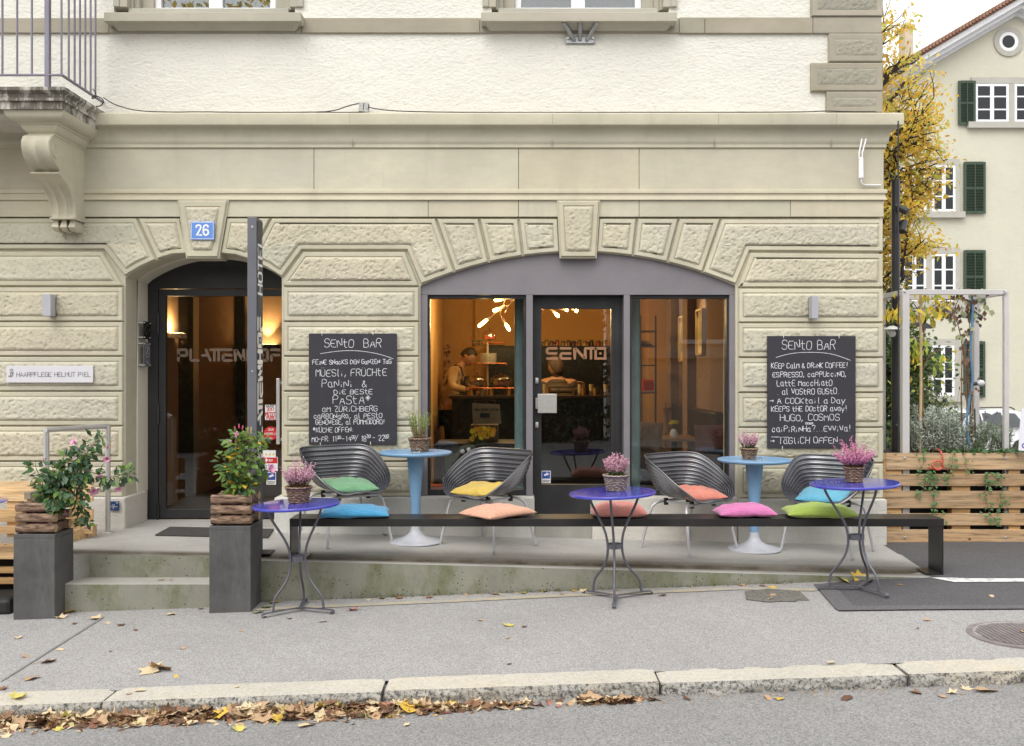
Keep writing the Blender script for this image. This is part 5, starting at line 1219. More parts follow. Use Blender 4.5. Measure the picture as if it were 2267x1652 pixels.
# wireless antenna
Ya = YF - .05
t = thing('wireless_antenna', 'white outdoor wireless unit with two rod antennas near the corner', 'antenna', at(1908, 412, Ya))
c = [at(1906.5, y, Ya) for y in (306, 396)]
part('housing', B().tube([at(1906, 349, Ya), at(1906, 351, Ya), at(1906.2, 394, Ya), at(1906.3, 396.5, Ya)], [.012, .020, .021, .012], 14), WHITEP, t, smooth=40)
b = B()
for xa, xb, x0 in ((1900.5, 1906, 1902), (1908.5, 1915, 1909)): b.tube([at(x0, 352, Ya - .01), at(x0, 338, Ya - .01), at(xb + 2, 309, Ya - .02), at(xb + 2.2, 306.5, Ya - .02)], [.0055, .007, .006, .003], 8)
part('rod_antenna', b, WHITEP, t, smooth=50)
b = B(); b.tube([at(1906.5, 396, Ya), at(1907, 405, Ya), at(1912, 409.5, Ya + .02), at(1917, 410, Ya + .03), at(1950, 410, Ya + .03)], .0065, 8)
part('conduit', b, WHITEP, t, smooth=60)

# ---------------------------------------------------------------- balcony at the upper left
bal = thing('balcony', 'stained stone balcony with grey railing and carved bracket at the upper left', 'balcony', (-3.9, YF, 2.4))
XB = -3.475                           # right end of the balcony at the wall
def ring_profile(b, prof, y_out=7.41, xl=-7.0):
    """profile of (inset, z) run along the front and the right end of the balcony slab"""
    vs = []
    for (p, z) in prof: vs += [(xl, y_out + p, z), (XB - p, y_out + p, z), (XB - p, YF + .02, z)]
    fs = []
    for i in range(len(prof) - 1):
        for k in range(2): fs.append((i * 3 + k, i * 3 + k + 1, (i + 1) * 3 + k + 1, (i + 1) * 3 + k))
    fs.append((0, 2, 1)) if False else None
    b.add(vs, fs)
y0 = 7.36; XB = -3.43
zt_ = fz(192, y0)
prof = [(.6, zt_ + .002), (.0, zt_), (.0, zt_ - .025), (.012, zt_ - .035), (.03, zt_ - .05), (.034, zt_ - .075), (.022, zt_ - .08), (.022, zt_ - .10), (.040, zt_ - .105), (.040, fz(239, 7.37)), (.6, fz(239, 7.37) - .002)]
b = B(); ring_profile(b, prof, y0)
t_ = NT('stained_balcony_stone'); t_.set(Roughness=.9)
cst = t_.ramp(t_.noise(2, 5, .6), [(.3, (.44, .41, .35)), (.7, (.60, .58, .52))])
cst = t_.mix(t_.ramp(t_.noise(6, 7, .75, (1.6, 1.6, .45)), [(.40, 0.0), (.54, .9)]), cst, (.075, .065, .05)); t_.base(cst); t_.bump(t_.noise(60, 4), .3, .006)
part('slab', b, t_.m, bal, smooth=25)
b = B(); b.box(-7, XB - .12, y0 + .12, YF + .02, fz(239, 7.37) - .02, fz(239, 7.37) - .004); part('soffit', b, mat('pale_soffit', (.52, .49, .44), .9), bal)
# corbel: two mouldings above a scrolled console
xc0, xc1 = -3.98, -3.48               # console width (left, right face)
X0, X1 = fx(48, 7.45), fx(172, 7.45)
b = B()
xl_, xr_, yo = fx(10, 7.42), fx(137, 7.42) + .16, 7.42
def cap_prof(prof, xl, xr, yo):
    vs = []
    for (p, z) in prof: vs += [(xl + p, YF + .02, z), (xl + p, yo + p, z), (xr - p, yo + p, z), (xr - p, YF + .02, z)]
    b.add(vs, [(i * 4 + k, i * 4 + k + 1, (i + 1) * 4 + k + 1, (i + 1) * 4 + k) for i in range(len(prof) - 1) for k in range(3)])
za = fz(240, 7.42)
prof = [(.0, za), (.005, za - .03), (.015, za - .055), (.045, za - .08), (.075, za - .088), (.078, za - .10), (.09, za - .105), (.10, za - .13), (.12, za - .155), (.13, za - .16), (.13, za - .175), (.3, za - .175)]
xl_ = fx(6.6, 7.42)
cap_prof(prof, xl_, -3.47, 7.42)
part('bracket_cap', b, STONE, bal, smooth=30)
# console silhouette in y (depth) and z, extruded across its width with three flutes
zc0 = za - .17
sil = [(7.555, 0), (7.50, -.03), (7.475, -.08), (7.475, -.14), (7.50, -.21), (7.56, -.275), (7.62, -.30), (7.655, -.32), (7.66, -.335), (7.62, -.345), (7.615, -.36), (7.68, -.39), (7.78, -.46), (7.86, -.56), (7.905, -.68), (7.925, -.80), (7.93, -.86), (7.90, -.865), (7.90, -.885), (7.945, -.89), (7.95, -.89)]
W0, W1 = -3.83, -3.605
zmap = lambda z: z * .82 if z > -.345 else -.283 - (-.345 - z) * .60
sil = [(y, zmap(z)) for y, z in sil]
nu = 37; b = B()
def flute(u, zrel, k):
    if zrel > -.27:                   # scroll: two hollows with a ridge between
        return .022 * max(0, sin(pi * ((u * 2) % 1))) * smooth01(0, -.10, zrel)
    if -.60 < zrel < -.31: return .022 * max(0, sin(pi * ((u * 3) % 1))) ** .7 * smooth01(-.30, -.35, zrel) * smooth01(-.60, -.55, zrel)
    return 0
vs = []
for j, (y, zr) in enumerate(sil):
    for i in range(nu):
        u = i / (nu - 1); e = .014 if u in (0, 1) else 0
        tap = 1 - .08 * smooth01(-.25, -.5, zr); xm = (W0 + W1) / 2 + .0; hw = (W1 - W0) / 2
        x = W1 - (1 - u) * 2 * hw * tap
        vs.append((x, min(YF, y + flute(u, zr, 0) + e), zc0 + zr))
n = len(sil); fs = [(j * nu + i, (j + 1) * nu + i, (j + 1) * nu + i + 1, j * nu + i + 1) for j in range(n - 1) for i in range(nu - 1)]
b.add(vs, fs)
for side in (0, nu - 1):              # flat cheeks back to the wall
    o = len(b.v); pts = [b.v[j * nu + side] for j in range(n)]
    b.add(pts + [(p[0], YF + .03, p[2]) for p in pts], [((j, n + j, n + j + 1, j + 1) if side == 0 else (j, j + 1, n + j + 1, n + j)) for j in range(n - 1)])
b.add([(W0, 7.56, zc0), (W1, 7.56, zc0), (W1, YF + .03, zc0), (W0, YF + .03, zc0)], [(0, 1, 2, 3)])
for q in range(3):                    # three drops at the foot
    hw = (W1 - W0) / 2; wl = W1 - 2 * hw * .92; ww = (W1 - wl) / 3; xa = wl + ww * q + .006; xb = xa + ww - .012
    z1, z0 = zc0 - .605, zc0 - .70; m = .014
    b.add([(xa + m, 7.95, z1), (xb - m, 7.95, z1), (xb, 7.93, z0 + .03), (xa, 7.93, z0 + .03), (xa + .01, 7.96, z0), (xb - .01, 7.96, z0), (xa + m, YF + .02, z1), (xb - m, YF + .02, z1), (xb, YF + .02, z0 + .03), (xa, YF + .02, z0 + .03), (xb - .01, YF + .02, z0), (xa + .01, YF + .02, z0)],
          [(0, 3, 2, 1), (3, 4, 5, 2), (1, 2, 8, 7), (0, 6, 9, 3), (2, 5, 10, 8), (3, 9, 11, 4), (4, 11, 10, 5)])
# scroll disc on the cheek
P = []
for k in range(26): an = k / 25 * 2 * pi * .75 + 1.2; r = .060 - .02 * k / 25; P.append((W1 + .002, 7.57 + r * cos(an) * .8, zc0 - .13 + r * sin(an)))
b.tube(P, .006, 6)
part('carved_console', b, STONE, bal, smooth=45)
# railing
RAILM = mat('grey_violet_railing_paint', (.20, .19, .235), .45, .1, .1, 6)
yr, Xr = 7.41, -3.474
b = B(); zl, zu = fz(166.5, yr), fz(166.5, yr) + .92
for z in (zl, zu):
    b.box(-7, Xr + .012, yr - .012, yr + .012, z - .006, z + .006); b.box(Xr - .012, Xr + .012, yr + .012, YF + .06, z - .006, z + .006)
part('rail', b, RAILM, bal)
xs_ = [fx(x, yr) for x in (5.3, 38, 70.5)]
for i in range(28): xs_.append(fx(5.3, yr) - .114 * (i + 1))
for x in xs_[:22] + [Xr - .004]:
    part('baluster', B().tube([(x, yr, zl), (x, yr, zu)], .0085, 8), RAILM, bal, smooth=60)
for x in (258, 280, 300, 320, 340, 358):
    s_ = (x / 1.694 - CX); Y_ = Xr * F / s_; part('baluster', B().tube([(Xr, Y_, zl), (Xr, Y_, zu)], .0085, 8), RAILM, bal, smooth=60)
for x in (fx(104.5, yr), fx(104.5, yr) - 2.3):
    part('post', B().box(x - .018, x + .018, yr - .010, yr + .03, zt_ - .02, zu + .03), RAILM, bal, bevel=.003)

# ---------------------------------------------------------------- tall lettered sign post in front of the hotel door
X0, X1, Y0, Y1 = fx(547.5, 7.02), fx(568, 7.02), 7.02, 7.185
zb, zt2 = zterr(-1.9), fz(481, 7.02)
t = thing('sign_post', 'tall slim dark grey sign post with cream lettering before the hotel door', 'sign post', ((X0 + X1) / 2, 7.1, zb))
b = B(); b.box(X0, X1, Y0, Y1, zb, zt2); part('front_panel', b, PILLAR, t, bevel=.003)
b = B(); b.box(X1, X1 + .004, Y0 + .012, Y1 - .006, zb + .02, zt2 - .02); part('letter_panel', b, mat('anthracite_panel', (.04, .04, .046), .5), t)
b = B(); b.box(X0 - .05, X1 + .09, Y0 + .02, Y1 + .02, zb - .002, zb + .012); part('base_plate', b, DARKM2, t, bevel=.002)
b = B()
for y in (502, 822): b.lathe([(.008, 0), (.008, .003), (.003, .003), (.003, .001)], 12, at(549.5 + 9, y, Y0), Matrix.Rotation(radians(90), 3, 'X'))
part('screw', b, INOX, t)
# letters read upwards: along +z, tops towards -y
b = B(); O = Vector((X1 + .004, Y1 - .028, 0)); h = .118
def zpost(y): return fz(y, 7.1)
z_a, z_b = zpost(1010), zpost(700)
logo(b, "PLATTENHOF", z_a, 0, h, z_b - z_a - .02, O, EZ, -EY, EX, h * .27)
part('logo_lettering', b, CREAML, t)
b = B(); z_a, z_b = zpost(651), zpost(525); write(b, "HOTEL", z_a, 0, h, O, EZ, -EY, EX, .018, z_b - z_a, gap=1.5); part('word_lettering', b, STICKW, t)

# ---------------------------------------------------------------- handrail, door mat
Xa, Xb = -3.56, -3.31; zr = .965
t = thing('handrail', 'stainless steel tube handrail beside the hotel steps', 'handrail', (Xb, 7.86, .09))
part('post', B().tube([(Xb, 7.86, zterr(Xb) - .01), (Xb, 7.86, zr)], .021, 16), INOX, t, smooth=60); part('post', B().tube([(Xa, 7.34, zterr(Xa) - .01), (Xa, 7.34, zr)], .021, 16), INOX, t, smooth=60)
part('top_bar', B().tube([(Xa, 7.34 - .02, zr), (Xb, 7.86 + .02, zr)], .021, 16), INOX, t, smooth=60)
part('floor_rosette', B().lathe([(.045, zterr(Xb) + .001), (.043, zterr(Xb) + .006), (.022, zterr(Xb) + .007)], 24, (Xb, 7.86, 0)), INOX, t, smooth=30)
m = NT('coir_mat'); m.set(Roughness=.95); m.base(m.ramp(m.vor(160), [(.1, (.10, .095, .09)), (.6, (.035, .033, .032))])); m.bump(m.vor(160), -.6, .006)
P = [(fx(376, 8.14), 8.14), (fx(343, 7.74), 7.74), (fx(594, 7.74), 7.74), (fx(606, 8.14), 8.14)]
single('door_mat', 'dark grey ribbed door mat in front of the hotel door', 'door mat', B().slab(P, lambda x, y: zterr(x) + .002, lambda x, y: zterr(x) + .014), m.m, (-2.3, 7.9, .08), bevel=.003)
# ---------------------------------------------------------------- shell chairs
random.seed(21)
SHELL = mat('charcoal_shell_plastic', (.050, .049, .060), .27, 0, .12, 3, spec=1.0)
SHELL.node_tree.nodes['Principled BSDF'].inputs['IOR'].default_value = 1.85; LEGM = mat('light_grey_tube', (.52, .52, .53), .4, .3, .06, 20)
def chair_rim(ph):
    c, s = cos(ph), sin(ph)
    k = smooth01(-.5, .5, s)
    x = .335 * math.copysign(abs(c) ** (.62 - .06 * k), c) * (.97 + .03 * k)
    ss = math.copysign(abs(s) ** (.64 - .06 * k), s)
    z = .580 + .170 * ss + (.012 * cos(2 * x / .33 * pi * .9) if s < -.2 else 0) * smooth01(-.2, -.9, s)
    z += .055 * c * c
    y = .03 + .300 * (-ss) if s > 0 else .03 - .27 * ss      # front is +y here, turned to -y below
    return Vector((x, -y, z))                                 # chair faces -y
def chair_pt(ph, v):
    R = chair_rim(ph); C = Vector((0, -.06, .405)); s = sin(ph)
    h = v ** (1.0 - .42 * max(0, s) - .20 * abs(cos(ph)))     # run outwards first ...
    zf = v ** (2.3 if s > -.2 else 2.3 - 1.0 * smooth01(-.2, -.9, s))   # ... then sweep up
    p = Vector((C.x + (R.x - C.x) * h, C.y + (R.y - C.y) * h, C.z + (R.z - C.z) * zf))
    if s > 0: p.y += .05 * s * s * sin(pi * v)
    return p
def chair_surf(u, vv):
    ph = 2 * pi * u; v = .06 + .94 * vv
    p = chair_pt(ph, v); e = 1e-3
    n = (chair_pt(ph + e, v) - p).cross(chair_pt(ph, v + e) - p)
    if n.length > 1e-12: n.normalize()
    w = .0062 * sin(2 * pi * 17.5 * v) * smooth01(.30, .45, v) * smooth01(1.0, .97, v)
    return p + n * w
def make_chair():
    t = thing('shell_chair', 'black ribbed shell chair', 'chair', (0, 0, 0), 'black shell chairs on the terrace')
    NU, NV = 96, 150
    def skip(i, j):
        ph = 2 * pi * (i + .5) / NU; v = .06 + .94 * (j + .5) / (NV - 1)
        return ((ph - pi / 2) / .95) ** 2 + ((v - .47) / .075) ** 2 < 1
    o = part('shell', B().grid(chair_surf, NU, NV, True, skip), SHELL, t, smooth=180)
    sm = o.modifiers.new('solid', 'SOLIDIFY'); sm.thickness = .006; sm.offset = 0
    b = B(); rim = [chair_rim(2 * pi * k / 72) for k in range(73)]; b.tube(rim, .0055, 6, False); part('rim', b, SHELL, t, smooth=180)
    for yy, dy in ((-.17, -.09), (.15, .10)):
        P = [(-.285, yy + dy, 0), (-.245, yy + dy * .35, .30), (-.235, yy + dy * .2, .345), (-.205, yy, .372), (-.16, yy, .378), (.16, yy, .378), (.205, yy, .372), (.235, yy + dy * .2, .345), (.245, yy + dy * .35, .30), (.285, yy + dy, 0)]
        part('leg_frame', B().tube(P, .0115, 10), LEGM, t, smooth=60)
    b = B(); b.tube([(-.13, -.17, .378), (-.13, .15, .378)], .009, 8); b.tube([(.13, -.17, .378), (.13, .15, .378)], .009, 8); part('seat_bearer', b, LEGM, t, smooth=60)
    b = B()
    for x in (-.13, .13):
        for y in (-.15, .12): part('buffer', B().box(x - .014, x + .014, y - .012, y + .012, .35, .405), RUBBER, t)
    for x in (-.285, .285):
        for y in (-.26, .25): part('foot_cap', B().tube([(x, y, 0), (x, y, .02)], .013, 8), LEGM, t)
    return t
chair = make_chair()
def cloth(name, c):
    if name in MATS: return MATS[name]
    t = NT(name); t.set(Roughness=.9); t.b.inputs['Sheen Weight'].default_value = .25
    t.base(t.mix(t.ramp(t.noise(260, 2), [(.35, .18), (.6, 0.0)]), t.ramp(t.noise(7, 5, .6), [(.3, sh(c, .88)), (.7, sh(c, 1.08))]), sh(c, .6)))
    nb = t.bump(t.noise(13, 4, .6, (1, 2.4, 1)), .85, .022); t.bump(t.noise(300, 2), .25, .002, nb); MATS[name] = t.m; return t.m
seats = [  # photo x of the seat centre, distance, turn, cushion colour and turn
    (763, 7.70, 38, 'black ribbed shell chair with a green cushion', (.17, .37, .20), 'mint_green', 'green square cushion on the black shell chair by the menu board'),
    (1081, 7.66, -40, 'black ribbed shell chair with a yellow cushion', (.62, .43, .08), 'mustard_yellow', 'yellow square cushion on the black shell chair under the bar window'),
    (1524, 7.68, 38, 'black ribbed shell chair with a coral cushion', (.64, .21, .15), 'coral', 'coral square cushion on the shell chair in front of the right window'),
    (1832, 7.72, -38, 'black ribbed shell chair with a sky blue cushion', (.11, .38, .53), 'sky_blue', 'sky blue cushion on the shell chair below the coffee board')]
for i, (x, Y, rot, label, col, cn, clabel) in enumerate(seats):
    X = fx(x, Y); loc = Vector((X, Y, zterr(X) + .0015)); R = radians(rot)
    t = chair if i == 0 else dup(chair, loc, R, label)
    if i == 0: t.location = loc; t.rotation_euler = (0, 0, R); t['label'] = label
    M = Matrix.Translation(loc) @ Matrix.Rotation(R, 4, 'Z') @ Matrix.Translation((.0, -.075, .450)) @ Matrix.Rotation(radians(8), 4, 'X') @ Matrix.Rotation(radians((-8, 6, -12, 9)[i]), 4, 'Z')
    single('seat_cushion', clabel, 'cushion', weld(cushion(.385, .34, .080, 3.1 * i, 26, M, .014)), cloth(cn + '_cotton', col), M.translation, 'square cushions on the shell chairs', smooth=180)

# ---------------------------------------------------------------- long steel bench and its cushions
XbL, XbR = fx(641, 6.90), fx(2090, 6.90); yb0, yb1, zb = 6.90, 7.14, .352
t = thing('steel_bench', 'long low black steel bench along the terrace edge', 'bench', (0, 7.0, 0))
b = B(); b.box(XbL, XbR, yb0 + .008, yb1, zb - .008, zb); part('seat_plate', b, STEELB, t, bevel=.002)
b = B(); b.box(XbL, XbR, yb0, yb0 + .008, zb - .056, zb + .0); b.box(XbL + .01, XbR - .01, yb1 - .008, yb1, zb - .05, zb - .008); part('fascia', b, STEELB, t, bevel=.0015)
for xa, zg in ((XbL, zterr(XbL) - .002), (XbR - .010, zpave(XbR, 6.9) + .008)):
    part('leg', B().box(xa, xa + .010, yb0 + .008, yb1, zg, zb - .008), STEELB, t, bevel=.001)
    s_ = 1 if xa < 0 else -1
    part('foot_plate', B().box(min(xa, xa + s_ * .11), max(xa, xa + s_ * .11), yb0 + .02, yb1 - .01, zg, zg + .010), STEELB, t, bevel=.001)
for i, (x, w, d, rz, col, cn, label) in enumerate(((784, .50, .42, 6, (.045, .26, .47), 'azure', 'azure blue cushion at the menu board end of the steel bench'), (1102, .46, .44, 42, (.67, .36, .24), 'peach', 'peach cushion lying cornerwise on the steel bench under the yellow one'), (1371, .40, .28, 0, (.64, .25, .21), 'salmon', 'salmon pink cushion on the steel bench behind the middle bistro table'), (1652, .42, .30, 3, (.57, .16, .37), 'rose_pink', 'rose pink cushion on the steel bench in front of the pedestal table'), (1819, .50, .40, -6, (.33, .44, .075), 'lime', 'lime green cushion on the steel bench below the sky blue one'))):
    Yc = 7.01; X = fx(x, Yc - .05); th = (.080, .085, .10, .09, .09)[i]
    M = Matrix.Translation((X, Yc + (.0 if d > .35 else .0), zb + th * .36)) @ Matrix.Rotation(radians(rz), 4, 'Z')
    single('bench_cushion', label, 'cushion', weld(cushion(w, d * .8 if rz != 42 else d * .80, th, 1.7 * i + 9, 26, M, -.008)), cloth(cn + '_cotton', col), M.translation, 'cushions on the steel bench', smooth=180)

# ---------------------------------------------------------------- light blue pedestal tables
LBLUE = mat('light_blue_lacquer', (.20, .36, .56), .38, 0, .06, 5, .06, 60); PEDM = mat('pale_grey_lacquer', (.50, .51, .55), .4, 0, .12, 6, .10, 40)
t = thing('pedestal_table', 'light blue pedestal table between the green and yellow cushion chairs', 'table', (0, 0, 0), 'light blue pedestal tables')
part('tabletop', B().lathe([(0, .700), (.27, .700), (.290, .712), (.292, .722), (.288, .727), (0, .727)], 56), LBLUE, t, smooth=35)
part('trumpet_stem', B().lathe([(.072, .700), (.071, .69), (.056, .55), (.044, .38), (.037, .22), (.035, .14)], 32), LBLUE, t, smooth=60)
part('base', B().lathe([(.035, .14), (.040, .10), (.058, .068), (.095, .042), (.15, .024), (.20, .013), (.212, .008), (.213, .002), (.20, .0)], 48), PEDM, t, smooth=60)
ped = []
for i, (x, lab) in enumerate(((920, None), (1670, 'light blue pedestal table between the coral and sky blue cushion chairs'))):
    Y = 7.72; X = fx(x, Y); loc = (X, Y, zterr(X) + .002)
    if i == 0: t.location = loc; ped.append(loc)
    else: dup(t, loc, .3, lab); ped.append(loc)

# ---------------------------------------------------------------- violet blue bistro tables
VBLUE = mat('violet_blue_enamel', (.058, .062, .43), .16, 0, .05, 3, coat=.5); BIST = mat('grey_violet_wrought_steel', (.125, .125, .15), .42, .4, .1, 10)
t = thing('bistro_table', 'blue bistro table', 'table', (0, 0, 0), 'blue metal bistro tables')
part('tabletop', B().lathe([(0, .728), (.285, .728), (.287, .716), (.291, .714), (.296, .718), (.297, .728), (.292, .7335), (.284, .734), (0, .7345)], 64), VBLUE, t, smooth=40)
b = B(); b.lathe([(.135, .712), (.205, .712), (.205, .728), (.135, .728), (.135, .712)], 32); part('underframe', b, BIST, t)
part('ring', B().lathe([(.046, .345), (.050, .345), (.050, .378), (.046, .378), (.046, .345)], 32), BIST, t, smooth=30)
prof = [(.205, .722), (.200, .690), (.178, .640), (.140, .575), (.100, .510), (.072, .450), (.060, .400), (.056, .350), (.060, .300), (.078, .240), (.115, .185), (.155, .145), (.180, .110), (.190, .070), (.192, .022)]
for k in range(3):
    an = 2 * pi * k / 3
    P = [Vector((r * cos(an), r * sin(an), z)) for r, z in prof]; Q = P
    n_ = [Q[0]]
    for i in range(len(Q) - 1): n_ += [Q[i] * .75 + Q[i + 1] * .25, Q[i] * .25 + Q[i + 1] * .75]
    part('leg', B().tube(n_ + [Q[-1]], .0085, 8), BIST, t, smooth=60)
for k in range(3):
    an = 2 * pi * k / 3; d = Vector((cos(an), sin(an), 0)); s_ = Vector((-sin(an), cos(an), 0))
    path = [(0.0, .020), (.15, .022), (.24, .022), (.262, .020), (.274, .012), (.270, .003), (.256, .001), (.246, .006)]
    vs = []; fs = []
    for (r, z) in path:
        for w in (-.0125, .0125):
            for dz in (0, .005): vs.append(d * r + s_ * w + Vector((0, 0, z + dz * (1 if r < .27 and z > .008 else .4))))
    for i in range(len(path) - 1):
        o = i * 4; fs += [(o, o + 4, o + 6, o + 2), (o + 1, o + 3, o + 7, o + 5), (o, o + 1, o + 5, o + 4), (o + 2, o + 6, o + 7, o + 3)]
    part('foot_strip', B().add(vs, fs), BIST, t, smooth=40)
bist = []
for i, (x, Y, rot, lab) in enumerate(((665.5, 6.55, 215, 'blue bistro table with heather basket nearest the lettered sign post'), (1365, 6.58, 260, 'blue bistro table with heather basket in front of the bar door'), (1901, 6.57, 172, 'blue bistro table with the fullest heather basket beside the wooden planter'))):
    X = fx(x, Y); loc = Vector((X, Y, zpave(X, Y) + (.006 if i < 2 else .012))); e = (0, radians(-2.2), radians(rot))
    o = t if i == 0 else dup(t, loc, 0, lab)
    o.location = loc; o['label'] = lab
    o.rotation_mode = 'QUATERNION'; o.rotation_quaternion = (Matrix.Rotation(radians(-2.2), 3, 'Y') @ Matrix.Rotation(radians(rot), 3, 'Z')).to_quaternion()
    bist.append(loc)

# ---------------------------------------------------------------- wicker baskets with heather, rosemary
WICK = NT('wicker'); WICK.set(Roughness=.75); WICK.base(WICK.ramp(WICK.noise(45, 3, .6, (1, 1, 3)), [(.32, (.07, .04, .025)), (.5, (.21, .13, .08)), (.68, (.38, .27, .18))])); WICK = WICK.m
WICKG = NT('grey_wicker'); WICKG.set(Roughness=.8); WICKG.base(WICKG.ramp(WICKG.noise(45, 3, .6, (1, 1, 3)), [(.32, (.10, .075, .06)), (.5, (.27, .21, .165)), (.68, (.46, .39, .32))])); WICKG = WICKG.m
def basket(b, c, r0, r1, h, rows=9, n=44):
    c = Vector(c); rnd = random.Random(int(c.x * 1000))
    for q in range(rows):
        z = h * (q + .5) / rows; r = r0 + (r1 - r0) * z / h; P = []
        for k in range(n + 1):
            an = 2 * pi * k / n; w = .0035 * sin(an * n / 4 + pi * (q % 2)); P.append(c + Vector(((r + w) * cos(an), (r + w) * sin(an), z + rnd.uniform(-.0012, .0012))))
        b.tube(P, h / rows * .50, 5, False)
    for k in range(n // 2):
        an = 4 * pi * k / n; b.tube([c + Vector((r0 * cos(an), r0 * sin(an), 0)), c + Vector((r1 * cos(an), r1 * sin(an), h * 1.02))], .0022, 4)
    P = [c + Vector(((r1 + .004) * cos(2 * pi * k / 40), (r1 + .004) * sin(2 * pi * k / 40), h + .003 * sin(k * 2.4))) for k in range(41)]
    b.tube(P, .008, 6, False)
    b.lathe([(0, 0), (r0 * .95, 0), (r1 * .93, h * .9), (0, h * .9)], 24, c)
HPINK = [mat('heather_pink_%s' % n, c, .8, 0, .12, 60) for n, c in (('pale', (.60, .34, .42)), ('rose', (.62, .25, .40)), ('deep', (.48, .12, .30)))]
HLEAF = [mat('heather_green', (.075, .11, .035), .8, 0, .25, 40), mat('heather_brown', (.14, .085, .045), .8, 0, .3, 40)]
def heather(parent, c, r, h, pink, leafm, seed, n=95, spread=.9):
    rnd = random.Random(seed); bf, bl = B(), B(); c = Vector(c)
    for k in range(n):
        an = rnd.uniform(0, 2 * pi); q = sqrt(rnd.random()); base = c + Vector((r * .55 * q * cos(an), r * .55 * q * sin(an), 0))
        d = Vector((cos(an) * q * spread * .62, sin(an) * q * spread * .62, 1)).normalized(); L = h * rnd.uniform(.62, 1.05) * (1 - .25 * q)
        tip = base + d * L; bl.tube([base, base + d * L * .6], [.0016, .001], 4, False)
        for m in range(10):                     # green needles below
            s_ = rnd.uniform(.12, .55); p = base + d * L * s_; e = Vector((rnd.uniform(-1, 1), rnd.uniform(-1, 1), rnd.uniform(.1, 1)))
            bl.leaf(p, e, Vector((rnd.uniform(-1, 1), rnd.uniform(-1, 1), .2)), .016, .0045)
        for m in range(26):                     # bells along the spike
            s_ = .42 + .58 * m / 26; p = base + d * L * s_; e = Vector((rnd.uniform(-1, 1), rnd.uniform(-1, 1), rnd.uniform(-.2, .7)))
            bf.leaf(p, e, Vector((rnd.uniform(-1, 1), rnd.uniform(-1, 1), rnd.uniform(-1, 1))), .0125 * (1.25 - .7 * (s_ - .4)), .0075)
    part('flowers', bf, pink, parent); part('foliage', bl, leafm, parent)
def table_pt(i, dx_, dy_): return bist[i] + Vector((dx_, dy_, .736 + dx_ * .038))
for (nm, i, dx_, dy_, r0, r1, h, hh, pk, lf, wk, sd, n, sp, lab) in (
    ('heather_basket', 0, -.02, .03, .060, .083, .105, .235, HPINK[0], HLEAF[1], WICK, 3, 95, 1.15, 'pink heather in a brown wicker basket on the table by the sign post'),
    ('heather_basket', 1, .0, .03, .060, .082, .105, .185, HPINK[0], HLEAF[0], WICKG, 5, 90, .75, 'pale pink heather in a grey wicker basket on the middle bistro table'),
    ('heather_basket', 2, -.025, .02, .050, .062, .098, .235, HPINK[1], HLEAF[1], WICK, 8, 120, 1.75, 'bushy bright pink heather in a slim basket on the table by the planter')):
    p = table_pt(i, dx_, dy_); t = thing(nm, lab, 'plant pot', p, 'baskets of plants on the tables')
    b = B(); basket(b, p, r0, r1, h); part('basket', b, wk, t, smooth=60); heather(t, p + Vector((0, 0, h * .85)), r1 * .9, hh, pk, lf, sd, n, sp)
p = Vector(ped[1]) + Vector((-.055, -.05, .728)); t = thing('heather_basket', 'small pale heather in a wicker basket on the light blue table near the corner', 'plant pot', p, 'baskets of plants on the tables')
b = B(); basket(b, p, .045, .064, .085, 8, 36); part('basket', b, WICK, t, smooth=60); heather(t, p + Vector((0, 0, .07)), .06, .175, HPINK[0], HLEAF[0], 12, 60, 1.0)
p = Vector(ped[0]) + Vector((.035, -.02, .728)); t = thing('rosemary_basket', 'bright green rosemary in a wicker basket on the light blue table', 'plant pot', p, 'baskets of plants on the tables')
b = B(); basket(b, p, .062, .084, .105); part('basket', b, WICK, t, smooth=60)
rnd = random.Random(4); bl, bs, bd = B(), B(), B()
for k in range(34):
    an = rnd.uniform(0, 2 * pi); q = sqrt(rnd.random()); base = p + Vector((.05 * q * cos(an), .05 * q * sin(an), .09)); d = Vector((cos(an) * q * .32, sin(an) * q * .32, 1)).normalized(); L = rnd.uniform(.14, .245)
    bs.tube([base, base + d * L], [.002, .001], 4, False)
    for m in range(44):
        s_ = rnd.uniform(.1, 1.0); e = Vector((rnd.uniform(-1, 1), rnd.uniform(-1, 1), rnd.uniform(.3, 1.1)))
        (bd if s_ < .42 and rnd.random() < .75 else bl).leaf(base + d * L * s_, e, Vector((rnd.uniform(-1, 1), rnd.uniform(-1, 1), .3)), rnd.uniform(.018, .030), .0036)
part('foliage', bl, mat('rosemary_green', (.28, .36, .10), .7, 0, .3, 25), t); part('dry_needles', bd, mat('dry_needles', (.28, .20, .11), .8, 0, .3, 40), t); part('stems', bs, mat('rosemary_stem', (.16, .11, .06), .8), t)
# small glass ashtrays
for i, (q, dx_, dy_, lab) in enumerate(((0, .025, -.16, 'small square glass ashtray by the rosemary basket'), (1, -.02, -.16, 'small square glass ashtray by the little heather basket'))):
    p = Vector(ped[q]) + Vector((dx_, dy_, .7275)); b = B(); s_ = .036
    b.box(p.x - s_, p.x + s_, p.y - s_, p.y + s_, p.z, p.z + .008)
    for (a, c, e, f) in ((-s_, s_, -s_, -s_ + .009), (-s_, s_, s_ - .009, s_), (-s_, -s_ + .009, -s_ + .009, s_ - .009), (s_ - .009, s_, -s_ + .009, s_ - .009)): b.box(p.x + a, p.x + c, p.y + e, p.y + f, p.z + .008, p.z + .034)
    single('glass_ashtray', lab, 'ashtray', b, glass('ashtray_glass', (.95, .97, .99), 1.6), p, 'glass ashtrays', bevel=.003)

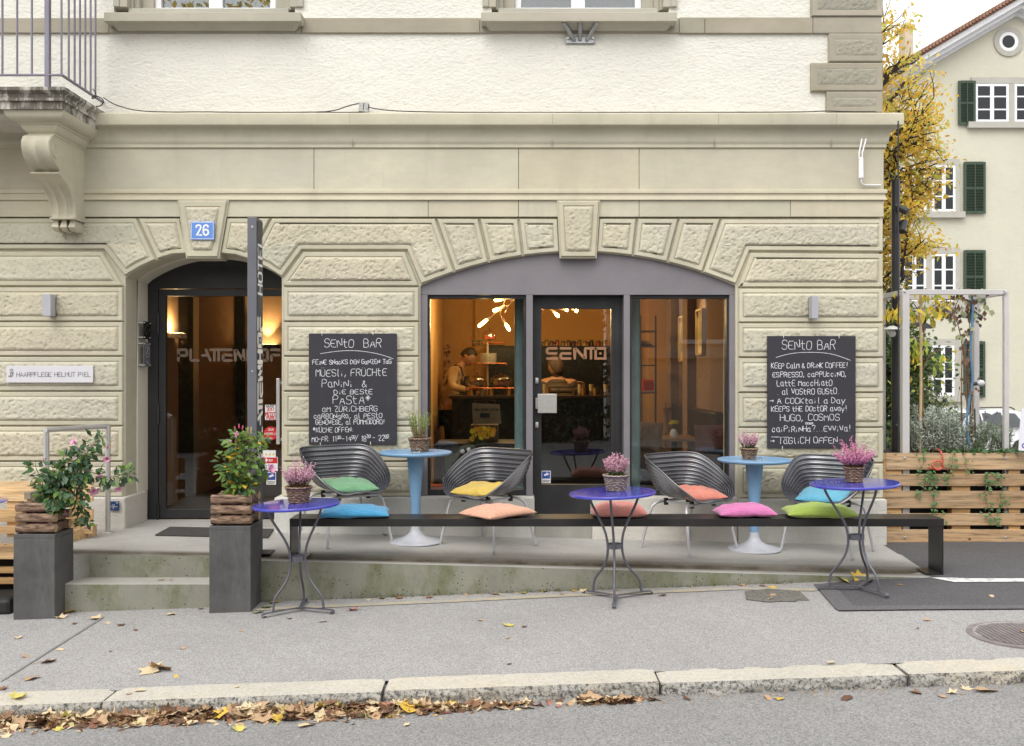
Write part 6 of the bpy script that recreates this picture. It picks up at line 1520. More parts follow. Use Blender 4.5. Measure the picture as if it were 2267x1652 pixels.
# ---------------------------------------------------------------- grey column planters, log crates, climbing plants
CUTW = mat('cut_log_end', (.42, .30, .17), .8, 0, .25, 60); SLATW = mat('crate_slat', (.36, .25, .16), .8, 0, .2, 14); PINKP = mat('pink_plastic_pot', (.52, .15, .27), .45, 0, .04); SOIL = mat('potting_soil', (.03, .022, .016), .95, 0, .4, 30)
plan = []
for i, (xl, xr, yb_, ztop, rz, lab, cl) in enumerate(((29.5, 121, 6.58, .295, -1.0, 'tall grey square planter column at the far end of the steps beside the pallet bench', 'log crate with a pink pot on the planter by the pallet bench'), (463, 555, 6.575, .352, -1.0, 'tall grey square planter column between the steps and the sign post', 'log crate with a pink pot on the planter before the sign post'))):
    x0, x1 = fx(xl, yb_), fx(xr, yb_); w = x1 - x0; zg = zpave((x0 + x1) / 2, yb_ + .1) + .002
    c = Vector(((x0 + x1) / 2, yb_ + w / 2, zg)); plan.append((c, w, ztop))
    t = thing('column_planter', lab, 'planter', c, 'grey column planters at the hotel steps')
    b = B(); e = .012; z1 = ztop
    wt_ = w * 1.01
    b.box(c.x - w / 2, c.x + w / 2, c.y - w / 2, c.y + w / 2, zg - .03, z1 - .03)
    for (a, c_, e_, f) in ((-1, 1, -1, -.9), (-1, 1, .9, 1), (-1, -.9, -.9, .9), (.9, 1, -.9, .9)): b.box(c.x + a * w / 2, c.x + c_ * w / 2, c.y + e_ * w / 2, c.y + f * w / 2, z1 - .03, z1)
    part('column', b, PLANTER, t, bevel=.004)
    part('inner_lid', B().box(c.x - w * .45, c.x + w * .45, c.y - w * .45, c.y + w * .45, z1 - .03, z1 - .012), DARKM, t)
    # crate of three courses of split logs
    t = thing('log_crate', cl, 'crate', (c.x, c.y, z1), 'log crates on the planters')
    s_ = w * .435; hh = .062; rnd = random.Random(i + 3)
    for lv in range(3):
        z = z1 + .036 + lv * .072
        for side in range(4):
            an = side * pi / 2; R = Matrix.Rotation(an, 3, 'Z'); L = s_ + (.012 if side % 2 == 0 else -.052)
            pts = []; off = s_ - .018
            P = [R @ Vector((-L + 2 * L * k / 12, -off + .002 * noise.noise((k * .7, side + lv, i)), .002 * noise.noise((k * .6, 3 + side, lv)))) + Vector((c.x, c.y, z)) for k in range(13)]
            rr = [.0305 * (1 + .035 * noise.noise((k * 1.3, side * 3 + lv, 2 + i))) for k in range(13)]
            lg = part('log', B().tube(P, rr, 14, False), BARK, t, smooth=50)
            for q, w_ in ((0, 1), (12, 0)):
                if side % 2 == 0: part('cut_end', B().tube([P[q], P[q] + (P[q] - P[1 if q == 0 else 11]) * .02], rr[q] * .97, 14), CUTW, lg)
    b = B()
    for dx_ in (-1, 1):
        for dy_ in (-1, 1): b.box(c.x + dx_ * s_ * .72 - .014, c.x + dx_ * s_ * .72 + .014, c.y + dy_ * s_ * .72 - .014, c.y + dy_ * s_ * .72 + .014, z1, z1 + .205)
    part('corner_slat', b, SLATW, t)
    pt = thing('pink_pot', ['pink plastic pot inside the crate by the pallet bench', 'pink plastic pot inside the crate before the sign post'][i], 'flower pot', (c.x, c.y, z1), 'pink pots in the log crates')
    part('pot', B().lathe([(0, z1), (.062, z1), (.078, z1 + .14), (.084, z1 + .14), (.084, z1 + .165), (.076, z1 + .165), (.072, z1 + .15)], 28, (c.x, c.y, 0)), PINKP, pt, smooth=40)
    part('soil', B().lathe([(0, z1 + .152), (.074, z1 + .15)], 20, (c.x, c.y, 0)), SOIL, pt)
LEAFD = leafm('glossy_dark_leaf', (.050, .105, .045), .32, .3, 14, .15); LEAFL = leafm('light_green_leaf', (.15, .26, .05), .38, .3, 14, .3); LEAFY = leafm('yellow_leaf', (.62, .42, .04), .5, .15, 20, .3); VINE = mat('vine_stem', (.16, .10, .06), .8, 0, .2)
PETAL = mat('pink_trumpet_petal', (.72, .36, .52), .6, 0, .1, 30); BUD = mat('red_bud', (.50, .08, .14), .5)
def trumpet(bp, p, d, s=1.0):
    d = d.normalized(); a = d.orthogonal().normalized(); e = d.cross(a)
    n = 10; prof = [(0, .004), (.02, .006), (.034, .014), (.042, .022)]
    vs = [p + d * (x * s) + (a * cos(2 * pi * k / n) + e * sin(2 * pi * k / n)) * (r * s) for x, r in prof for k in range(n)]
    bp.add(vs, [(j * n + k, j * n + (k + 1) % n, (j + 1) * n + (k + 1) % n, (j + 1) * n + k) for j in range(3) for k in range(n)])
    for k in range(5):
        q = a * cos(2 * pi * k / 5) + e * sin(2 * pi * k / 5); bp.leaf(p + d * .034 * s + q * .012 * s, q + d * .3, d, .022 * s, .022 * s, .1, .5)
def climber(name, label, base, spines, stakes, mats, seed, per=20, leafL=(.045, .075), flowers=(), buds=(), rad=.06, yellow=0):
    rnd = random.Random(seed); t = thing(name, label, 'plant', base, 'climbing plants in the log crates'); lv = [B() for _ in mats]; st, bp, bb = B(), B(), B()
    for sp in spines:
        Q = [Vector(q) for q in sp]
        for _ in range(2):
            n_ = [Q[0]]
            for i in range(len(Q) - 1): n_ += [Q[i] * .75 + Q[i + 1] * .25, Q[i] * .25 + Q[i + 1] * .75]
            Q = n_ + [Q[-1]]
        st.tube(Q, [.004 - .0025 * i / len(Q) for i in range(len(Q))], 5, False)
        tot = sum((Q[i + 1] - Q[i]).length for i in range(len(Q) - 1)); n = int(tot * per)
        for k in range(n):
            f = (k + rnd.random()) / n * (len(Q) - 1); i = min(int(f), len(Q) - 2); p = Q[i] + (Q[i + 1] - Q[i]) * (f - i); tg = (Q[i + 1] - Q[i]).normalized()
            o = Vector((rnd.gauss(0, 1), rnd.gauss(0, 1), rnd.gauss(0, .8))); o = (o - tg * o.dot(tg)).normalized()
            p2 = p + o * rnd.uniform(.004, rad)
            d = (o * .8 + tg * rnd.uniform(-.1, .7) + Vector((0, 0, rnd.uniform(-.75, .35))) + Vector((0, -.25, 0))).normalized(); nn = Vector((rnd.gauss(0, .4), -.55, .9))
            L = rnd.uniform(*leafL) * (.75 if f > len(Q) * .85 else 1); lv[rnd.choices(range(len(mats)), weights=[5, 2] if not yellow else [6, 3.0, yellow])[0]].leaf(p2, d, nn, L, L * .56, .22, rnd.uniform(0, .8))
    for b, m in zip(lv, mats):
        if b.v: part('foliage', b, m, t, smooth=180)
    part('stems', st, VINE, t)
    if stakes:
        b = B()
        for P in stakes: b.tube(P, .005, 6)
        part('cane', b, mat('bamboo_cane', (.50, .38, .20), .6, 0, .1, 20), t)
    for p, d, s in flowers: trumpet(bp, Vector(p), Vector(d), s)
    if bp.v: part('blossom', bp, PETAL, t, smooth=60)
    for p, d in buds: p = Vector(p); d = Vector(d).normalized(); part('bud', B().tube([p, p + d * .012, p + d * .028, p + d * .038], [.001, .006, .005, .001], 6), BUD, t, smooth=60)
    return t
Y1p = plan[0][0].y; Y2p = plan[1][0].y
A1 = lambda x, y, dy=0: at(x, y, Y1p + dy)
c = plan[0][0]; zs = plan[0][2] + .15; S = (c.x + .02, c.y, zs)
climber('climbing_plant', 'dark green climber with pink trumpet flowers sprawling towards the handrail', S, [
    [S, A1(112, 1085), A1(130, 1050), A1(165, 1020), A1(200, 990), A1(225, 965)], [S, A1(120, 1080, -.05), A1(150, 1055, -.08), A1(185, 1040, -.06), A1(215, 1050, -.02), A1(240, 1058), A1(270, 1052), A1(290, 1048)],
    [S, A1(100, 1090, -.08), A1(110, 1050, -.1), A1(140, 1030, -.08), A1(170, 1010, -.05)], [S, A1(98, 1085, .05), A1(92, 1060, .05), A1(80, 1040, .04), A1(78, 1022, .04)], [S, A1(125, 1075, .05), A1(160, 1062, .08), A1(175, 1085, .05), A1(178, 1110), A1(184, 1135), A1(187, 1162)],
    [S, A1(118, 1100, -.1), A1(135, 1080, -.14), A1(160, 1090, -.12), A1(165, 1115, -.1)], [S, A1(130, 1070), A1(150, 1035, .05), A1(185, 1012, .08), A1(190, 1000, .06)], [S, A1(112, 1095, -.1), A1(122, 1105, -.12), A1(128, 1120, -.12)], [S, A1(108, 1070, -.06), A1(128, 1046, -.1), A1(160, 1045, -.1), A1(190, 1058, -.08)],
    [S, A1(104, 1078, -.02), A1(118, 1062, .05), A1(146, 1048, .05), A1(172, 1050, .0), A1(200, 1046, .02)]],
    [[S, A1(205, 985, .1)], [S, A1(140, 1010, .05)]], [LEAFD, LEAFL], 5, 190, (.042, .08), [(A1(171, 984), (-.4, -.6, .5), 1.0), (A1(110, 1021), (-.6, -.7, -.1), 1.0), (A1(237, 1013), (.3, -.8, -.3), .9), (A1(203, 1079), (.6, -.6, -.6), 1.3), (A1(259, 1076), (.5, -.6, -.5), 1.0), (A1(223, 1058), (.2, -.9, .1), .8), (A1(144, 1130), (.1, -.3, -.9), .7), (A1(190, 1164), (.3, -.4, -.9), .5)], [(A1(147, 1002), (.1, 0, 1)), (A1(184, 985), (.3, 0, 1)), (A1(236, 995), (.4, 0, 1))], .05)
A2 = lambda x, y, dy=0: at(x, y, Y2p + dy)
c = plan[1][0]; zs = plan[1][2] + .15; S = (c.x, c.y, zs)
climber('climbing_plant', 'upright yellow and green climber on canes before the sign post', S, [
    [S, A2(515, 1070, -.05), A2(508, 1035, -.05), A2(512, 1000), A2(520, 975), A2(525, 958)], [S, A2(530, 1070), A2(535, 1040, -.05), A2(540, 1005, -.04), A2(545, 975), A2(552, 958)], [S, A2(545, 1060), A2(560, 1030), A2(562, 1000, .03), A2(570, 975), A2(580, 962)],
    [S, A2(520, 1065, -.08), A2(522, 1045, -.1), A2(530, 1020, -.1), A2(532, 990, -.06), A2(528, 965)], [S, A2(505, 1060), A2(500, 1040), A2(498, 1012), A2(500, 998)], [S, A2(550, 1075, -.06), A2(556, 1050, -.08), A2(575, 1040), A2(588, 1035)], [S, A2(525, 1078, -.06), A2(540, 1060, -.1), A2(550, 1035, -.1), A2(555, 1010, -.08), A2(560, 980, -.03)], [S, A2(540, 1085, -.08), A2(552, 1080, -.1)], [S, A2(512, 1078, -.06), A2(504, 1060, -.08), A2(505, 1030, -.06)], [S, A2(535, 1050, .05), A2(545, 1000, .06), A2(550, 970, .05)]],
    [[S, A2(522, 950)], [A2(540, 1085, .05), A2(549, 946, .05)], [A2(552, 1085, .06), A2(556, 945, .06)]], [LEAFL, LEAFD, LEAFY], 9, 150, (.04, .075), [(A2(529, 965), (-.4, -.7, .3), .8), (A2(513, 975), (-.5, -.5, -.4), .8), (A2(590, 1042), (.8, -.4, .3), 1.3)], [(A2(520, 955), (0, 0, 1)), (A2(529, 950), (0, 0, 1)), (A2(536, 953), (.2, 0, 1)), (A2(581, 1022), (.3, 0, 1)), (A2(499, 1058), (-.2, 0, 1))], .05, 1.0)
# ---------------------------------------------------------------- pallet planter at the right
random.seed(33)
yF = 8.17; zg = zpave(3.6, 8.0)
xL = fx(1961, yF); PXR = 5.9
t = thing('pallet_planter', 'long planting bed built of upright wooden pallets with a white kerb', 'planter', (4.4, 8.45, zg))
rows = [(1003, 1064), (1082, 1124), (1145, 1206 - 6), (1226 - 8, 1260 - 5), (1288 - 20, 1330 - 16)]
rows = [(1003.5, 1040), (1050.5, 1076), (1087.5, 1125.5), (1137, 1163.5), (1172.5, 1203)]
for k, (ya, yb_) in enumerate(rows):
    n_ = 2
    for q in range(n_):
        x0 = xL + .002 + q * 1.205; x1 = x0 + 1.2
        if x0 > PXR: break
        part('board', B().box(x0, min(PXR, x1), yF + random.uniform(-.003, .003), yF + .022, fz(yb_, yF), fz(ya, yF) + random.uniform(-.003, .003)), PALLET, t, bevel=.003)
for (xa, xb) in ((xL + .0, xL + .145), (fx(2109, yF), fx(2151, yF)), (fx(2235, yF), fx(2262, yF)), (4.95, 5.1), (5.6, 5.75)):
    part('block', B().box(xa + .004, xb, yF + .0225, yF + .12, zg + .03, fz(1006, yF)), PINE_O, t, bevel=.004)
part('side_board', B().box(xL - .02, xL, yF + .0, yF + .62, zg + .02, fz(1005, yF)), PINE_O, t, bevel=.003)
part('dark_lining', B().box(xL + .01, PXR, yF + .13, yF + .60, zg + .0, fz(1012, yF)), mat('black_pond_liner', (.008, .008, .008), .6, 0, .1), t)
part('planting_soil', B().box(xL + .02, PXR, yF + .14, yF + .59, fz(1012, yF), fz(1009, yF)), SOIL, t)
part('white_kerb', B().box(xL + .02, PXR, yF - .045, yF + .1, zg - .02, fz(1203.5, yF)), mat('white_kerb_stone', (.62, .61, .58), .8, 0, .1), t, bevel=.005)
b = B()
for x in (2003, 2226):
    for y in (1014, 1190): part('bolt', B().lathe([(.011, 0), (.011, .004), (.005, .006), (0, .006)], 12, at(x, y, yF - .001), Matrix.Rotation(radians(90), 3, 'X')), INOX, t, smooth=40)
# white steel trellis frame standing in it
TREL = mat('white_steel_tube', (.60, .58, .57), .4, .2, .04)
xa, xb, ya, yb2, zt3 = fx(2003, 8.24), fx(2226.5, 8.24), 8.24, 8.80, fz(646, 8.24)
xbr = fx(2160, yb2 - .0)
t = thing('trellis_frame', 'open box frame of white square steel tube over the planting bed', 'trellis', ((xa + xb) / 2, 8.5, zg))
def bar(b, P, Q, w):
    P, Q = Vector(P), Vector(Q); d = (Q - P).normalized(); a = d.cross(Vector((0, 0, 1)));  a = Vector((1, 0, 0)) if a.length < .01 else a.normalized(); e = d.cross(a)
    vs = [p + a * (sx * w) + e * (sy * w) for p in (P, Q) for sx, sy in ((-1, -1), (1, -1), (1, 1), (-1, 1))]
    b.add(vs, [(3, 2, 1, 0), (4, 5, 6, 7), (0, 1, 5, 4), (1, 2, 6, 5), (2, 3, 7, 6), (3, 0, 4, 7)]); return b
for (x, y, w) in ((xa, ya, .030), (xb, ya, .020), (xa + .02, yb2, .026), (xbr, yb2, .024)):
    part('post', bar(B(), (x, y, zg), (x, y, zt3 - .02 if y > ya else zt3 + .012), w), TREL, t, bevel=.003)
part('beam', bar(B(), (xa + .031, ya, zt3 - .004), (xb - .027, ya, zt3 - .004), .022), TREL, t, bevel=.003); part('beam', bar(B(), (xa + .02, yb2, zt3), (xbr, yb2, zt3), .026), TREL, t, bevel=.003)
part('beam', bar(B(), (xa, ya + .031, zt3 - .004), (xa + .02, yb2 - .027, zt3), .022), TREL, t, bevel=.003); part('beam', bar(B(), (xb, ya + .027, zt3 - .004), (xbr, yb2 - .025, zt3), .024), TREL, t, bevel=.003)
b = B()
for x, y in ((2003, 647), (2226, 650)): b.lathe([(.010, 0), (.010, .003), (.004, .004), (0, .004)], 10, at(x, y, ya - .031), Matrix.Rotation(radians(90), 3, 'X'))
part('screw', b, GALV, t)
# dark lamp pole with two spotlights
Yp2 = 8.55; xp = fx(1983, Yp2); t = thing('lamp_pole', 'dark grey round pole with two small spotlights by the building corner', 'lamp post', (xp, Yp2, zg)); part('pole', B().tube([(xp, Yp2, zg), (xp, Yp2, fz(398, Yp2))], .036, 16), DARKM2, t, smooth=60)
for (xc_, yc_, dx_, dz_) in ((1996, 463, .6, -.45), (1999, 502, -.35, -.8)):
    c = at(xc_, yc_, Yp2 - .06); d = Vector((dx_, -.5, dz_)).normalized(); b = B(); b.tube([c - d * .065, c - d * .06, c + d * .06, c + d * .062], [.026, .032, .032, .026], 14); b.tube([c, Vector((xp, Yp2, c.z))], .010, 6); part('spotlight', b, DARKM, t, smooth=40)
# string of lamps
WIREM = mat('green_black_flex', (.02, .03, .03), .5)
def lamp(label, x, y, Y, shade, tilt=(0, 0), r=.085):
    c = at(x, y, Y); t = thing('string_lamp', label, 'lamp', c, 'lamps on the garden string'); R = Matrix.Rotation(tilt[0], 3, 'X') @ Matrix.Rotation(tilt[1], 3, 'Y')
    part('socket', B().lathe([(0, .055), (.014, .055), (.017, .0), (.017, -.03), (0, -.03)], 14, c, R), DARKM, t, smooth=40)
    if shade: part('shade', B().lathe([(.016, .002), (.03, -.004), (r * .7, -.016), (r, -.030), (r * .98, -.032), (.03, -.010), (.016, -.006)], 28, c, R), WHITE if shade == 'w' else DARKM2, t, smooth=50)
    part('bulb', B().lathe([(.012, -.028), (.026, -.046), (.031, -.066), (.024, -.088), (.008, -.098), (0, -.099)], 16, c, R), mat('opal_bulb', (.62, .61, .66), .25, 0, .02), t, smooth=60)
lamp('white shaded garden lamp hanging in front of the dark pole', 1975, 722, 8.35, 'w'); lamp('dark shaded garden lamp hanging behind the bamboo stake', 2046, 714, 8.6, 'd', (.35, .1)); lamp('dark shaded garden lamp under the trellis beam among dry vines', 2092, 680, 8.7, 'd', (.3, .35)); lamp('dark shaded garden lamp hanging beside the blue hose', 2151, 692, 8.4, 'd', (.3, -.1), .095); lamp('bare white bulb in a black socket tied to the vine stem', 2155, 850.5, 8.5, None, (.1, radians(-97)))
b = B(); b.tube([at(1957, 722, 8.35), at(1966, 716, 8.35), at(1975, 708, 8.35), at(1998, 716, 8.4), at(2020, 708, 8.5), at(2046, 692, 8.6), at(2068, 676, 8.65), at(2092, 664, 8.7), at(2120, 660, 8.6), at(2150, 668, 8.4)], .006, 6)
b.tube([at(2046, 692, 8.6), at(2046, 710, 8.6)], .006, 6); b.tube([at(1975, 708, 8.35), at(1975, 718, 8.35)], .006, 6); b.tube([at(2150, 668, 8.4), at(2151, 690, 8.4)], .006, 6)
single('lamp_flex', 'dark green cable carrying the garden lamps', 'cable', b, WIREM, at(1975, 700, 8.4), smooth=60)
# hoses, stake
def smooth_path(P, it=2):
    Q = [Vector(p) for p in P]
    for _ in range(it):
        n_ = [Q[0]]
        for i in range(len(Q) - 1): n_ += [Q[i] * .75 + Q[i + 1] * .25, Q[i] * .25 + Q[i + 1] * .75]
        Q = n_ + [Q[-1]]
    return Q
single('blue_hose', 'thin blue hose hanging down from the trellis beam', 'hose', B().tube(smooth_path([at(x, y, 8.3) for x, y in ((2152, 655), (2154, 690), (2150, 740), (2148, 790), (2155, 840), (2147, 880), (2141, 920), (2140, 955), (2149, 1000), (2152, 1006))]), .010, 8), mat('blue_rubber', (.09, .20, .32), .5, 0, .1), at(2150, 1003, 8.3), smooth=60)
Yh2 = 8.14; P = [at(2076, 994, 8.25), at(2085, 1001, Yh2), at(2088, 1020, Yh2), at(2084, 1036, Yh2)]
for k in range(30): an = k / 29 * 2 * pi * 2.2 - .2; P.append(at(2075.5 + (12.5 + 1.2 * sin(k * .9)) * cos(an), 1030 + (9.5 + 1.0 * sin(k * .6)) * sin(an), Yh2 - .002 * (k % 7)))
P += [at(2060, 1038, Yh2), at(2056, 1035, Yh2 + .0)]
single('red_hose_coil', 'coiled thin red hose hanging on the top pallet board', 'hose', B().tube(smooth_path(P, 1), .0075, 8), mat('red_rubber', (.50, .10, .06), .45, 0, .1), at(2075, 1040, Yh2), smooth=60)
single('bamboo_stake', 'pale bamboo stake standing upright in the planting bed', 'stake', B().tube([at(2037, 1004, 8.32), at(2039, 850, 8.32), at(2038, 648, 8.32)], [.013, .012, .010], 10), mat('bamboo_tan', (.50, .36, .20), .6, 0, .15, 10), at(2037, 1004, 8.32), smooth=60)
# plants in the bed
SILV = [leafm('silver_leaf', (.52, .57, .50), .8, .2, 30, .2), leafm('silver_leaf_dark', (.22, .28, .19), .8, .25, 30, .2)]
IVY = leafm('ivy_leaf', (.09, .19, .06), .45, .3, 20, .2)
def lavender(label, xs, ytop, Y, n, seed, mats, flower=True):
    rnd = random.Random(seed); z0 = fz(1010, yF); x0, x1 = fx(xs[0], Y), fx(xs[1], Y); t = thing('lavender_bush', label, 'plant', ((x0 + x1) / 2, Y, z0), 'shrubs in the planting bed'); b1, b2, bs = B(), B(), B()
    H = fz(ytop, Y) - z0
    for k in range(n):
        x = rnd.uniform(x0, x1); u = (x - x0) / (x1 - x0); y = Y + rnd.uniform(-.16, .14); h = H * (.45 + .6 * sin(pi * min(1, max(0, u))) ** .6 * rnd.uniform(.5, 1)); base = Vector((x, y, z0)); d = Vector((rnd.gauss(0, .22), rnd.gauss(-.05, .2), 1)).normalized(); bs.tube([base, base + d * h], [.0025, .0012], 4, False)
        for m in range(int(60 * h / .3)):
            s_ = rnd.uniform(.12, 1); e = Vector((rnd.gauss(0, .8), rnd.gauss(0, .8), rnd.uniform(.2, 1.2))); (b1 if rnd.random() < .72 else b2).leaf(base + d * h * s_, e, Vector((rnd.gauss(0, .5), -.4, .8)), rnd.uniform(.026, .048), .0075)
    part('foliage', b1, mats[0], t); part('foliage', b2, mats[1], t); part('stems', bs, VINE, t)
    if flower:
        b = B()
        for k in range(7):
            x = rnd.uniform(x0, x1); base = Vector((x, Y + rnd.uniform(-.1, .1), z0 + H * .5)); tip = base + Vector((rnd.gauss(0, .08), 0, H * rnd.uniform(.6, 1.0))); b.tube([base, tip], .0012, 4, False); b.tube([tip - Vector((0, 0, .012)), tip, tip + Vector((0, 0, .014))], [.003, .006, .002], 5)
        part('flower_stalk', b, mat('faded_lavender', (.11, .09, .13), .8), t)
lavender('tall silvery lavender bush behind the bamboo stake', (2012, 2072), 895, 8.42, 60, 3, SILV); lavender('widest silvery lavender bush in the middle of the planting bed', (2050, 2135), 905, 8.46, 95, 4, SILV); lavender('lower grey green lavender beside the right trellis post', (2150, 2232), 935, 8.46, 60, 5, [SILV[1], mat('sage_leaf', (.13, .18, .08), .8, 0, .25)])
def ivy(b, bs, P, n, rnd, s=(.024, .042), spread=.03):
    Q = smooth_path(P); bs.tube(Q, .0016, 4, False)
    for k in range(n):
        i = rnd.randrange(len(Q)); p = Q[i] + Vector((rnd.gauss(0, spread), -abs(rnd.gauss(.008, .008)), rnd.gauss(0, spread * .6))); L = rnd.uniform(*s); d = Vector((rnd.gauss(0, .6), -.25, -1 + rnd.gauss(0, .4))).normalized(); nn = Vector((rnd.gauss(0, .3), -1, .35)); a = d.cross(nn).normalized(); m = a.cross(d).normalized()
        pts = [p, p + d * L * .25 + a * L * .5, p + d * L * .45 + a * L * .22, p + d * L, p + d * L * .45 - a * L * .22, p + d * L * .25 - a * L * .5]
        b.add(pts + [p + d * L * .4 + m * .003], [(6, 0, 1), (6, 1, 2), (6, 2, 3), (6, 3, 4), (6, 4, 5), (6, 5, 0)])
rnd = random.Random(14)
for (lab, paths) in (('ivy trails hanging over the pallet boards below the red hose', [([(2045, 1004), (2046, 1020), (2040, 1035), (2030, 1042)], 12), ([(2050, 1040), (2062, 1055), (2055, 1072), (2046, 1082), (2036, 1090)], 26), ([(2062, 1046), (2070, 1060), (2066, 1085), (2067, 1110), (2072, 1132), (2080, 1150)], 34), ([(2108, 1008), (2110, 1022), (2105, 1040), (2098, 1058), (2092, 1066)], 16), ([(2068, 1062), (2085, 1062), (2095, 1052)], 9)]),
                     ('ivy trails hanging over the pallet boards near the right trellis post', [([(2178, 1048), (2190, 1056), (2186, 1075), (2178, 1095), (2186, 1118), (2192, 1140), (2206, 1156)], 40), ([(2186, 1046), (2205, 1048), (2214, 1062), (2220, 1080), (2214, 1108), (2215, 1132)], 34), ([(2130, 1006), (2140, 1018), (2136, 1030), (2146, 1042)], 8)])):
    b, bs = B(), B()
    for P, n in paths: ivy(b, bs, [at(x, y, yF - .018) for x, y in P], n, rnd)
    t = thing('ivy_trail', lab, 'plant', at(*paths[0][0][0], yF - .02), 'ivy trails on the pallets'); part('leaves', b, IVY, t); part('stems', bs, VINE, t)
b, bs = B(), B()
for k in range(260):
    x = rnd.uniform(2095, 2262) if k > 40 else rnd.uniform(2005, 2262); p = at(x, 1006 - rnd.random() * 12, yF + rnd.uniform(.0, .25)); d = Vector((rnd.gauss(0, .6), -.6, rnd.uniform(-.5, .5))).normalized(); b.leaf(p, d, Vector((rnd.gauss(0, .3), -.3, 1)), rnd.uniform(.03, .05), .034, .15)
single('ground_ivy', 'low carpet of ivy along the top of the planting bed', 'ground cover', b, IVY, at(2180, 1008, yF + .1), kind='stuff')
# climbing vines on the trellis: leafy green yellow one at the stake, dry one on the hose
def vine(name, label, base, paths, leafs, seed, mats, w=.6):
    rnd = random.Random(seed); t = thing(name, label, 'plant', base, 'vines on the trellis'); st = B(); lv = [B() for _ in mats]
    for P in paths: st.tube(smooth_path(P), [.007 - .004 * k / max(1, len(smooth_path(P)) - 1) for k in range(len(smooth_path(P)))], 5, False)
    for (c, sp, n, L, wts) in leafs:
        for k in range(n):
            p = Vector(c) + Vector((rnd.gauss(0, sp[0]), rnd.gauss(0, .07), rnd.gauss(0, sp[1]))); d = Vector((rnd.gauss(0, .5), rnd.gauss(-.3, .3), -1 + rnd.gauss(0, .45))).normalized(); ll = L * rnd.uniform(.7, 1.2); lv[rnd.choices(range(len(mats)), weights=wts)[0]].leaf(p, d, Vector((rnd.gauss(0, .5), -1, .3)), ll, ll * w, .25, .5)
    part('stems', st, VINE, t)
    for b, m in zip(lv, mats):
        if b.v: part('foliage', b, m, t)
YG = leafm('lime_leaf', (.38, .46, .06), .5, .2, 20); YEO = leafm('autumn_yellow_leaf', (.72, .54, .06), .5, .2, 20); DRYB = leafm('dry_brown_leaf', (.18, .10, .07), .8, .3, 20, .2); PALEG = leafm('pale_green_leaf', (.40, .44, .24), .6, .2, 20)
W = lambda x, y, Y=8.38: at(x, y, Y)
vine('wisteria_vine', 'lime and yellow leaved vine twisting up the bamboo stake', W(2041, 1004), [[W(2043, 1004), W(2045, 900), W(2040, 800), W(2048, 740), W(2036, 690), W(2020, 668), W(2005, 655)], [W(2042, 820), W(2060, 780), W(2090, 772)], [W(2040, 760), W(2022, 740), W(2010, 760)]],
     [(W(2022, 690), (.12, .03), 46, .085, (2, 6)), (W(1975, 690), (.05, .03), 26, .085, (1, 6)), (W(2045, 655), (.15, .03), 36, .075, (3, 5)), (W(2070, 690), (.05, .03), 14, .08, (3, 3)), (W(2028, 765), (.035, .06), 18, .095, (6, 1)), (W(2088, 785), (.07, .015), 12, .07, (6, 1)), (W(2075, 805), (.02, .03), 6, .075, (6, 1)), (W(2020, 790), (.03, .06), 12, .07, (2, 5)), (W(2100, 668), (.05, .02), 8, .07, (3, 4))], 8, [YG, YEO], .36)
vine('dry_vine', 'withered brown vine with pale leaves climbing to the trellis beam', W(2140, 1004), [[W(2138, 1004), W(2142, 900), W(2136, 800), W(2125, 730), W(2110, 690), W(2125, 655)], [W(2146, 1004), W(2148, 900), W(2141, 820), W(2150, 740), W(2140, 680)], [W(2133, 1004), W(2128, 880), W(2130, 760)], [W(2152, 1004), W(2155, 900), W(2146, 840)]],
     [(W(2130, 670), (.10, .05), 40, .055, (4, 3)), (W(2112, 700), (.06, .05), 26, .055, (5, 3)), (W(2170, 690), (.05, .07), 18, .055, (3, 4)), (W(2138, 790), (.035, .10), 26, .045, (8, 0)), (W(2140, 860), (.03, .06), 12, .04, (8, 0)), (W(2135, 735), (.05, .03), 14, .05, (4, 4)), (W(2140, 640), (.08, .02), 10, .05, (4, 3))], 9, [DRYB, PALEG], .72)
b = B()
for x, yt in ((2130, 875), (2143, 870), (2151, 880), (2160, 905)): b.tube([W(x, 1004, 8.5), W(x - 2, yt, 8.5)], .006, 6)
single('plant_canes', 'dark plant canes standing round the dry vine', 'canes', b, mat('dark_cane', (.03, .025, .025), .6), W(2143, 1004, 8.5))
# banner edge at the right
b = B(); P = [(2262, 905), (2258, 940), (2255.5, 985), (2255, 997), (2275, 999), (2300, 990), (2300, 900)]
t = thing('beach_flag', 'white fabric flag with violet lettering at the right edge', 'flag', at(2280, 998, 8.0)); b.prism([(fx(x, 8.0), fz(y, 8.0)) for x, y in P], 8.0, 8.004); part('cloth', b, mat('white_flag_cloth', (.76, .75, .80), .8, 0, .03), t)
b = B(); O = Vector((0, 8.0 - .0002, 0)); b.stroke([(fx(x, 8.0), fz(y, 8.0)) for x, y in ((2268, 981), (2263, 985), (2263, 989), (2269, 992))], .008, O, EX, EZ, -EY); part('lettering', b, mat('violet_print', (.08, .05, .35), .6), t)
b = B(); b.tube([at(2300, 870, 8.0), at(2300, 1215, 8.0)], .012, 8); part('pole', b, DARKM, t)

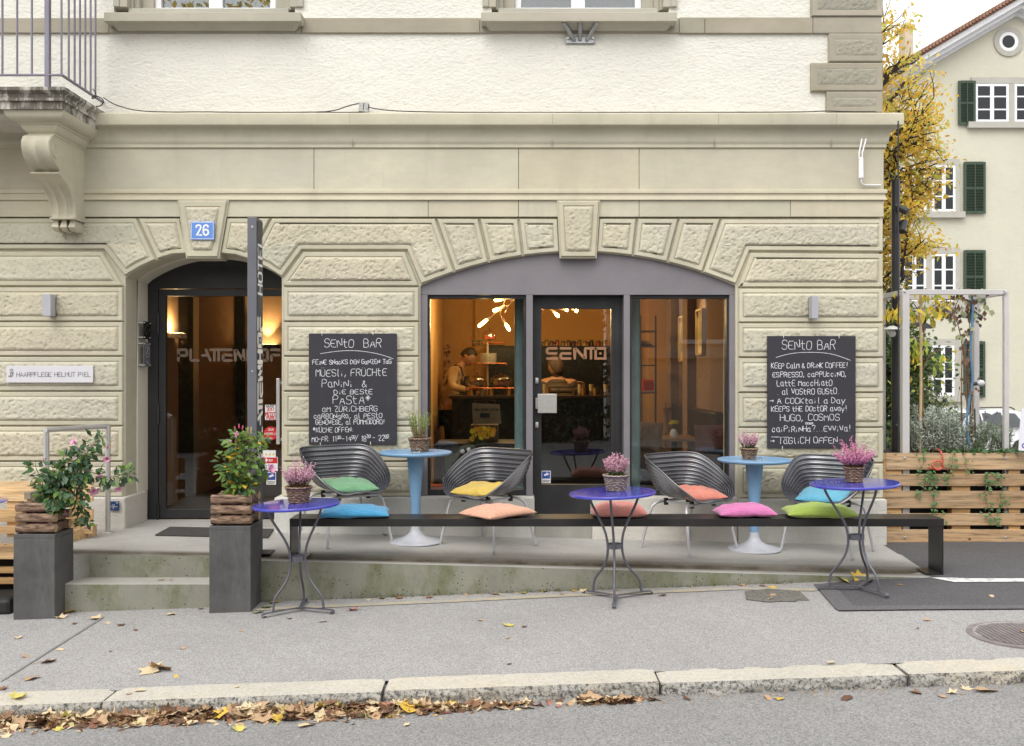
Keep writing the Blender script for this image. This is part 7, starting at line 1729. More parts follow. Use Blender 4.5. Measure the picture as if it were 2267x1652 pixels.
# ---------------------------------------------------------------- olive house behind
YH = 30.0; k_ = YH / F
hxf = lambda x: fx(x, YH); hzf = lambda y: fz(y, YH)
H = thing('gabled_house', 'pale olive gabled house with dark green shutters behind the planter', 'house', (hxf(2245), YH, -1.05))
apex = (hxf(2247), hzf(30)); sl = .585
xl = hxf(1975); el = apex[1] - (apex[0] - xl) * sl; xr = 2 * apex[0] - xl
b = B(); b.prism([(xl, -1.3), (xr, -1.3), (xr, el), apex, (xl, el)], YH, YH + 9); part('wall', b, PLASTER_BG, H)
TILE = NT('clay_roof_tiles'); TILE.set(Roughness=.85)
w_ = TILE.n('ShaderNodeTexWave', wave_type='BANDS', bands_direction='X'); w_.inputs['Scale'].default_value = 2.2; TILE.l(TILE.coord((1.4, 1.4, 1.4)), w_.inputs['Vector'])
TILE.base(TILE.mix(TILE.ramp(w_.outputs['Fac'], [(.05, .75), (.3, 0.0)]), TILE.ramp(TILE.noise(3, 4), [(.3, (.20, .10, .065)), (.7, (.34, .185, .12))]), (.07, .035, .025))); TILE.bump(w_.outputs['Fac'], .6, .03); TILE = TILE.m
EAV = mat('white_eaves_boards', (.66, .66, .67), .6, 0, .04)
oh = .55
for sgn in (-1, 1):
    X0 = apex[0] + sgn * .0; Xe = apex[0] + sgn * (apex[0] - xl + .75); ze = apex[1] - (apex[0] - xl + .75) * sl
    b = B(); b.prism([(X0, apex[1] + .44), (Xe, ze + .44), (Xe, ze + .34), (X0, apex[1] + .34)], YH - oh - .04, YH + 9.2); part('roof', b, TILE, H)
    b = B()
    for q, (t0, t1, yy) in enumerate(((.34, .16, oh), (.16, .02, oh - .14), (.02, -.10, .16))): b.prism([(X0, apex[1] + t0), (Xe, ze + t0), (Xe, ze + t1), (X0, apex[1] + t1)], YH - yy, YH + .002)
    part('bargeboard', b, EAV, H)
b = B()
for k in range(46):
    f = k / 45; X = apex[0] - f * (apex[0] - xl + .75); z = apex[1] + .42 - f * (apex[0] - xl + .75) * sl; b.box(X - .11, X + .07, YH - oh - .13, YH - oh + .5, z - .0, z + .06)
part('verge_tiles', b, TILE, H)
WFR = mat('grey_stone_surround', (.40, .385, .34), .8, 0, .06); SHUT = mat('bottle_green_shutter', (.035, .058, .035), .55, 0, .12, 12); PGL = glass('house_glass', (.42, .45, .50), 1.5); CURT = mat('white_curtain', (.40, .40, .42), .9, 0, .15, 3)
def house_window(x0, x1, y0, y1, lights, curtain=0, nbars=2, arch=False):
    X0, X1, Z0, Z1 = hxf(x0), hxf(x1), hzf(y1), hzf(y0); w = part('window', B().box(X0, X1, YH - .012, YH - .008, Z0, Z1), mat('dark_interior', (.035, .035, .04), .9), H)
    b = B(); f = .13
    b.box(X0 - f, X1 + f, YH - .06, YH, Z1, Z1 + .19); b.box(X0 - f, X0, YH - .06, YH, Z0, Z1); b.box(X1, X1 + f, YH - .06, YH, Z0, Z1)
    for q in range(1, lights): xm = X0 + (X1 - X0) * q / lights; b.box(xm - .09, xm + .09, YH - .055, YH, Z0, Z1)
    part('surround', b, WFR, w); part('sill', B().box(X0 - .26, X1 + .26, YH - .16, YH, Z0 - .19, Z0), WFR, w)
    b = B(); bc = B()
    for q in range(lights):
        a = X0 + (X1 - X0) * q / lights + (.09 if q else 0); c = X0 + (X1 - X0) * (q + 1) / lights - (.09 if q < lights - 1 else 0); fr_ = .075
        for (p, r) in ((a, a + fr_), (c - fr_, c), ((a + c) / 2 - .06, (a + c) / 2 + .06)): b.box(p, r, YH - .045, YH - .012, Z0, Z1)
        for (p, r) in ((a + fr_, (a + c) / 2 - .06), ((a + c) / 2 + .06, c - fr_)):
            b.box(p, r, YH - .044, YH - .012, Z0, Z0 + .09); b.box(p, r, YH - .044, YH - .012, Z1 - .08, Z1)
            for n_ in range(1, nbars + 1): z = Z0 + (Z1 - Z0) * n_ / (nbars + 1); b.box(p, r, YH - .040, YH - .012, z - .022, z + .022)
        if curtain:
            cw = (c - a) * .26
            for (p, r) in ((a + fr_, a + fr_ + cw), (c - fr_ - cw * .8, c - fr_)):
                n_ = 14
                bc.add([(p + (r - p) * i / n_, YH - .0105 - .002 * cos(i * 2.2), z) for z in (Z0, Z1) for i in range(n_ + 1)], [(i, i + 1, n_ + 2 + i, n_ + 1 + i) for i in range(n_)])
    part('window_frame', b, WHITE, w)
    if bc.v: part('curtain', bc, CURT, w)
    part('pane', B().box(X0 + .01, X1 - .01, YH - .034, YH - .031, Z0 + .02, Z1 - .02), PGL, w)
def shutter(x0, x1, y0, y1):
    X0, X1, Z0, Z1 = hxf(x0), hxf(x1), hzf(y1), hzf(y0); b = B(); f = .075
    b.box(X0, X0 + f, YH - .10, YH - .055, Z0, Z1); b.box(X1 - f, X1, YH - .10, YH - .055, Z0, Z1)
    for z in (Z0, (Z0 + Z1) / 2 - f / 2, Z1 - f): b.box(X0 + f, X1 - f, YH - .10, YH - .055, z, z + f * 1.1)
    b.box((X0 + X1) / 2 - .015, (X0 + X1) / 2 + .015, YH - .115, YH - .10, Z0 + .05, Z1 - .05)
    n_ = 17
    for q in range(n_):
        z = Z0 + f + (Z1 - Z0 - 2 * f) * (q + .5) / n_; R = Matrix.Translation((0, YH - .078, z)) @ Matrix.Rotation(radians(38), 4, 'X'); b.box(X0 + f, X1 - f, -.006, .006, -.052, .052, R)
    part('shutter', b, SHUT, H)
house_window(2158, 2318, 186, 272, 2); shutter(2119, 2157, 181, 278); shutter(2319, 2357, 181, 278)
house_window(1997, 2114, 366, 470, 2, 1); shutter(2131, 2179, 360, 474); shutter(1950, 1982, 360, 474); house_window(1997, 2114, 562, 668, 2, 1); shutter(2131, 2179, 555, 670); house_window(1997, 2112, 764, 876, 2); shutter(2131, 2178, 756, 880); shutter(1968, 1994, 756, 880)
house_window(2330, 2450, 366, 470, 2, 1); house_window(2330, 2450, 562, 668, 2, 1)
c = Vector((hxf(2232), YH, hzf(93))); w = part('round_window', B().lathe([(0, 0), (.245, 0), (.245, .01)], 32, c - EY * .004, Matrix.Rotation(radians(90), 3, 'X')), mat('dark_interior', (.035, .035, .04)), H)
part('surround', B().lathe([(.30, -.01), (.30, .05), (.46, .05), (.46, -.01)], 40, c, Matrix.Rotation(radians(90), 3, 'X')), WFR, w, smooth=30); part('window_frame', B().lathe([(.20, .0), (.20, .03), (.30, .04), (.30, -.01)], 40, c, Matrix.Rotation(radians(90), 3, 'X')), WHITE, w, smooth=30); part('pane', B().lathe([(0, .012), (.21, .012)], 32, c, Matrix.Rotation(radians(90), 3, 'X')), PGL, w)
# a second, farther roof with a chimney
R2 = thing('far_house', 'farther house with a red tiled roof and tall pale chimney', 'house', (fx(1990, 42), 42, -1.05)); Y2 = 42.0
b = B(); b.box(fx(1850, Y2), fx(2060, Y2), Y2, Y2 + 8, -1.3, fz(170, Y2)); part('wall', b, PLASTER_BG, R2)
b = B(); x0, x1 = fx(1830, Y2), fx(2085, Y2); z0, z1 = fz(178, Y2), fz(112, Y2); b.add([(x0, Y2 - .6, z0), (x1, Y2 - .6, z0), (x1, Y2 + 4, z1), (x0, Y2 + 4, z1), (x0, Y2 + 8.6, z0), (x1, Y2 + 8.6, z0)], [(0, 1, 2, 3), (3, 2, 5, 4), (0, 3, 4), (1, 5, 2), (0, 4, 5, 1)]); rf = part('roof', b, TILE, R2)
b = B(); b.box(fx(1996, Y2 + 2), fx(2014, Y2 + 2), Y2 + 1.6, Y2 + 2.3, fz(150, Y2), fz(66, Y2 + 2)); b.box(fx(1993, Y2 + 2), fx(2017, Y2 + 2), Y2 + 1.5, Y2 + 2.4, fz(66, Y2 + 2), fz(62, Y2 + 2)); b.box(fx(1999, Y2 + 2), fx(2009, Y2 + 2), Y2 + 1.7, Y2 + 2.2, fz(62, Y2 + 2), fz(54, Y2 + 2)); part('chimney', b, mat('pale_chimney_render', (.52, .44, .33), .9), rf)

# ---------------------------------------------------------------- white estate car parked behind the bed
CARP = mat('white_car_paint', (.72, .73, .75), .25, 0, .01, coat=.6); CARG = mat('dark_car_glass', (.022, .027, .03), .08, 0, .1, spec=.7); CHROME = mat('chrome', (.6, .6, .62), .15, 1.0, .02)
YC = 24.5; zc = -1.035; s_ = YC / F
cx0 = fx(2085, YC)                    # nose of the car; it points left
side = [(0, .30), (-.02, .55), (.05, .72), (.55, .86), (1.02, .93), (1.62, 1.40), (1.95, 1.47), (2.9, 1.50), (3.6, 1.44), (4.02, 1.36), (4.42, .95), (4.50, .75), (4.48, .32)]
under = [(4.1, .22), (3.95, .22), (3.90, .45), (3.75, .60), (3.55, .66), (3.35, .60), (3.20, .45), (3.15, .22), (1.25, .22), (1.20, .45), (1.05, .60), (.85, .66), (.65, .60), (.50, .45), (.45, .22), (.2, .22)]
car = thing('estate_car', 'white estate car with dark windows parked behind the planting bed', 'car', (cx0 + 2.2, YC + .9, zc))
prof = side + under
def carsec(y, inset):
    return [(cx0 + x, y, zc + z) for x, z in prof]
b = B(); n = len(prof); vs = []
for y, k in ((0, 1), (1.78, 1)):
    for x, z in prof:
        ins = .16 * smooth01(.92, 1.48, z)
        vs.append((cx0 + x, YC + y + (ins if y == 0 else -ins), zc + z))
b.add(vs, [tuple(range(n)), tuple(range(2 * n - 1, n - 1, -1))] + [(i, i + n, (i + 1) % n + n, (i + 1) % n) for i in range(n)]); part('body', b, CARP, car, bevel=.03, smooth=40)
def cside(pts, lift=.012):
    out = B(); vs = [(cx0 + x, YC + .16 * smooth01(.92, 1.48, z) - lift, zc + z) for x, z in pts]; out.add(vs, [tuple(range(len(vs)))[::-1]]); return out
for w in ([(1.30, .97), (1.72, 1.36), (2.02, 1.40), (2.02, .97)], [(2.10, .97), (2.10, 1.40), (2.92, 1.41), (2.98, .99)], [(3.06, .99), (3.00, 1.40), (3.55, 1.36), (3.80, 1.05), (3.70, 1.0)]): part('side_window', cside(w), CARG, car)
b = B(); b.add([(cx0 + 1.04, YC + .10, zc + .97), (cx0 + 1.62, YC + .20, zc + 1.415), (cx0 + 1.62, YC + 1.58, zc + 1.415), (cx0 + 1.04, YC + 1.68, zc + .97)], [(0, 1, 2, 3)]); part('windscreen', b, CARG, car)
b = B(); b.tube([(cx0 + 1.9, YC + .24, zc + 1.50), (cx0 + 2.0, YC + .22, zc + 1.545), (cx0 + 3.5, YC + .22, zc + 1.53), (cx0 + 3.7, YC + .24, zc + 1.46)], .018, 6); part('roof_rail', b, DARKM, car)
b = B(); b.box(cx0 + 1.15, cx0 + 3.8, YC - .014, YC - .004, zc + .955, zc + .975); part('trim_strip', b, CHROME, car)
for x in (2.15, 3.1): part('door_handle', B().box(cx0 + x - .22, cx0 + x - .04, YC - .04, YC - .005, zc + .84, zc + .875), CARP, car, bevel=.008)
for x in (.85, 3.55):
    wh = part('wheel', B().lathe([(.20, -.0), (.31, -.0), (.33, .03), (.33, .19), (.31, .21), (.0, .21)], 32, (cx0 + x, YC + .23, zc + .33), Matrix.Rotation(radians(90), 3, 'X')), RUBBER, car, smooth=40); part('rim', B().lathe([(.0, .20), (.06, .21), (.10, .19), (.19, .205), (.205, .212)], 20, (cx0 + x, YC + .228, zc + .33), Matrix.Rotation(radians(90), 3, 'X')), CHROME, wh, smooth=40)
part('headlight', B().add([(cx0 - .005, YC + .05, zc + .62), (cx0 + .32, YC - .012, zc + .68), (cx0 + .30, YC - .012, zc + .80), (cx0 + .03, YC + .05, zc + .71)], [(0, 1, 2, 3)]), mat('headlight_glass', (.45, .47, .5), .1, 0, .05), car)
car.location = (12.08, 26.0, -1.06); car.rotation_euler = (0, 0, radians(30))
# black car tail just visible beside the wall corner
part_c = thing('dark_car', 'dark parked car mostly hidden by the building corner', 'car', (fx(1935, 22), 22.8, -1.03)); xq = fx(2000, 22); zq = -1.03
q = [(0, .35), (.02, .75), (-.10, .95), (-.45, 1.38), (-.9, 1.48), (-2.6, 1.48), (-3.2, .98), (-4.1, .88), (-4.3, .4)]
b = B(); b.prism([(xq + x, zq + z) for x, z in q], 22, 23.7); part('body', b, mat('black_car_paint', (.015, .015, .018), .2, 0, .05, coat=.6), part_c, bevel=.05, smooth=40); b = B(); b.prism([(xq + x, zq + z) for x, z in ((-.2, .98), (-.5, 1.36), (-.9, 1.42), (-1.4, 1.42), (-1.4, .98))], 21.985, 22.0); part('side_window', b, CARG, part_c)
for x in (-.75, -3.4): part('wheel', B().lathe([(0, 0), (.31, 0), (.32, .18), (0, .18)], 24, (xq + x, 22.1, zq + .32), Matrix.Rotation(radians(90), 3, 'X')), RUBBER, part_c)
# ---------------------------------------------------------------- trees beyond the corner
BARKT = mat('dark_tree_bark', (.035, .026, .02), .9, 0, .3, 12)
KEEP = [None]
def branch(b, p, d, L, r, depth, rnd, tips, flat=.0, n=3, up=.0):
    Q = [p]; dd = d.copy()
    for k in range(4):
        dd = (dd + Vector((rnd.gauss(0, .14), rnd.gauss(0, .14), rnd.gauss(0, .10) + up))).normalized(); Q.append(Q[-1] + dd * L / 4)
    if KEEP[0] and p.x > 3.2 and not KEEP[0](Q[-1]): return
    b.tube(Q, [r * (1 - .14 * i) for i in range(5)], 5 if depth > 0 else 4, False)
    tips.append((Q[-1], dd, depth))
    if depth <= 1: tips.append((Q[2], dd, depth))
    if depth == 0: return
    for k in range(n):
        q = Q[2 + (k % 3)]; ax = Vector((rnd.gauss(0, 1), rnd.gauss(0, 1), rnd.gauss(0, .5) * (1 - flat))); ax = (ax - dd * ax.dot(dd)).normalized(); branch(b, q, (dd * .75 + ax * .75).normalized(), L * rnd.uniform(.55, .78), r * .55, depth - 1, rnd, tips, flat, n, up)
def tree(name, label, base, trunk_h, lean, limbs, leafn, leafL, mats, wts, seed, sp=.16, r0=.13, keep=None, group=None, hang=-.5):
    rnd = random.Random(seed); KEEP[0] = keep; base = Vector(base); t = thing(name, label, 'tree', base, group); b = B(); tips = []
    top = base + Vector((lean[0], lean[1], trunk_h)); b.tube([base, base + (top - base) * .5 + Vector((.05, 0, 0)), top], [r0, r0 * .8, r0 * .6], 10)
    for (h, d, L, dep) in limbs: branch(b, base + (top - base) * h, Vector(d).normalized(), L, r0 * .30, dep, rnd, tips, .5, 3, .02)
    part('trunk', b, BARKT, t, smooth=60); lv = [B() for _ in mats]
    for (p, d, dep) in tips:
        if keep and not keep(p): continue
        cl = rnd.choices(range(len(mats)), weights=wts)[0]
        for k in range(leafn if dep == 0 else leafn // 2):
            q = p + Vector((rnd.gauss(0, sp), rnd.gauss(0, sp), rnd.gauss(0, sp * .55))) - d * rnd.uniform(0, .3)
            m = cl if rnd.random() < .6 else rnd.choices(range(len(mats)), weights=wts)[0]; L = leafL * rnd.uniform(.7, 1.25)
            lv[m].leaf(q, Vector((rnd.gauss(0, .8), rnd.gauss(0, .8), hang + rnd.gauss(0, .4))), Vector((rnd.gauss(0, .7), rnd.gauss(-.2, .6), 1)), L, L * .55, .15, .3)
    for bb, m in zip(lv, mats):
        if bb.v: part('crown', bb, m, t)
    return t
GOLD = leafm('golden_autumn_leaf', (.80, .57, .09), tr=.5); ORNG = leafm('orange_autumn_leaf', (.74, .44, .08), tr=.5); YGR = leafm('yellow_green_leaf', (.56, .56, .12), tr=.5); GRN = leafm('mid_green_leaf', (.13, .20, .055)); DGRN = leafm('deep_green_leaf', (.06, .105, .035))
Tb = (4.55, 13.2, -.7)
def interp(y, T):
    for (y0, x0), (y1, x1) in zip(T, T[1:]):
        if y0 <= y <= y1: return x0 + (x1 - x0) * (y - y0) / (y1 - y0)
    return T[0][1] if y < T[0][0] else T[-1][1]
def crown_reach(T, wob):            # how far the crown reaches out beyond the building, by height
    def f(p):
        px_, py_ = CX + p.x * F / p.y, CY - (p.z - ZC) * F / p.y
        return p.x > 3.2 and px_ < interp(py_, T) + wob * noise.noise((px_ * .03, py_ * .03, 3))
    return f
gold_keep = crown_reach([(-100, 2010), (0, 2015), (60, 2030), (130, 2050), (170, 2090), (210, 2085), (260, 2110), (300, 2070), (340, 2100), (380, 2080), (430, 2080), (480, 2040), (520, 2030), (550, 2120), (575, 2090), (600, 2035), (640, 2020), (700, 2000)], 22)
green_keep = crown_reach([(600, 1990), (640, 2000), (700, 2020), (740, 2060), (790, 2090), (850, 2075), (880, 2085), (940, 2085), (1000, 2040)], 20)
limbs = []
rl = random.Random(2)
for (x, y, h) in ((2010, 60, .95), (2030, 130, .92), (2080, 190, .88), (2060, 240, .85), (2100, 270, .82), (2070, 330, .75), (2060, 370, .70), (2030, 410, .66), (2040, 440, .6), (2010, 470, .55), (2020, 520, .5), (2080, 545, .48), (2000, 580, .42), (2005, 20, 1.0), (2000, 300, .78), (1990, 200, .85), (1985, 380, .68), (1985, 500, .52), (1990, 120, .92), (2000, 440, .6)):
    yy = rl.uniform(12.2, 14.2); p = at(x, y, yy); top = Vector(Tb) + Vector((.25, 0, 5.6)) * h; v = p - top; limbs.append((h, tuple(v), v.length * .62, 3))
tree('autumn_tree', 'golden yellow autumn tree beside the building corner', Tb, 5.6, (.25, 0), limbs, 13, .075, [GOLD, ORNG, YGR], (6, 1.6, 3), 12, .13, .15, gold_keep, 'trees beside the building')
Tb2 = (4.75, 14.2, -.85); limbs = []
for (x, y, h) in ((1990, 640, .98), (2010, 700, .92), (2030, 760, .85), (2060, 750, .85), (2085, 780, .8), (2070, 830, .7), (2040, 850, .65), (2090, 860, .62), (1995, 800, .75), (2000, 880, .55), (2030, 920, .45), (1985, 930, .4), (2060, 900, .5), (1980, 720, .9), (1975, 850, .6), (2060, 935, .45), (2035, 955, .4), (2080, 905, .5), (2045, 900, .55)):
    p = at(x, y, rl.uniform(13.2, 15.0)); top = Vector(Tb2) + Vector((.2, 0, 3.4)) * h; v = p - top; limbs.append((h, tuple(v), v.length * .64, 3))
tree('green_tree', 'low green tree with some yellow leaves below the autumn tree', Tb2, 3.4, (.2, 0), limbs, 16, .085, [GRN, DGRN, YGR], (5, 4, 1.0), 15, .13, .11, green_keep, 'trees beside the building', -.2)
b = B(); rnd = random.Random(77)
bs_ = B()
for k in range(16):
    base = Vector((fx(rnd.uniform(1955, 2030), 9.3), 9.3 + rnd.uniform(-.2, .2), zpave(3.5, 8))); tip = base + Vector((rnd.gauss(0, .12), 0, rnd.uniform(.7, 1.15))); bs_.tube([base, base * .4 + tip * .6 + Vector((.02, 0, 0)), tip], [.006, .004, .002], 5)
    for m in range(10): q = base + (tip - base) * rnd.uniform(.4, 1); b.leaf(q, Vector((rnd.gauss(0, 1), rnd.gauss(0, 1), rnd.gauss(0, .5))), Vector((0, -.5, 1)), .04, .022, .2)
t = thing('bare_shrub', 'thin brown shrub between the building corner and the dark pole', 'shrub', (fx(1990, 9.3), 9.3, zpave(3.5, 8))); part('stems', bs_, VINE, t); part('leaves', b, DRYB, t)

# ---------------------------------------------------------------- fallen leaves
LEAFC = [mat('fallen_%s' % n, c, .75, 0, .22, 30) for n, c in (('tan', (.44, .29, .165)), ('pale', (.60, .48, .30)), ('brown', (.22, .115, .06)), ('gold', (.62, .41, .06)), ('lemon', (.58, .50, .13)), ('umber', (.12, .06, .035)), ('green', (.16, .22, .07)), ('rose', (.42, .16, .13)))]
LM = {}
def leaf_mesh(kind, var, mi):
    """a dry leaf about 1 unit across, curled; kind 0 lobed maple, 1 oval"""
    if (kind, var, mi) in LM: return LM[(kind, var, mi)]
    rnd = random.Random(kind * 100 + var * 7); b = B(); out = []
    if kind == 0:
        for k in range(10):
            an = pi / 2 + (k - 4.5) * .57; r = (.52 if k % 2 == 0 else .30) * rnd.uniform(.85, 1.12); out.append((r * cos(an), r * sin(an)))
        out.append((.0, -.28))
    else:
        for k in range(12):
            an = 2 * pi * k / 12; out.append((.27 * cos(an) * rnd.uniform(.9, 1.1), .5 * sin(an)))
    cx_, cz_ = rnd.uniform(.25, .9), rnd.uniform(-.35, .7)
    def curl(x, y):
        return (x * (1 - .25 * abs(x) * cx_), y, .02 + cx_ * x * x * 1.1 + cz_ * y * y * .8 + .08 * noise.noise((x * 4, y * 4, var)))
    rings = [1.0, .66, .33]
    vs = [curl(0, 0)] + [curl(x * s, y * s) for s in rings[::-1] for x, y in out]; n = len(out)
    fs = [(0, 1 + i, 1 + (i + 1) % n) for i in range(n)] + [(1 + r * n + i, 1 + (r + 1) * n + i, 1 + (r + 1) * n + (i + 1) % n, 1 + r * n + (i + 1) % n) for r in range(2) for i in range(n)]
    b.add(vs, fs); b.tube([curl(0, -.28), (0.02, -.5, .05), (.05, -.72, .02)], .012, 4, False)
    zm = min(v[2] for v in b.v); b.v = [(v[0], v[1], v[2] - zm) for v in b.v]
    LM[(kind, var, mi)] = mesh_of('leaf', b, LEAFC[mi], (0, 0, 0), 180); return LM[(kind, var, mi)]
def drop(name, label, group, p, size, kind, var, mi, rz, tilt=(0, 0)):
    o = bpy.data.objects.new(name, leaf_mesh(kind, var, mi)); COL.objects.link(o); o.location = p; o.scale = (size,) * 3; o.rotation_euler = (tilt[0], tilt[1], rz); o['label'] = label; o['category'] = 'leaf'
    if group: o['group'] = group
    return o
rnd = random.Random(99)
def on_road(px_, py_):
    Y = 4.6
    for _ in range(30): X = fx(px_, Y); Y = (ZC - zroad(X, Y)) * F / (py_ - CY)
    return Vector((fx(px_, Y), Y, zroad(fx(px_, Y), Y)))
# single leaves on the pavement (photo position, size, colour)
P_ = [(40, 1415, .06, 1), (57, 1456, .07, 0), (132, 1441, .06, 1), (106, 1468, .10, 0), (70, 1505, .11, 0), (8, 1528, .06, 2), (165, 1383, .05, 5), (212, 1372, .10, 1), (238, 1382, .05, 1), (268, 1386, .07, 5), (300, 1397, .05, 2), (245, 1444, .03, 2), (405, 1438, .04, 0), (390, 1500, .03, 3), (535, 1399, .04, 0), (640, 1372, .05, 0), (715, 1379, .05, 1), (1065, 1376, .05, 0), (1126, 1387, .08, 4), (1161, 1390, .04, 5), (1124, 1415, .03, 3), (1128, 1473, .03, 5), (2052, 1376, .05, 0), (2032, 1394, .03, 0), (1948, 1376, .02, 0), (1230, 1499, .04, 2), (2195, 1323, .05, 1), (1991, 1298, .04, 3), (1703, 1328, .07, 1), (1713, 1321, .06, 0), (2266, 1404, .05, 0),
      (232, 1352, .08, 2), (262, 1348, .05, 3), (300, 1350, .07, 2), (332, 1347, .08, 0), (365, 1347, .05, 3), (390, 1345, .09, 2), (410, 1346, .06, 3), (445, 1350, .05, 1), (155, 1357, .12, 3), (135, 1370, .08, 1), (380, 1362, .09, 1), (590, 1348, .09, 6), (606, 1336, .08, 3), (570, 1358, .09, 6), (782, 1353, .09, 7), (815, 1330, .05, 1), (845, 1327, .06, 0), (885, 1326, .07, 2), (950, 1325, .06, 2), (1030, 1318, .05, 0), (1093, 1318, .05, 2), (1166, 1308, .11, 3), (1158, 1315, .07, 4), (1104, 1318, .06, 1), (1205, 1312, .05, 3), (1290, 1310, .09, 1), (1270, 1310, .05, 3), (1245, 1318, .05, 7), (1468, 1320, .06, 5), (1528, 1300, .05, 1), (1642, 1297, .07, 0), (1687, 1299, .05, 2), (1710, 1303, .07, 3), (1365, 1308, .05, 0)]
for i, (x, y, s, m) in enumerate(P_):
    p = on_pave(x, y); p.z += .010 if x > 1800 else .006
    drop('fallen_leaf', 'small dry fallen leaf lying singly on the pavement', 'fallen leaves scattered on the pavement', p, s * rnd.uniform(.95, 1.2), 0 if s > .065 else rnd.choice((0, 1)), i % 5, m, rnd.uniform(0, 6.28), (rnd.gauss(0, .15), rnd.gauss(0, .15)))
for (lab, x, y, s, m, v, rz, tl) in (('large pale yellow maple leaf lying flat before the steel bench leg and table', 1872, 1291, .15, 4, 1, 1.2, (.5, .1)), ('golden pointed maple leaf leaning on the terrace edge under the right table', 1900, 1286, .15, 3, 2, .4, (.9, 0)), ('big brown curled leaf alone in the middle of the pavement', 358, 1484, .20, 0, 3, 2.0, (.35, .25)), ('cream white maple leaf stuck beneath the big brown curled leaf', 332, 1489, .15, 1, 4, .6, (.2, -.2))):
    p = on_pave(x, y); p.z += .012; drop('maple_leaf', lab, None, p, s, 0, v, m, rz, tl)
for i, (x, y, s, m) in enumerate(((40, 1553, .11, 4), (310, 1538, .06, 1), (525, 1530, .03, 1), (1840, 1476, .05, 1), (285, 1545, .04, 0))):
    p = on_pave(x, y - 4); p.z += .012; drop('fallen_leaf', 'fallen leaf lying on top of the granite kerb', 'fallen leaves on the kerb', p, s, i % 2, i, m, i * 1.7)
for i, (x, y, s, m) in enumerate(((530, 1618, .07, 4), (680, 1609, .09, 1), (900, 1608, .04, 1), (1520, 1550, .05, 5), (1725, 1550, .06, 3), (1875, 1550, .07, 5), (2030, 1536, .08, 2), (2085, 1545, .05, 0), (2140, 1528, .06, 1), (2185, 1532, .12, 0), (2108, 1537, .06, 1), (1700, 1548, .06, 0), (270, 1612, .04, 0), (420, 1606, .08, 1))):
    p = on_road(x, y); p.z += .006; drop('fallen_leaf', 'fallen leaf lying loose on the road asphalt', 'fallen leaves on the road', p, s * 1.1, i % 2, i % 5, m, i * 2.3, (.15, .1))
for i, (x, y, s, m, Yv) in enumerate(((852, 1188, .05, 2, 0), (703, 1187, .03, 2, 0), (1100, 1190, .03, 3, 0), (1500, 1197, .03, 3, 0), (1630, 1196, .05, 2, 0), (357, 1277, .04, 0, 1), (378, 1278, .03, 0, 1), (1354, 1206, .03, 3, 0))):
    z = .03 if not Yv else -.077; Y = (ZC - z) * F / (y - CY); Y = min(Y, 8.0 if not Yv else 6.85); X = fx(x, Y); p = Vector((X, Y, zterr(X) + .004 if not Yv else -.075)); drop('fallen_leaf', 'dry leaf lying on the concrete terrace', 'fallen leaves on the terrace', p, s * 1.3, i % 2, i % 5, m, i * 1.1)
# the drift in the gutter: thick at the left, thinning to the right
def drift_w(x): return .9 if x < 850 else (.75 - .5 * smooth01(850, 1180, x) if x < 1180 else .10)
n_ind = 0; bins = [B() for _ in LEAFC]
for k in range(2300):
    x = rnd.uniform(-60, 1480)
    if rnd.random() > drift_w(x) and not (1290 < x < 1400 and rnd.random() < .5): continue
    X = fx(x, 4.8); w = .13 * drift_w(x) ** .5 + .03; q = abs(rnd.gauss(.08, .45)); Y = YK - .035 - w * min(1.4, q); hgt = max(0, 1 - q) * .022 * drift_w(x) * rnd.random()
    p = Vector((fx(x, Y), Y, zroad(fx(x, Y), Y) + .004 + hgt)); s = rnd.choice((.03, .04, .05, .05, .06, .07, .10)) * (1 if q < .9 else .6); m = rnd.choices(range(8), weights=(9, 8, 6, .9, .9, 4, .3, .4))[0]
    if s >= .10 and q < 1.1 and n_ind < 75:
        n_ind += 1; p.z += .012; drop('gutter_leaf', 'large curled maple leaf on the leaf drift in the gutter', 'large leaves on the gutter drift', p, s * rnd.uniform(.85, 1.25), 0, n_ind % 5, m, rnd.uniform(0, 6.28), (rnd.gauss(0, .32), rnd.gauss(0, .32))); continue
    me = leaf_mesh(0 if s > .05 else rnd.choice((0, 1)), rnd.randrange(5), m); M = Matrix.Translation(p) @ Matrix.Rotation(rnd.uniform(0, 6.28), 4, 'Z') @ Matrix.Rotation(rnd.gauss(0, .4), 4, 'X') @ Matrix.Rotation(rnd.gauss(0, .4), 4, 'Y') @ Matrix.Scale(s, 4)
    bins[m].add([M @ v.co for v in me.vertices], [tuple(f.vertices) for f in me.polygons])
allb = B(); mi = []
for i, bb in enumerate(bins): allb.add(bb.v, bb.f); mi += [i] * len(bb.f)
o = single('leaf_litter', 'thick drift of small brown and yellow leaves along the kerb', 'leaf litter', allb, LEAFC[0], (-1.0, 4.75, -.35), kind='stuff', smooth=180)
for m in LEAFC[1:]: o.data.materials.append(m)
o.data.polygons.foreach_set('material_index', mi)
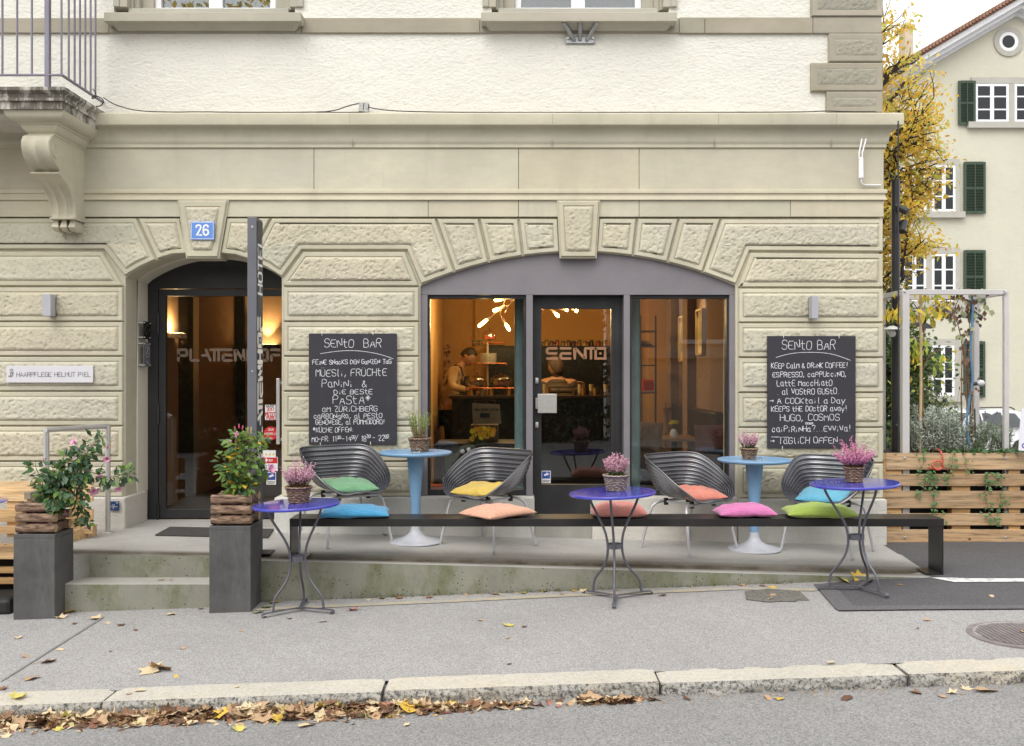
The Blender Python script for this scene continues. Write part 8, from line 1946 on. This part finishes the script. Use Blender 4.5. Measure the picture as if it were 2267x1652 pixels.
# crumbs along the kerb and the terrace foot
b = B()
for k in range(900):
    if k < 520: x = rnd.uniform(0, 2267); Y = YK - .01 - abs(rnd.gauss(0, .06)); X = fx(x, Y); z = zroad(X, Y) + .006
    else: X = rnd.uniform(-3.0, 2.5); Y = YT - .012 - abs(rnd.gauss(0, .05)); z = zpave(X, Y) + .006
    b.leaf(Vector((X, Y, z)), Vector((rnd.gauss(0, 1), rnd.gauss(0, 1), .05)), Vector((0, 0, 1)), rnd.uniform(.008, .03), .006, .1)
single('leaf_crumbs', 'fine leaf crumbs swept against the kerb and terrace foot', 'leaf litter', b, LEAFC[0], (0, 5, -.2), kind='stuff')
b = B()
for k in range(2200):
    X = rnd.uniform(-3.0, 2.0); d = abs(rnd.gauss(0, .016)); dens = .5 + .5 * noise.noise((X * 1.7, 0, 0))
    if rnd.random() > dens: continue
    p = Vector((X, YT - .005 - rnd.random() * .012, zpave(X) + d)); b.leaf(p, Vector((rnd.gauss(0, .5), -.6, rnd.uniform(.2, 1))), Vector((rnd.gauss(0, .4), -.5, 1)), .012, .008, .2)
single('moss_strip', 'green moss growing along the foot of the terrace wall', 'moss', b, mat('moss_green', (.075, .10, .02), .9, 0, .3, 30), (0, YT, -.2), kind='stuff')
b = B(); p = on_pave(86, 1368)
for k in range(6): an = k * 1.05; b.leaf(p + Vector((0, 0, .02)), Vector((cos(an), sin(an) * .8, .5)), Vector((0, 0, 1)), .045, .03, .2)
single('weed', 'tiny green weed at the foot of the planter by the pallet bench', 'weed', b, IVY, p)

# manhole cover, rubber bollard foot at the left edge
c = on_pave(2262, 1406); R0 = .29
M_ = Matrix.Rotation(math.atan(.035), 3, 'Y').inverted()
IRONC = mat('cast_iron_cover', (.23, .20, .20), .65, .2, .2, 10, .06, 80)
t = thing('manhole_cover', 'round ribbed cast iron manhole cover in the pavement', 'manhole cover', c)
part('frame_ring', B().lathe([(R0, -.01), (R0, .008), (R0 - .035, .010), (R0 - .04, .006)], 56, c, M_), IRONC, t, smooth=30); part('lid', B().lathe([(R0 - .04, .004), (0, .004)], 56, c, M_), IRONC, t)
b = B()
for i in range(-9, 10):
    x = i * .027; h = sqrt(max(0, (R0 - .05) ** 2 - x * x)); 
    for q in range(int(h * 2 / .022)):
        y = -h + .022 * (q + .5); v = [M_ @ Vector((x + a, y + e, f)) + c for f in (.004, .011) for e in (-.008, .008) for a in (-.010, .010)]
        b.add(v, [(0, 2, 3, 1), (4, 5, 7, 6), (0, 1, 5, 4), (2, 6, 7, 3), (0, 4, 6, 2), (1, 3, 7, 5)])
part('rib_pattern', b, IRONC, t)
p = on_pave(-15, 1362); single('rubber_foot', 'black rubber base of a parasol or barrier at the left edge', 'base', B().box(p.x - .3, p.x + .13, p.y - .02, p.y + .3, p.z, p.z + .12), RUBBER, p, bevel=.03)

# ---------------------------------------------------------------- pallet bench at the left
yb = 7.55; zL = zpave(-3.9, 7.3)
t = thing('pallet_bench', 'bench of light pallet wood against the left pier', 'bench', (fx(60, yb), 7.4, zL))
xq0, xq1 = -5.6, fx(208, 7.62)
for (ya, yc) in ((1066, 1110), (1128, 1156), (1166, 1182)): part('back_board', B().box(xq0, fx(205, yb), yb, yb + .022, fz(yc, yb), fz(ya, yb)), PINE, t, bevel=.003)
for x in (12, 150): part('back_block', B().box(fx(x, yb), fx(x, yb) + .09, yb + .0225, yb + .11, fz(1190, yb), fz(1068, yb)), PINE, t, bevel=.003)
for q in range(3): part('seat_board', B().box(xq0, fx(128, 7.2), 6.98 + q * .185, 6.98 + q * .185 + .165, .045, .067), PINE, t, bevel=.003)
for q, zz in enumerate((-.02, -.10, -.20)): part('base_board', B().box(xq0, fx(128, 7.2), 7.02, 7.06, zz - .045, zz), PINE_O, t, bevel=.003)
part('dark_inside', B().box(xq0, fx(126, 7.2), 7.10, 7.5, zL, .02), mat('bench_shade_black', (.02, .015, .012), .9), t)  # black filler box stands in for the shade inside the bench
Pa, Pb = at(62, 1122, 7.2), at(112, 1096, 7.6)
b = B(); bar(b, at(60, 1098, 7.25), at(150, 1080, 7.7), .028); part('armrest', b, mat('grey_old_timber', (.26, .21, .16), .8, 0, .2, 12), t, bevel=.004); b = B(); bar(b, at(66, 1112, 7.27), at(120, 1100, 7.6), .022); part('armrest_beam', b, PINE_O, t)
b = B(); v0, v1 = at(125, 1200, 7.25), at(208, 1176, 7.72); b.add([(v0.x, v0.y, v0.z - .05), (v1.x, v1.y, v1.z - .05), (v1.x, v1.y, v1.z + .055), (v0.x, v0.y, v0.z + .055), (v0.x + .02, v0.y + .01, v0.z - .05), (v1.x + .02, v1.y + .01, v1.z - .05), (v1.x + .02, v1.y + .01, v1.z + .055), (v0.x + .02, v0.y + .01, v0.z + .055)], [(0, 3, 2, 1), (4, 5, 6, 7), (0, 1, 5, 4), (1, 2, 6, 5), (2, 3, 7, 6), (3, 0, 4, 7)]); part('side_rail', b, PINE, t, bevel=.002)
b = B(); bar(b, at(128, 1130, 7.3), at(205, 1062, 7.75), .02); part('side_brace', b, PINE, t)
tt = thing('bistro_table_edge', 'blue table rim just entering at the left edge', 'table', at(-60, 1200, 7.0)); zt_ = fz(1112, 7.0); part('tabletop', B().lathe([(0, zt_ - .004), (.293, zt_ - .004), (.297, zt_), (.292, zt_ + .004), (0, zt_ + .004)], 48, (fx(7, 7.0) - .295, 7.0, 0)), VBLUE, tt, smooth=40); part('pedestal', B().tube([(fx(7, 7.0) - .295, 7.0, zL), (fx(7, 7.0) - .295, 7.0, zt_ - .004)], .02, 8), BIST, tt)
# ---------------------------------------------------------------- people at the bar
def skin_body(name, verts, edges, root, mat_, parent, lv=2):
    me = bpy.data.meshes.new(name); L = ABS[parent]
    me.from_pydata([Vector(v[0]) - L for v in verts], edges, []); me.materials.append(mat_)
    o = bpy.data.objects.new(name, me); _link(o, parent, L)
    m = o.modifiers.new('skin', 'SKIN'); m.use_smooth_shade = True
    lay = me.skin_vertices[0].data
    for i, v in enumerate(verts):
        r = v[1]; lay[i].radius = (r, r) if isinstance(r, (int, float)) else r
        lay[i].use_root = (i == root)
    s = o.modifiers.new('subd', 'SUBSURF'); s.levels = lv; s.render_levels = lv
    return o
SKIN = mat('warm_skin', (.46, .25, .16), .5, 0, .05, 10); HAIR = mat('dark_brown_hair', (.030, .018, .012), .6, 0, .3, 40); SHIRT = mat('beige_knit_shirt', (.55, .42, .27), .9, 0, .1, 12); APRON = mat('dark_apron', (.05, .03, .022), .8); TROU = mat('dark_trousers', (.02, .02, .025), .8)
def head_mesh(c, f, upv, s=1.0):
    """head with brow, nose, lips, chin and ears; f = facing, upv = up of the head"""
    f = f.normalized(); r = f.cross(upv).normalized(); u = r.cross(f).normalized(); b = B()
    nu, nv = 32, 24
    def fn(a, v):
        th = 2 * pi * a; ph = -pi / 2 + pi * v
        x = cos(ph) * sin(th); y = cos(ph) * cos(th); z = sin(ph)          # y towards the face
        X = x * .074; Y = y * .094; Z = z * .118
        if z < 0: X *= 1 - .26 * (-z) ** 1.3; Y *= 1 - (.10 if y > 0 else .34) * (-z)
        if y > 0:
            w = math.exp(-(x / .20) ** 2)
            Y += .022 * w * math.exp(-((z + .16) / .16) ** 2) + .006 * w * math.exp(-((z + .48) / .10) ** 2) + .010 * w * math.exp(-((z + .80) / .14) ** 2)
            for sx in (-.36, .36): Y -= .010 * math.exp(-((x - sx) / .17) ** 2 - ((z - .06) / .11) ** 2)
            Y += .006 * math.exp(-((z - .26) / .10) ** 2) * math.exp(-(x / .5) ** 2)
        if abs(x) > .8 and -.25 < z < .2 and -.5 < y < .15: X *= 1.16
        return c + (r * X + f * Y + u * Z) * s
    b.grid(fn, nu, nv, True); return b
def hair_mesh(c, f, upv, s=1.0, front=.52, low=-.25):
    f = f.normalized(); r = f.cross(upv).normalized(); u = r.cross(f).normalized(); b = B()
    def fn(a, v):
        th = 2 * pi * a; y = cos(th); lim = low + (front - low) * smooth01(-.3, .55, y); ph0 = math.asin(max(-.95, min(.95, lim))); ph = ph0 + (pi / 2 - ph0) * v
        k = 1.08 + .02 * noise.noise((th * 3, v * 6, 2)); return c + (r * cos(ph) * sin(th) * .076 + f * cos(ph) * cos(th) * .097 + u * sin(ph) * .121) * k * s
    b.grid(fn, 28, 12, True); return b
def hand(verts, edges, wi, W, d, up_, side, curl=.4, s=1.0):
    """palm, four bent fingers and a thumb chained from wrist vertex wi"""
    d = d.normalized(); side = side.normalized(); n = d.cross(side).normalized()
    p = W + d * .05 * s; verts.append((p, (.030 * s, .014 * s))); pi_ = len(verts) - 1; edges.append((wi, pi_))
    for k, L in enumerate((.062, .072, .066, .050)):
        q = p + d * .035 * s + side * (k - 1.5) * .019 * s; verts.append((q, .0095 * s)); a = len(verts) - 1; edges.append((pi_, a))
        q2 = q + (d + up_ * curl * -.5).normalized() * L * .5 * s; verts.append((q2, .0085 * s)); edges.append((a, a + 1)); q3 = q2 + (d * .6 - up_ * curl).normalized() * L * .5 * s; verts.append((q3, .007 * s)); edges.append((a + 1, a + 2))
    q = W + d * .03 * s - side * .035 * s; verts.append((q, .011 * s)); a = len(verts) - 1; edges.append((pi_, a)); verts.append((q + (d * .8 - side * .5).normalized() * .045 * s, .009 * s)); edges.append((a, a + 1))
V = Vector
# the man bending over the bar, seen from his right side
Yb3 = 11.98
P1 = thing('person', 'man with short dark hair in a beige shirt and dark apron bending over the bar', 'person', (-.75, Yb3, .04))
hd_c = V((-.548, Yb3, 1.600)); fdir = V((.80, -.10, -.55)); hup = V((.55, 0, .83))
neck, chest, waist, hip = V((-.64, Yb3, 1.485)), V((-.70, Yb3, 1.33)), V((-.755, Yb3, 1.12)), V((-.765, Yb3, .95))
body = [(hip, .135), (waist, .125), (chest, (.145, .12)), (neck, .055), (hd_c - fdir.normalized() * .02 - hup.normalized() * .045, .052)]
ed = [(0, 1), (1, 2), (2, 3), (3, 4)]
def arm(base, sh_, el, wr, d, side, r=(.058, .045, .040, .028), curl=.5):
    i = len(body); body.append((sh_, r[0])); ed.append((base, i)); body.append((sh_ * .5 + el * .5, r[1])); body.append((el, r[2])); body.append((el * .5 + wr * .5, .036)); body.append((wr, r[3])); ed.extend([(i, i + 1), (i + 1, i + 2), (i + 2, i + 3), (i + 3, i + 4)]); hand(body, ed, i + 4, wr, d, V((0, 0, 1)), side, curl)
arm(2, V((-.715, Yb3 - .185, 1.425)), V((-.74, Yb3 - .25, 1.235)), V((-.535, Yb3 - .30, 1.19)), V((1, -.1, -.15)), V((0, 1, 0)))
arm(2, V((-.68, Yb3 + .185, 1.42)), V((-.60, Yb3 + .24, 1.22)), V((-.42, Yb3 + .05, 1.20)), V((1, -.3, -.1)), V((0, 1, 0)))
i0 = len(body)
for sy in (-.09, .09):
    i = len(body); body += [(V((-.765, Yb3 + sy, .86)), .085), (V((-.75, Yb3 + sy, .48)), .058), (V((-.77, Yb3 + sy, .12)), .042), (V((-.66, Yb3 + sy, .075)), .036)]; ed += [(0, i), (i, i + 1), (i + 1, i + 2), (i + 2, i + 3)]
skin_body('body', body, ed, 0, SKIN, P1)
part('head', head_mesh(hd_c, fdir, hup), SKIN, P1, smooth=180); part('hair', hair_mesh(hd_c, fdir, hup), HAIR, P1, smooth=180)
sv = [(hip, .150), (waist, .142), (chest, (.165, .138)), (neck - V((.02, 0, .03)), .070)]; se = [(0, 1), (1, 2), (2, 3)]
for sh_, el, wr in ((V((-.715, Yb3 - .185, 1.425)), V((-.74, Yb3 - .25, 1.235)), V((-.555, Yb3 - .30, 1.192))), (V((-.68, Yb3 + .185, 1.42)), V((-.60, Yb3 + .24, 1.22)), V((-.46, Yb3 + .09, 1.205)))):
    i = len(sv); sv += [(sh_, .074), ((sh_ + el) / 2, .064), (el, .056), ((el + wr) / 2, .050), (wr, .042)]; se += [(2, i), (i, i + 1), (i + 1, i + 2), (i + 2, i + 3), (i + 3, i + 4)]
skin_body('shirt', sv, se, 0, SHIRT, P1)
tv = [(hip, .148)]; te = []
for sy in (-.09, .09): i = len(tv); tv += [(V((-.765, Yb3 + sy, .86)), .098), (V((-.75, Yb3 + sy, .48)), .075), (V((-.77, Yb3 + sy, .12)), .062)]; te += [(0, i), (i, i + 1), (i + 1, i + 2)]
skin_body('trousers', tv, te, 0, TROU, P1)
b = B()
def apr(u, v):
    an = (u - .5) * 1.7; z = 1.36 - v * .85; r = .185 - .01 * (1 - v); cxx = chest.x + (waist.x - chest.x) * min(1, v * 2.2); return V((cxx + r * cos(an) * .95, Yb3 + r * sin(an), z))
b.grid(apr, 14, 12); part('apron', b, APRON, P1, smooth=180)
b = B(); b.tube([V((-.60, Yb3 - .10, 1.36)), V((-.63, Yb3 - .11, 1.47)), V((-.70, Yb3 - .08, 1.50)), V((-.80, Yb3 - .02, 1.40))], .010, 6); part('apron_strap', b, APRON, P1)
# the guest in a quilted jacket facing the street
Yb4 = 12.05; xc = fx(1236, Yb4)
JACK = mat('brown_quilted_jacket', (.055, .032, .020), .6, 0, .12, 10); P2 = thing('person', 'person in a brown quilted jacket standing behind the bar door lettering', 'person', (xc, Yb4, .04))
hc = V((xc - .04, Yb4 - .02, fz(812, Yb4))); sh_z = fz(838, Yb4); cz = sh_z - .14
body = [(V((xc, Yb4, .95)), .15), (V((xc, Yb4, 1.12)), .14), (V((xc, Yb4, cz)), (.15, .12)), (V((xc - .02, Yb4, sh_z + .035)), .058), (hc - V((0, 0, .05)), .052)]; ed = [(0, 1), (1, 2), (2, 3), (3, 4)]
arm(2, V((xc - .20, Yb4, sh_z - .04)), V((xc - .28, Yb4 - .03, sh_z - .31)), V((xc - .14, Yb4 - .22, sh_z - .36)), V((.9, -.5, .1)), V((0, 0, 1)))
arm(2, V((xc + .20, Yb4, sh_z - .04)), V((xc + .285, Yb4 - .03, sh_z - .30)), V((xc + .31, Yb4 - .16, sh_z - .14)), V((-.3, -.4, .8)), V((1, 0, 0)))
for sx in (-.09, .09): i = len(body); body += [(V((xc + sx, Yb4, .86)), .085), (V((xc + sx, Yb4, .48)), .058), (V((xc + sx, Yb4, .12)), .042), (V((xc + sx, Yb4 - .11, .075)), .036)]; ed += [(0, i), (i, i + 1), (i + 1, i + 2), (i + 2, i + 3)]
skin_body('body', body, ed, 0, SKIN, P2)
part('head', head_mesh(hc, V((-.8, .55, -.12)), V((0, 0, 1))), SKIN, P2, smooth=180); part('hair', hair_mesh(hc, V((-.8, .55, -.12)), V((0, 0, 1)), 1.08, .40, -.55), mat('grey_brown_hair', (.07, .045, .03), .7, 0, .3, 30), P2, smooth=180)
b = B()
def torso(u, v):                       # quilted trunk: swelling rows tied by seams, sloping shoulders, collar
    an = 2 * pi * u; z = .84 + (sh_z + .045 - .84) * v; q = abs(sin(pi * (z - .84) / .062)) ** .55
    k = 1 - smooth01(sh_z - .17, sh_z + .02, z); w = .070 + (.160 + .04 * smooth01(.9, 1.25, z)) * (k ** .6 if z < sh_z else 0); d = .062 + .085 * k ** .7
    q = q * smooth01(sh_z + .03, sh_z - .05, z); return V((xc - .012 * smooth01(1.2, sh_z, z) + (w + .016 * q) * cos(an), Yb4 + (d + .016 * q) * sin(an), z))
b.grid(torso, 48, 96, True)
for A_, E_, W_ in ((V((xc - .165, Yb4, sh_z - .055)), V((xc - .27, Yb4 - .03, sh_z - .31)), V((xc - .15, Yb4 - .21, sh_z - .36))), (V((xc + .165, Yb4, sh_z - .055)), V((xc + .275, Yb4 - .03, sh_z - .30)), V((xc + .308, Yb4 - .14, sh_z - .17)))):
    P, R_s = [], []
    for k in range(49):
        f = k / 48; s1 = smooth01(.35, .65, f); P.append(A_.lerp(E_, min(1, f * 1.8)).lerp(E_.lerp(W_, max(0, f * 1.8 - .8)), s1)); R_s.append(.088 - .032 * f - .014 * (1 - abs(sin(pi * f * 6)) ** .55))
    b.tube(P, R_s, 18)
part('quilted_jacket', b, JACK, P2, smooth=180)
part('zip', B().box(xc - .012, xc - .002, Yb4 - .170, Yb4 - .150, .9, sh_z - .12), DARKM, P2)
part('collar', B().lathe([(.066, sh_z - .005), (.074, sh_z + .02), (.072, sh_z + .075), (.062, sh_z + .078), (.060, sh_z + .02)], 24, (xc - .02, Yb4, 0)), JACK, P2, smooth=60)
tv = [(V((xc, Yb4, .95)), .158)]; te = []
for sx in (-.09, .09): i = len(tv); tv += [(V((xc + sx, Yb4, .84)), .098), (V((xc + sx, Yb4, .48)), .075), (V((xc + sx, Yb4, .12)), .062)]; te += [(0, i), (i, i + 1), (i + 1, i + 2)]
skin_body('trousers', tv, te, 0, TROU, P2)

# ---------------------------------------------------------------- across the street, seen only in the glass
rnd = random.Random(41)
t = thing('garden_hedge', 'tall dark leafy hedge across the street behind the camera', 'hedge', (-4, -6, zroad(-4, -6)))
HB = B(); HB.box(-16, 2.2, -7.6, -6.5, -.6, 4.3); part('inner_twigs', HB, mat('dark_hedge_core', (.012, .016, .008), .95), t)
lv = [B(), B(), B()]
for k in range(12000):
    x = rnd.uniform(-12, 2.6); h = 4.7 + .7 * noise.noise((x * .5, 0, 4)); z = rnd.uniform(-.3, h); y = -6.2 + .35 * noise.noise((x * 1.1, z * 1.1, 9)) - .9 * smooth01(h - .8, h, z) + rnd.gauss(0, .12); L = rnd.uniform(.08, .17)
    lv[rnd.choices((0, 1, 2), weights=(5, 3, 2))[0]].leaf(V((x, y, z)), V((rnd.gauss(0, .7), rnd.gauss(.2, .5), -.6)), V((rnd.gauss(0, .4), .8, .7)), L, L * .6, .2)
for b, m in zip(lv, (leafm('hedge_leaf', (.026, .042, .016)), leafm('hedge_leaf_light', (.05, .075, .022)), leafm('hedge_leaf_yellow', (.13, .13, .03)))): part('foliage', b, m, t)
t = thing('opposite_house', 'grey rendered house with a white casement window across the street', 'house', (7.5, -6.6, -.3))
part('wall', B().box(2.6, 15, -10, -6.6, -.6, 7.5), plaster_mat('grey_beige_render', (.36, .32, .28), False, .6, .5), t)
for x0 in (4.0, 8.5): w = part('window', B().box(x0, x0 + 1.2, -6.6, -6.595, 2.1, 4.1), mat('dark_interior', (.035, .035, .04)), t); b = B(); [b.box(x0 + a, x0 + c, -6.595, -6.55, 2.1, 4.1) for a, c in ((0, .08), (.55, .65), (1.12, 1.2))]; b.box(x0, x0 + 1.2, -6.6, -6.54, 2.1, 2.2); part('window_frame', b, WHITE, w); part('sill', B().box(x0 - .8, x0 + 2, -6.6, -6.5, 1.75, 2.0), WFR, w)

t = thing('street_tree', 'golden autumn street tree across the road behind the camera', 'tree', (-6.5, -8.6, zroad(-6.5, -6))); lv = [B(), B()]
part('trunk', B().tube([V((-6.5, -8.6, -.5)), V((-6.4, -8.6, 4)), V((-6.6, -8.6, 9))], [.22, .17, .06], 10), BARKT, t, smooth=60)
for k in range(3200):
    p = V((-6.5 + rnd.gauss(0, 2.3), -8.6 + rnd.gauss(0, .8), 8.6 + rnd.gauss(0, 1.9))); L = rnd.uniform(.16, .3); lv[k % 3 > 0].leaf(p, V((rnd.gauss(0, .7), rnd.gauss(0, .5), -.6)), V((rnd.gauss(0, .4), .8, .7)), L, L * .6, .2)
part('crown', lv[0], YGR, t); part('crown', lv[1], GOLD, t)
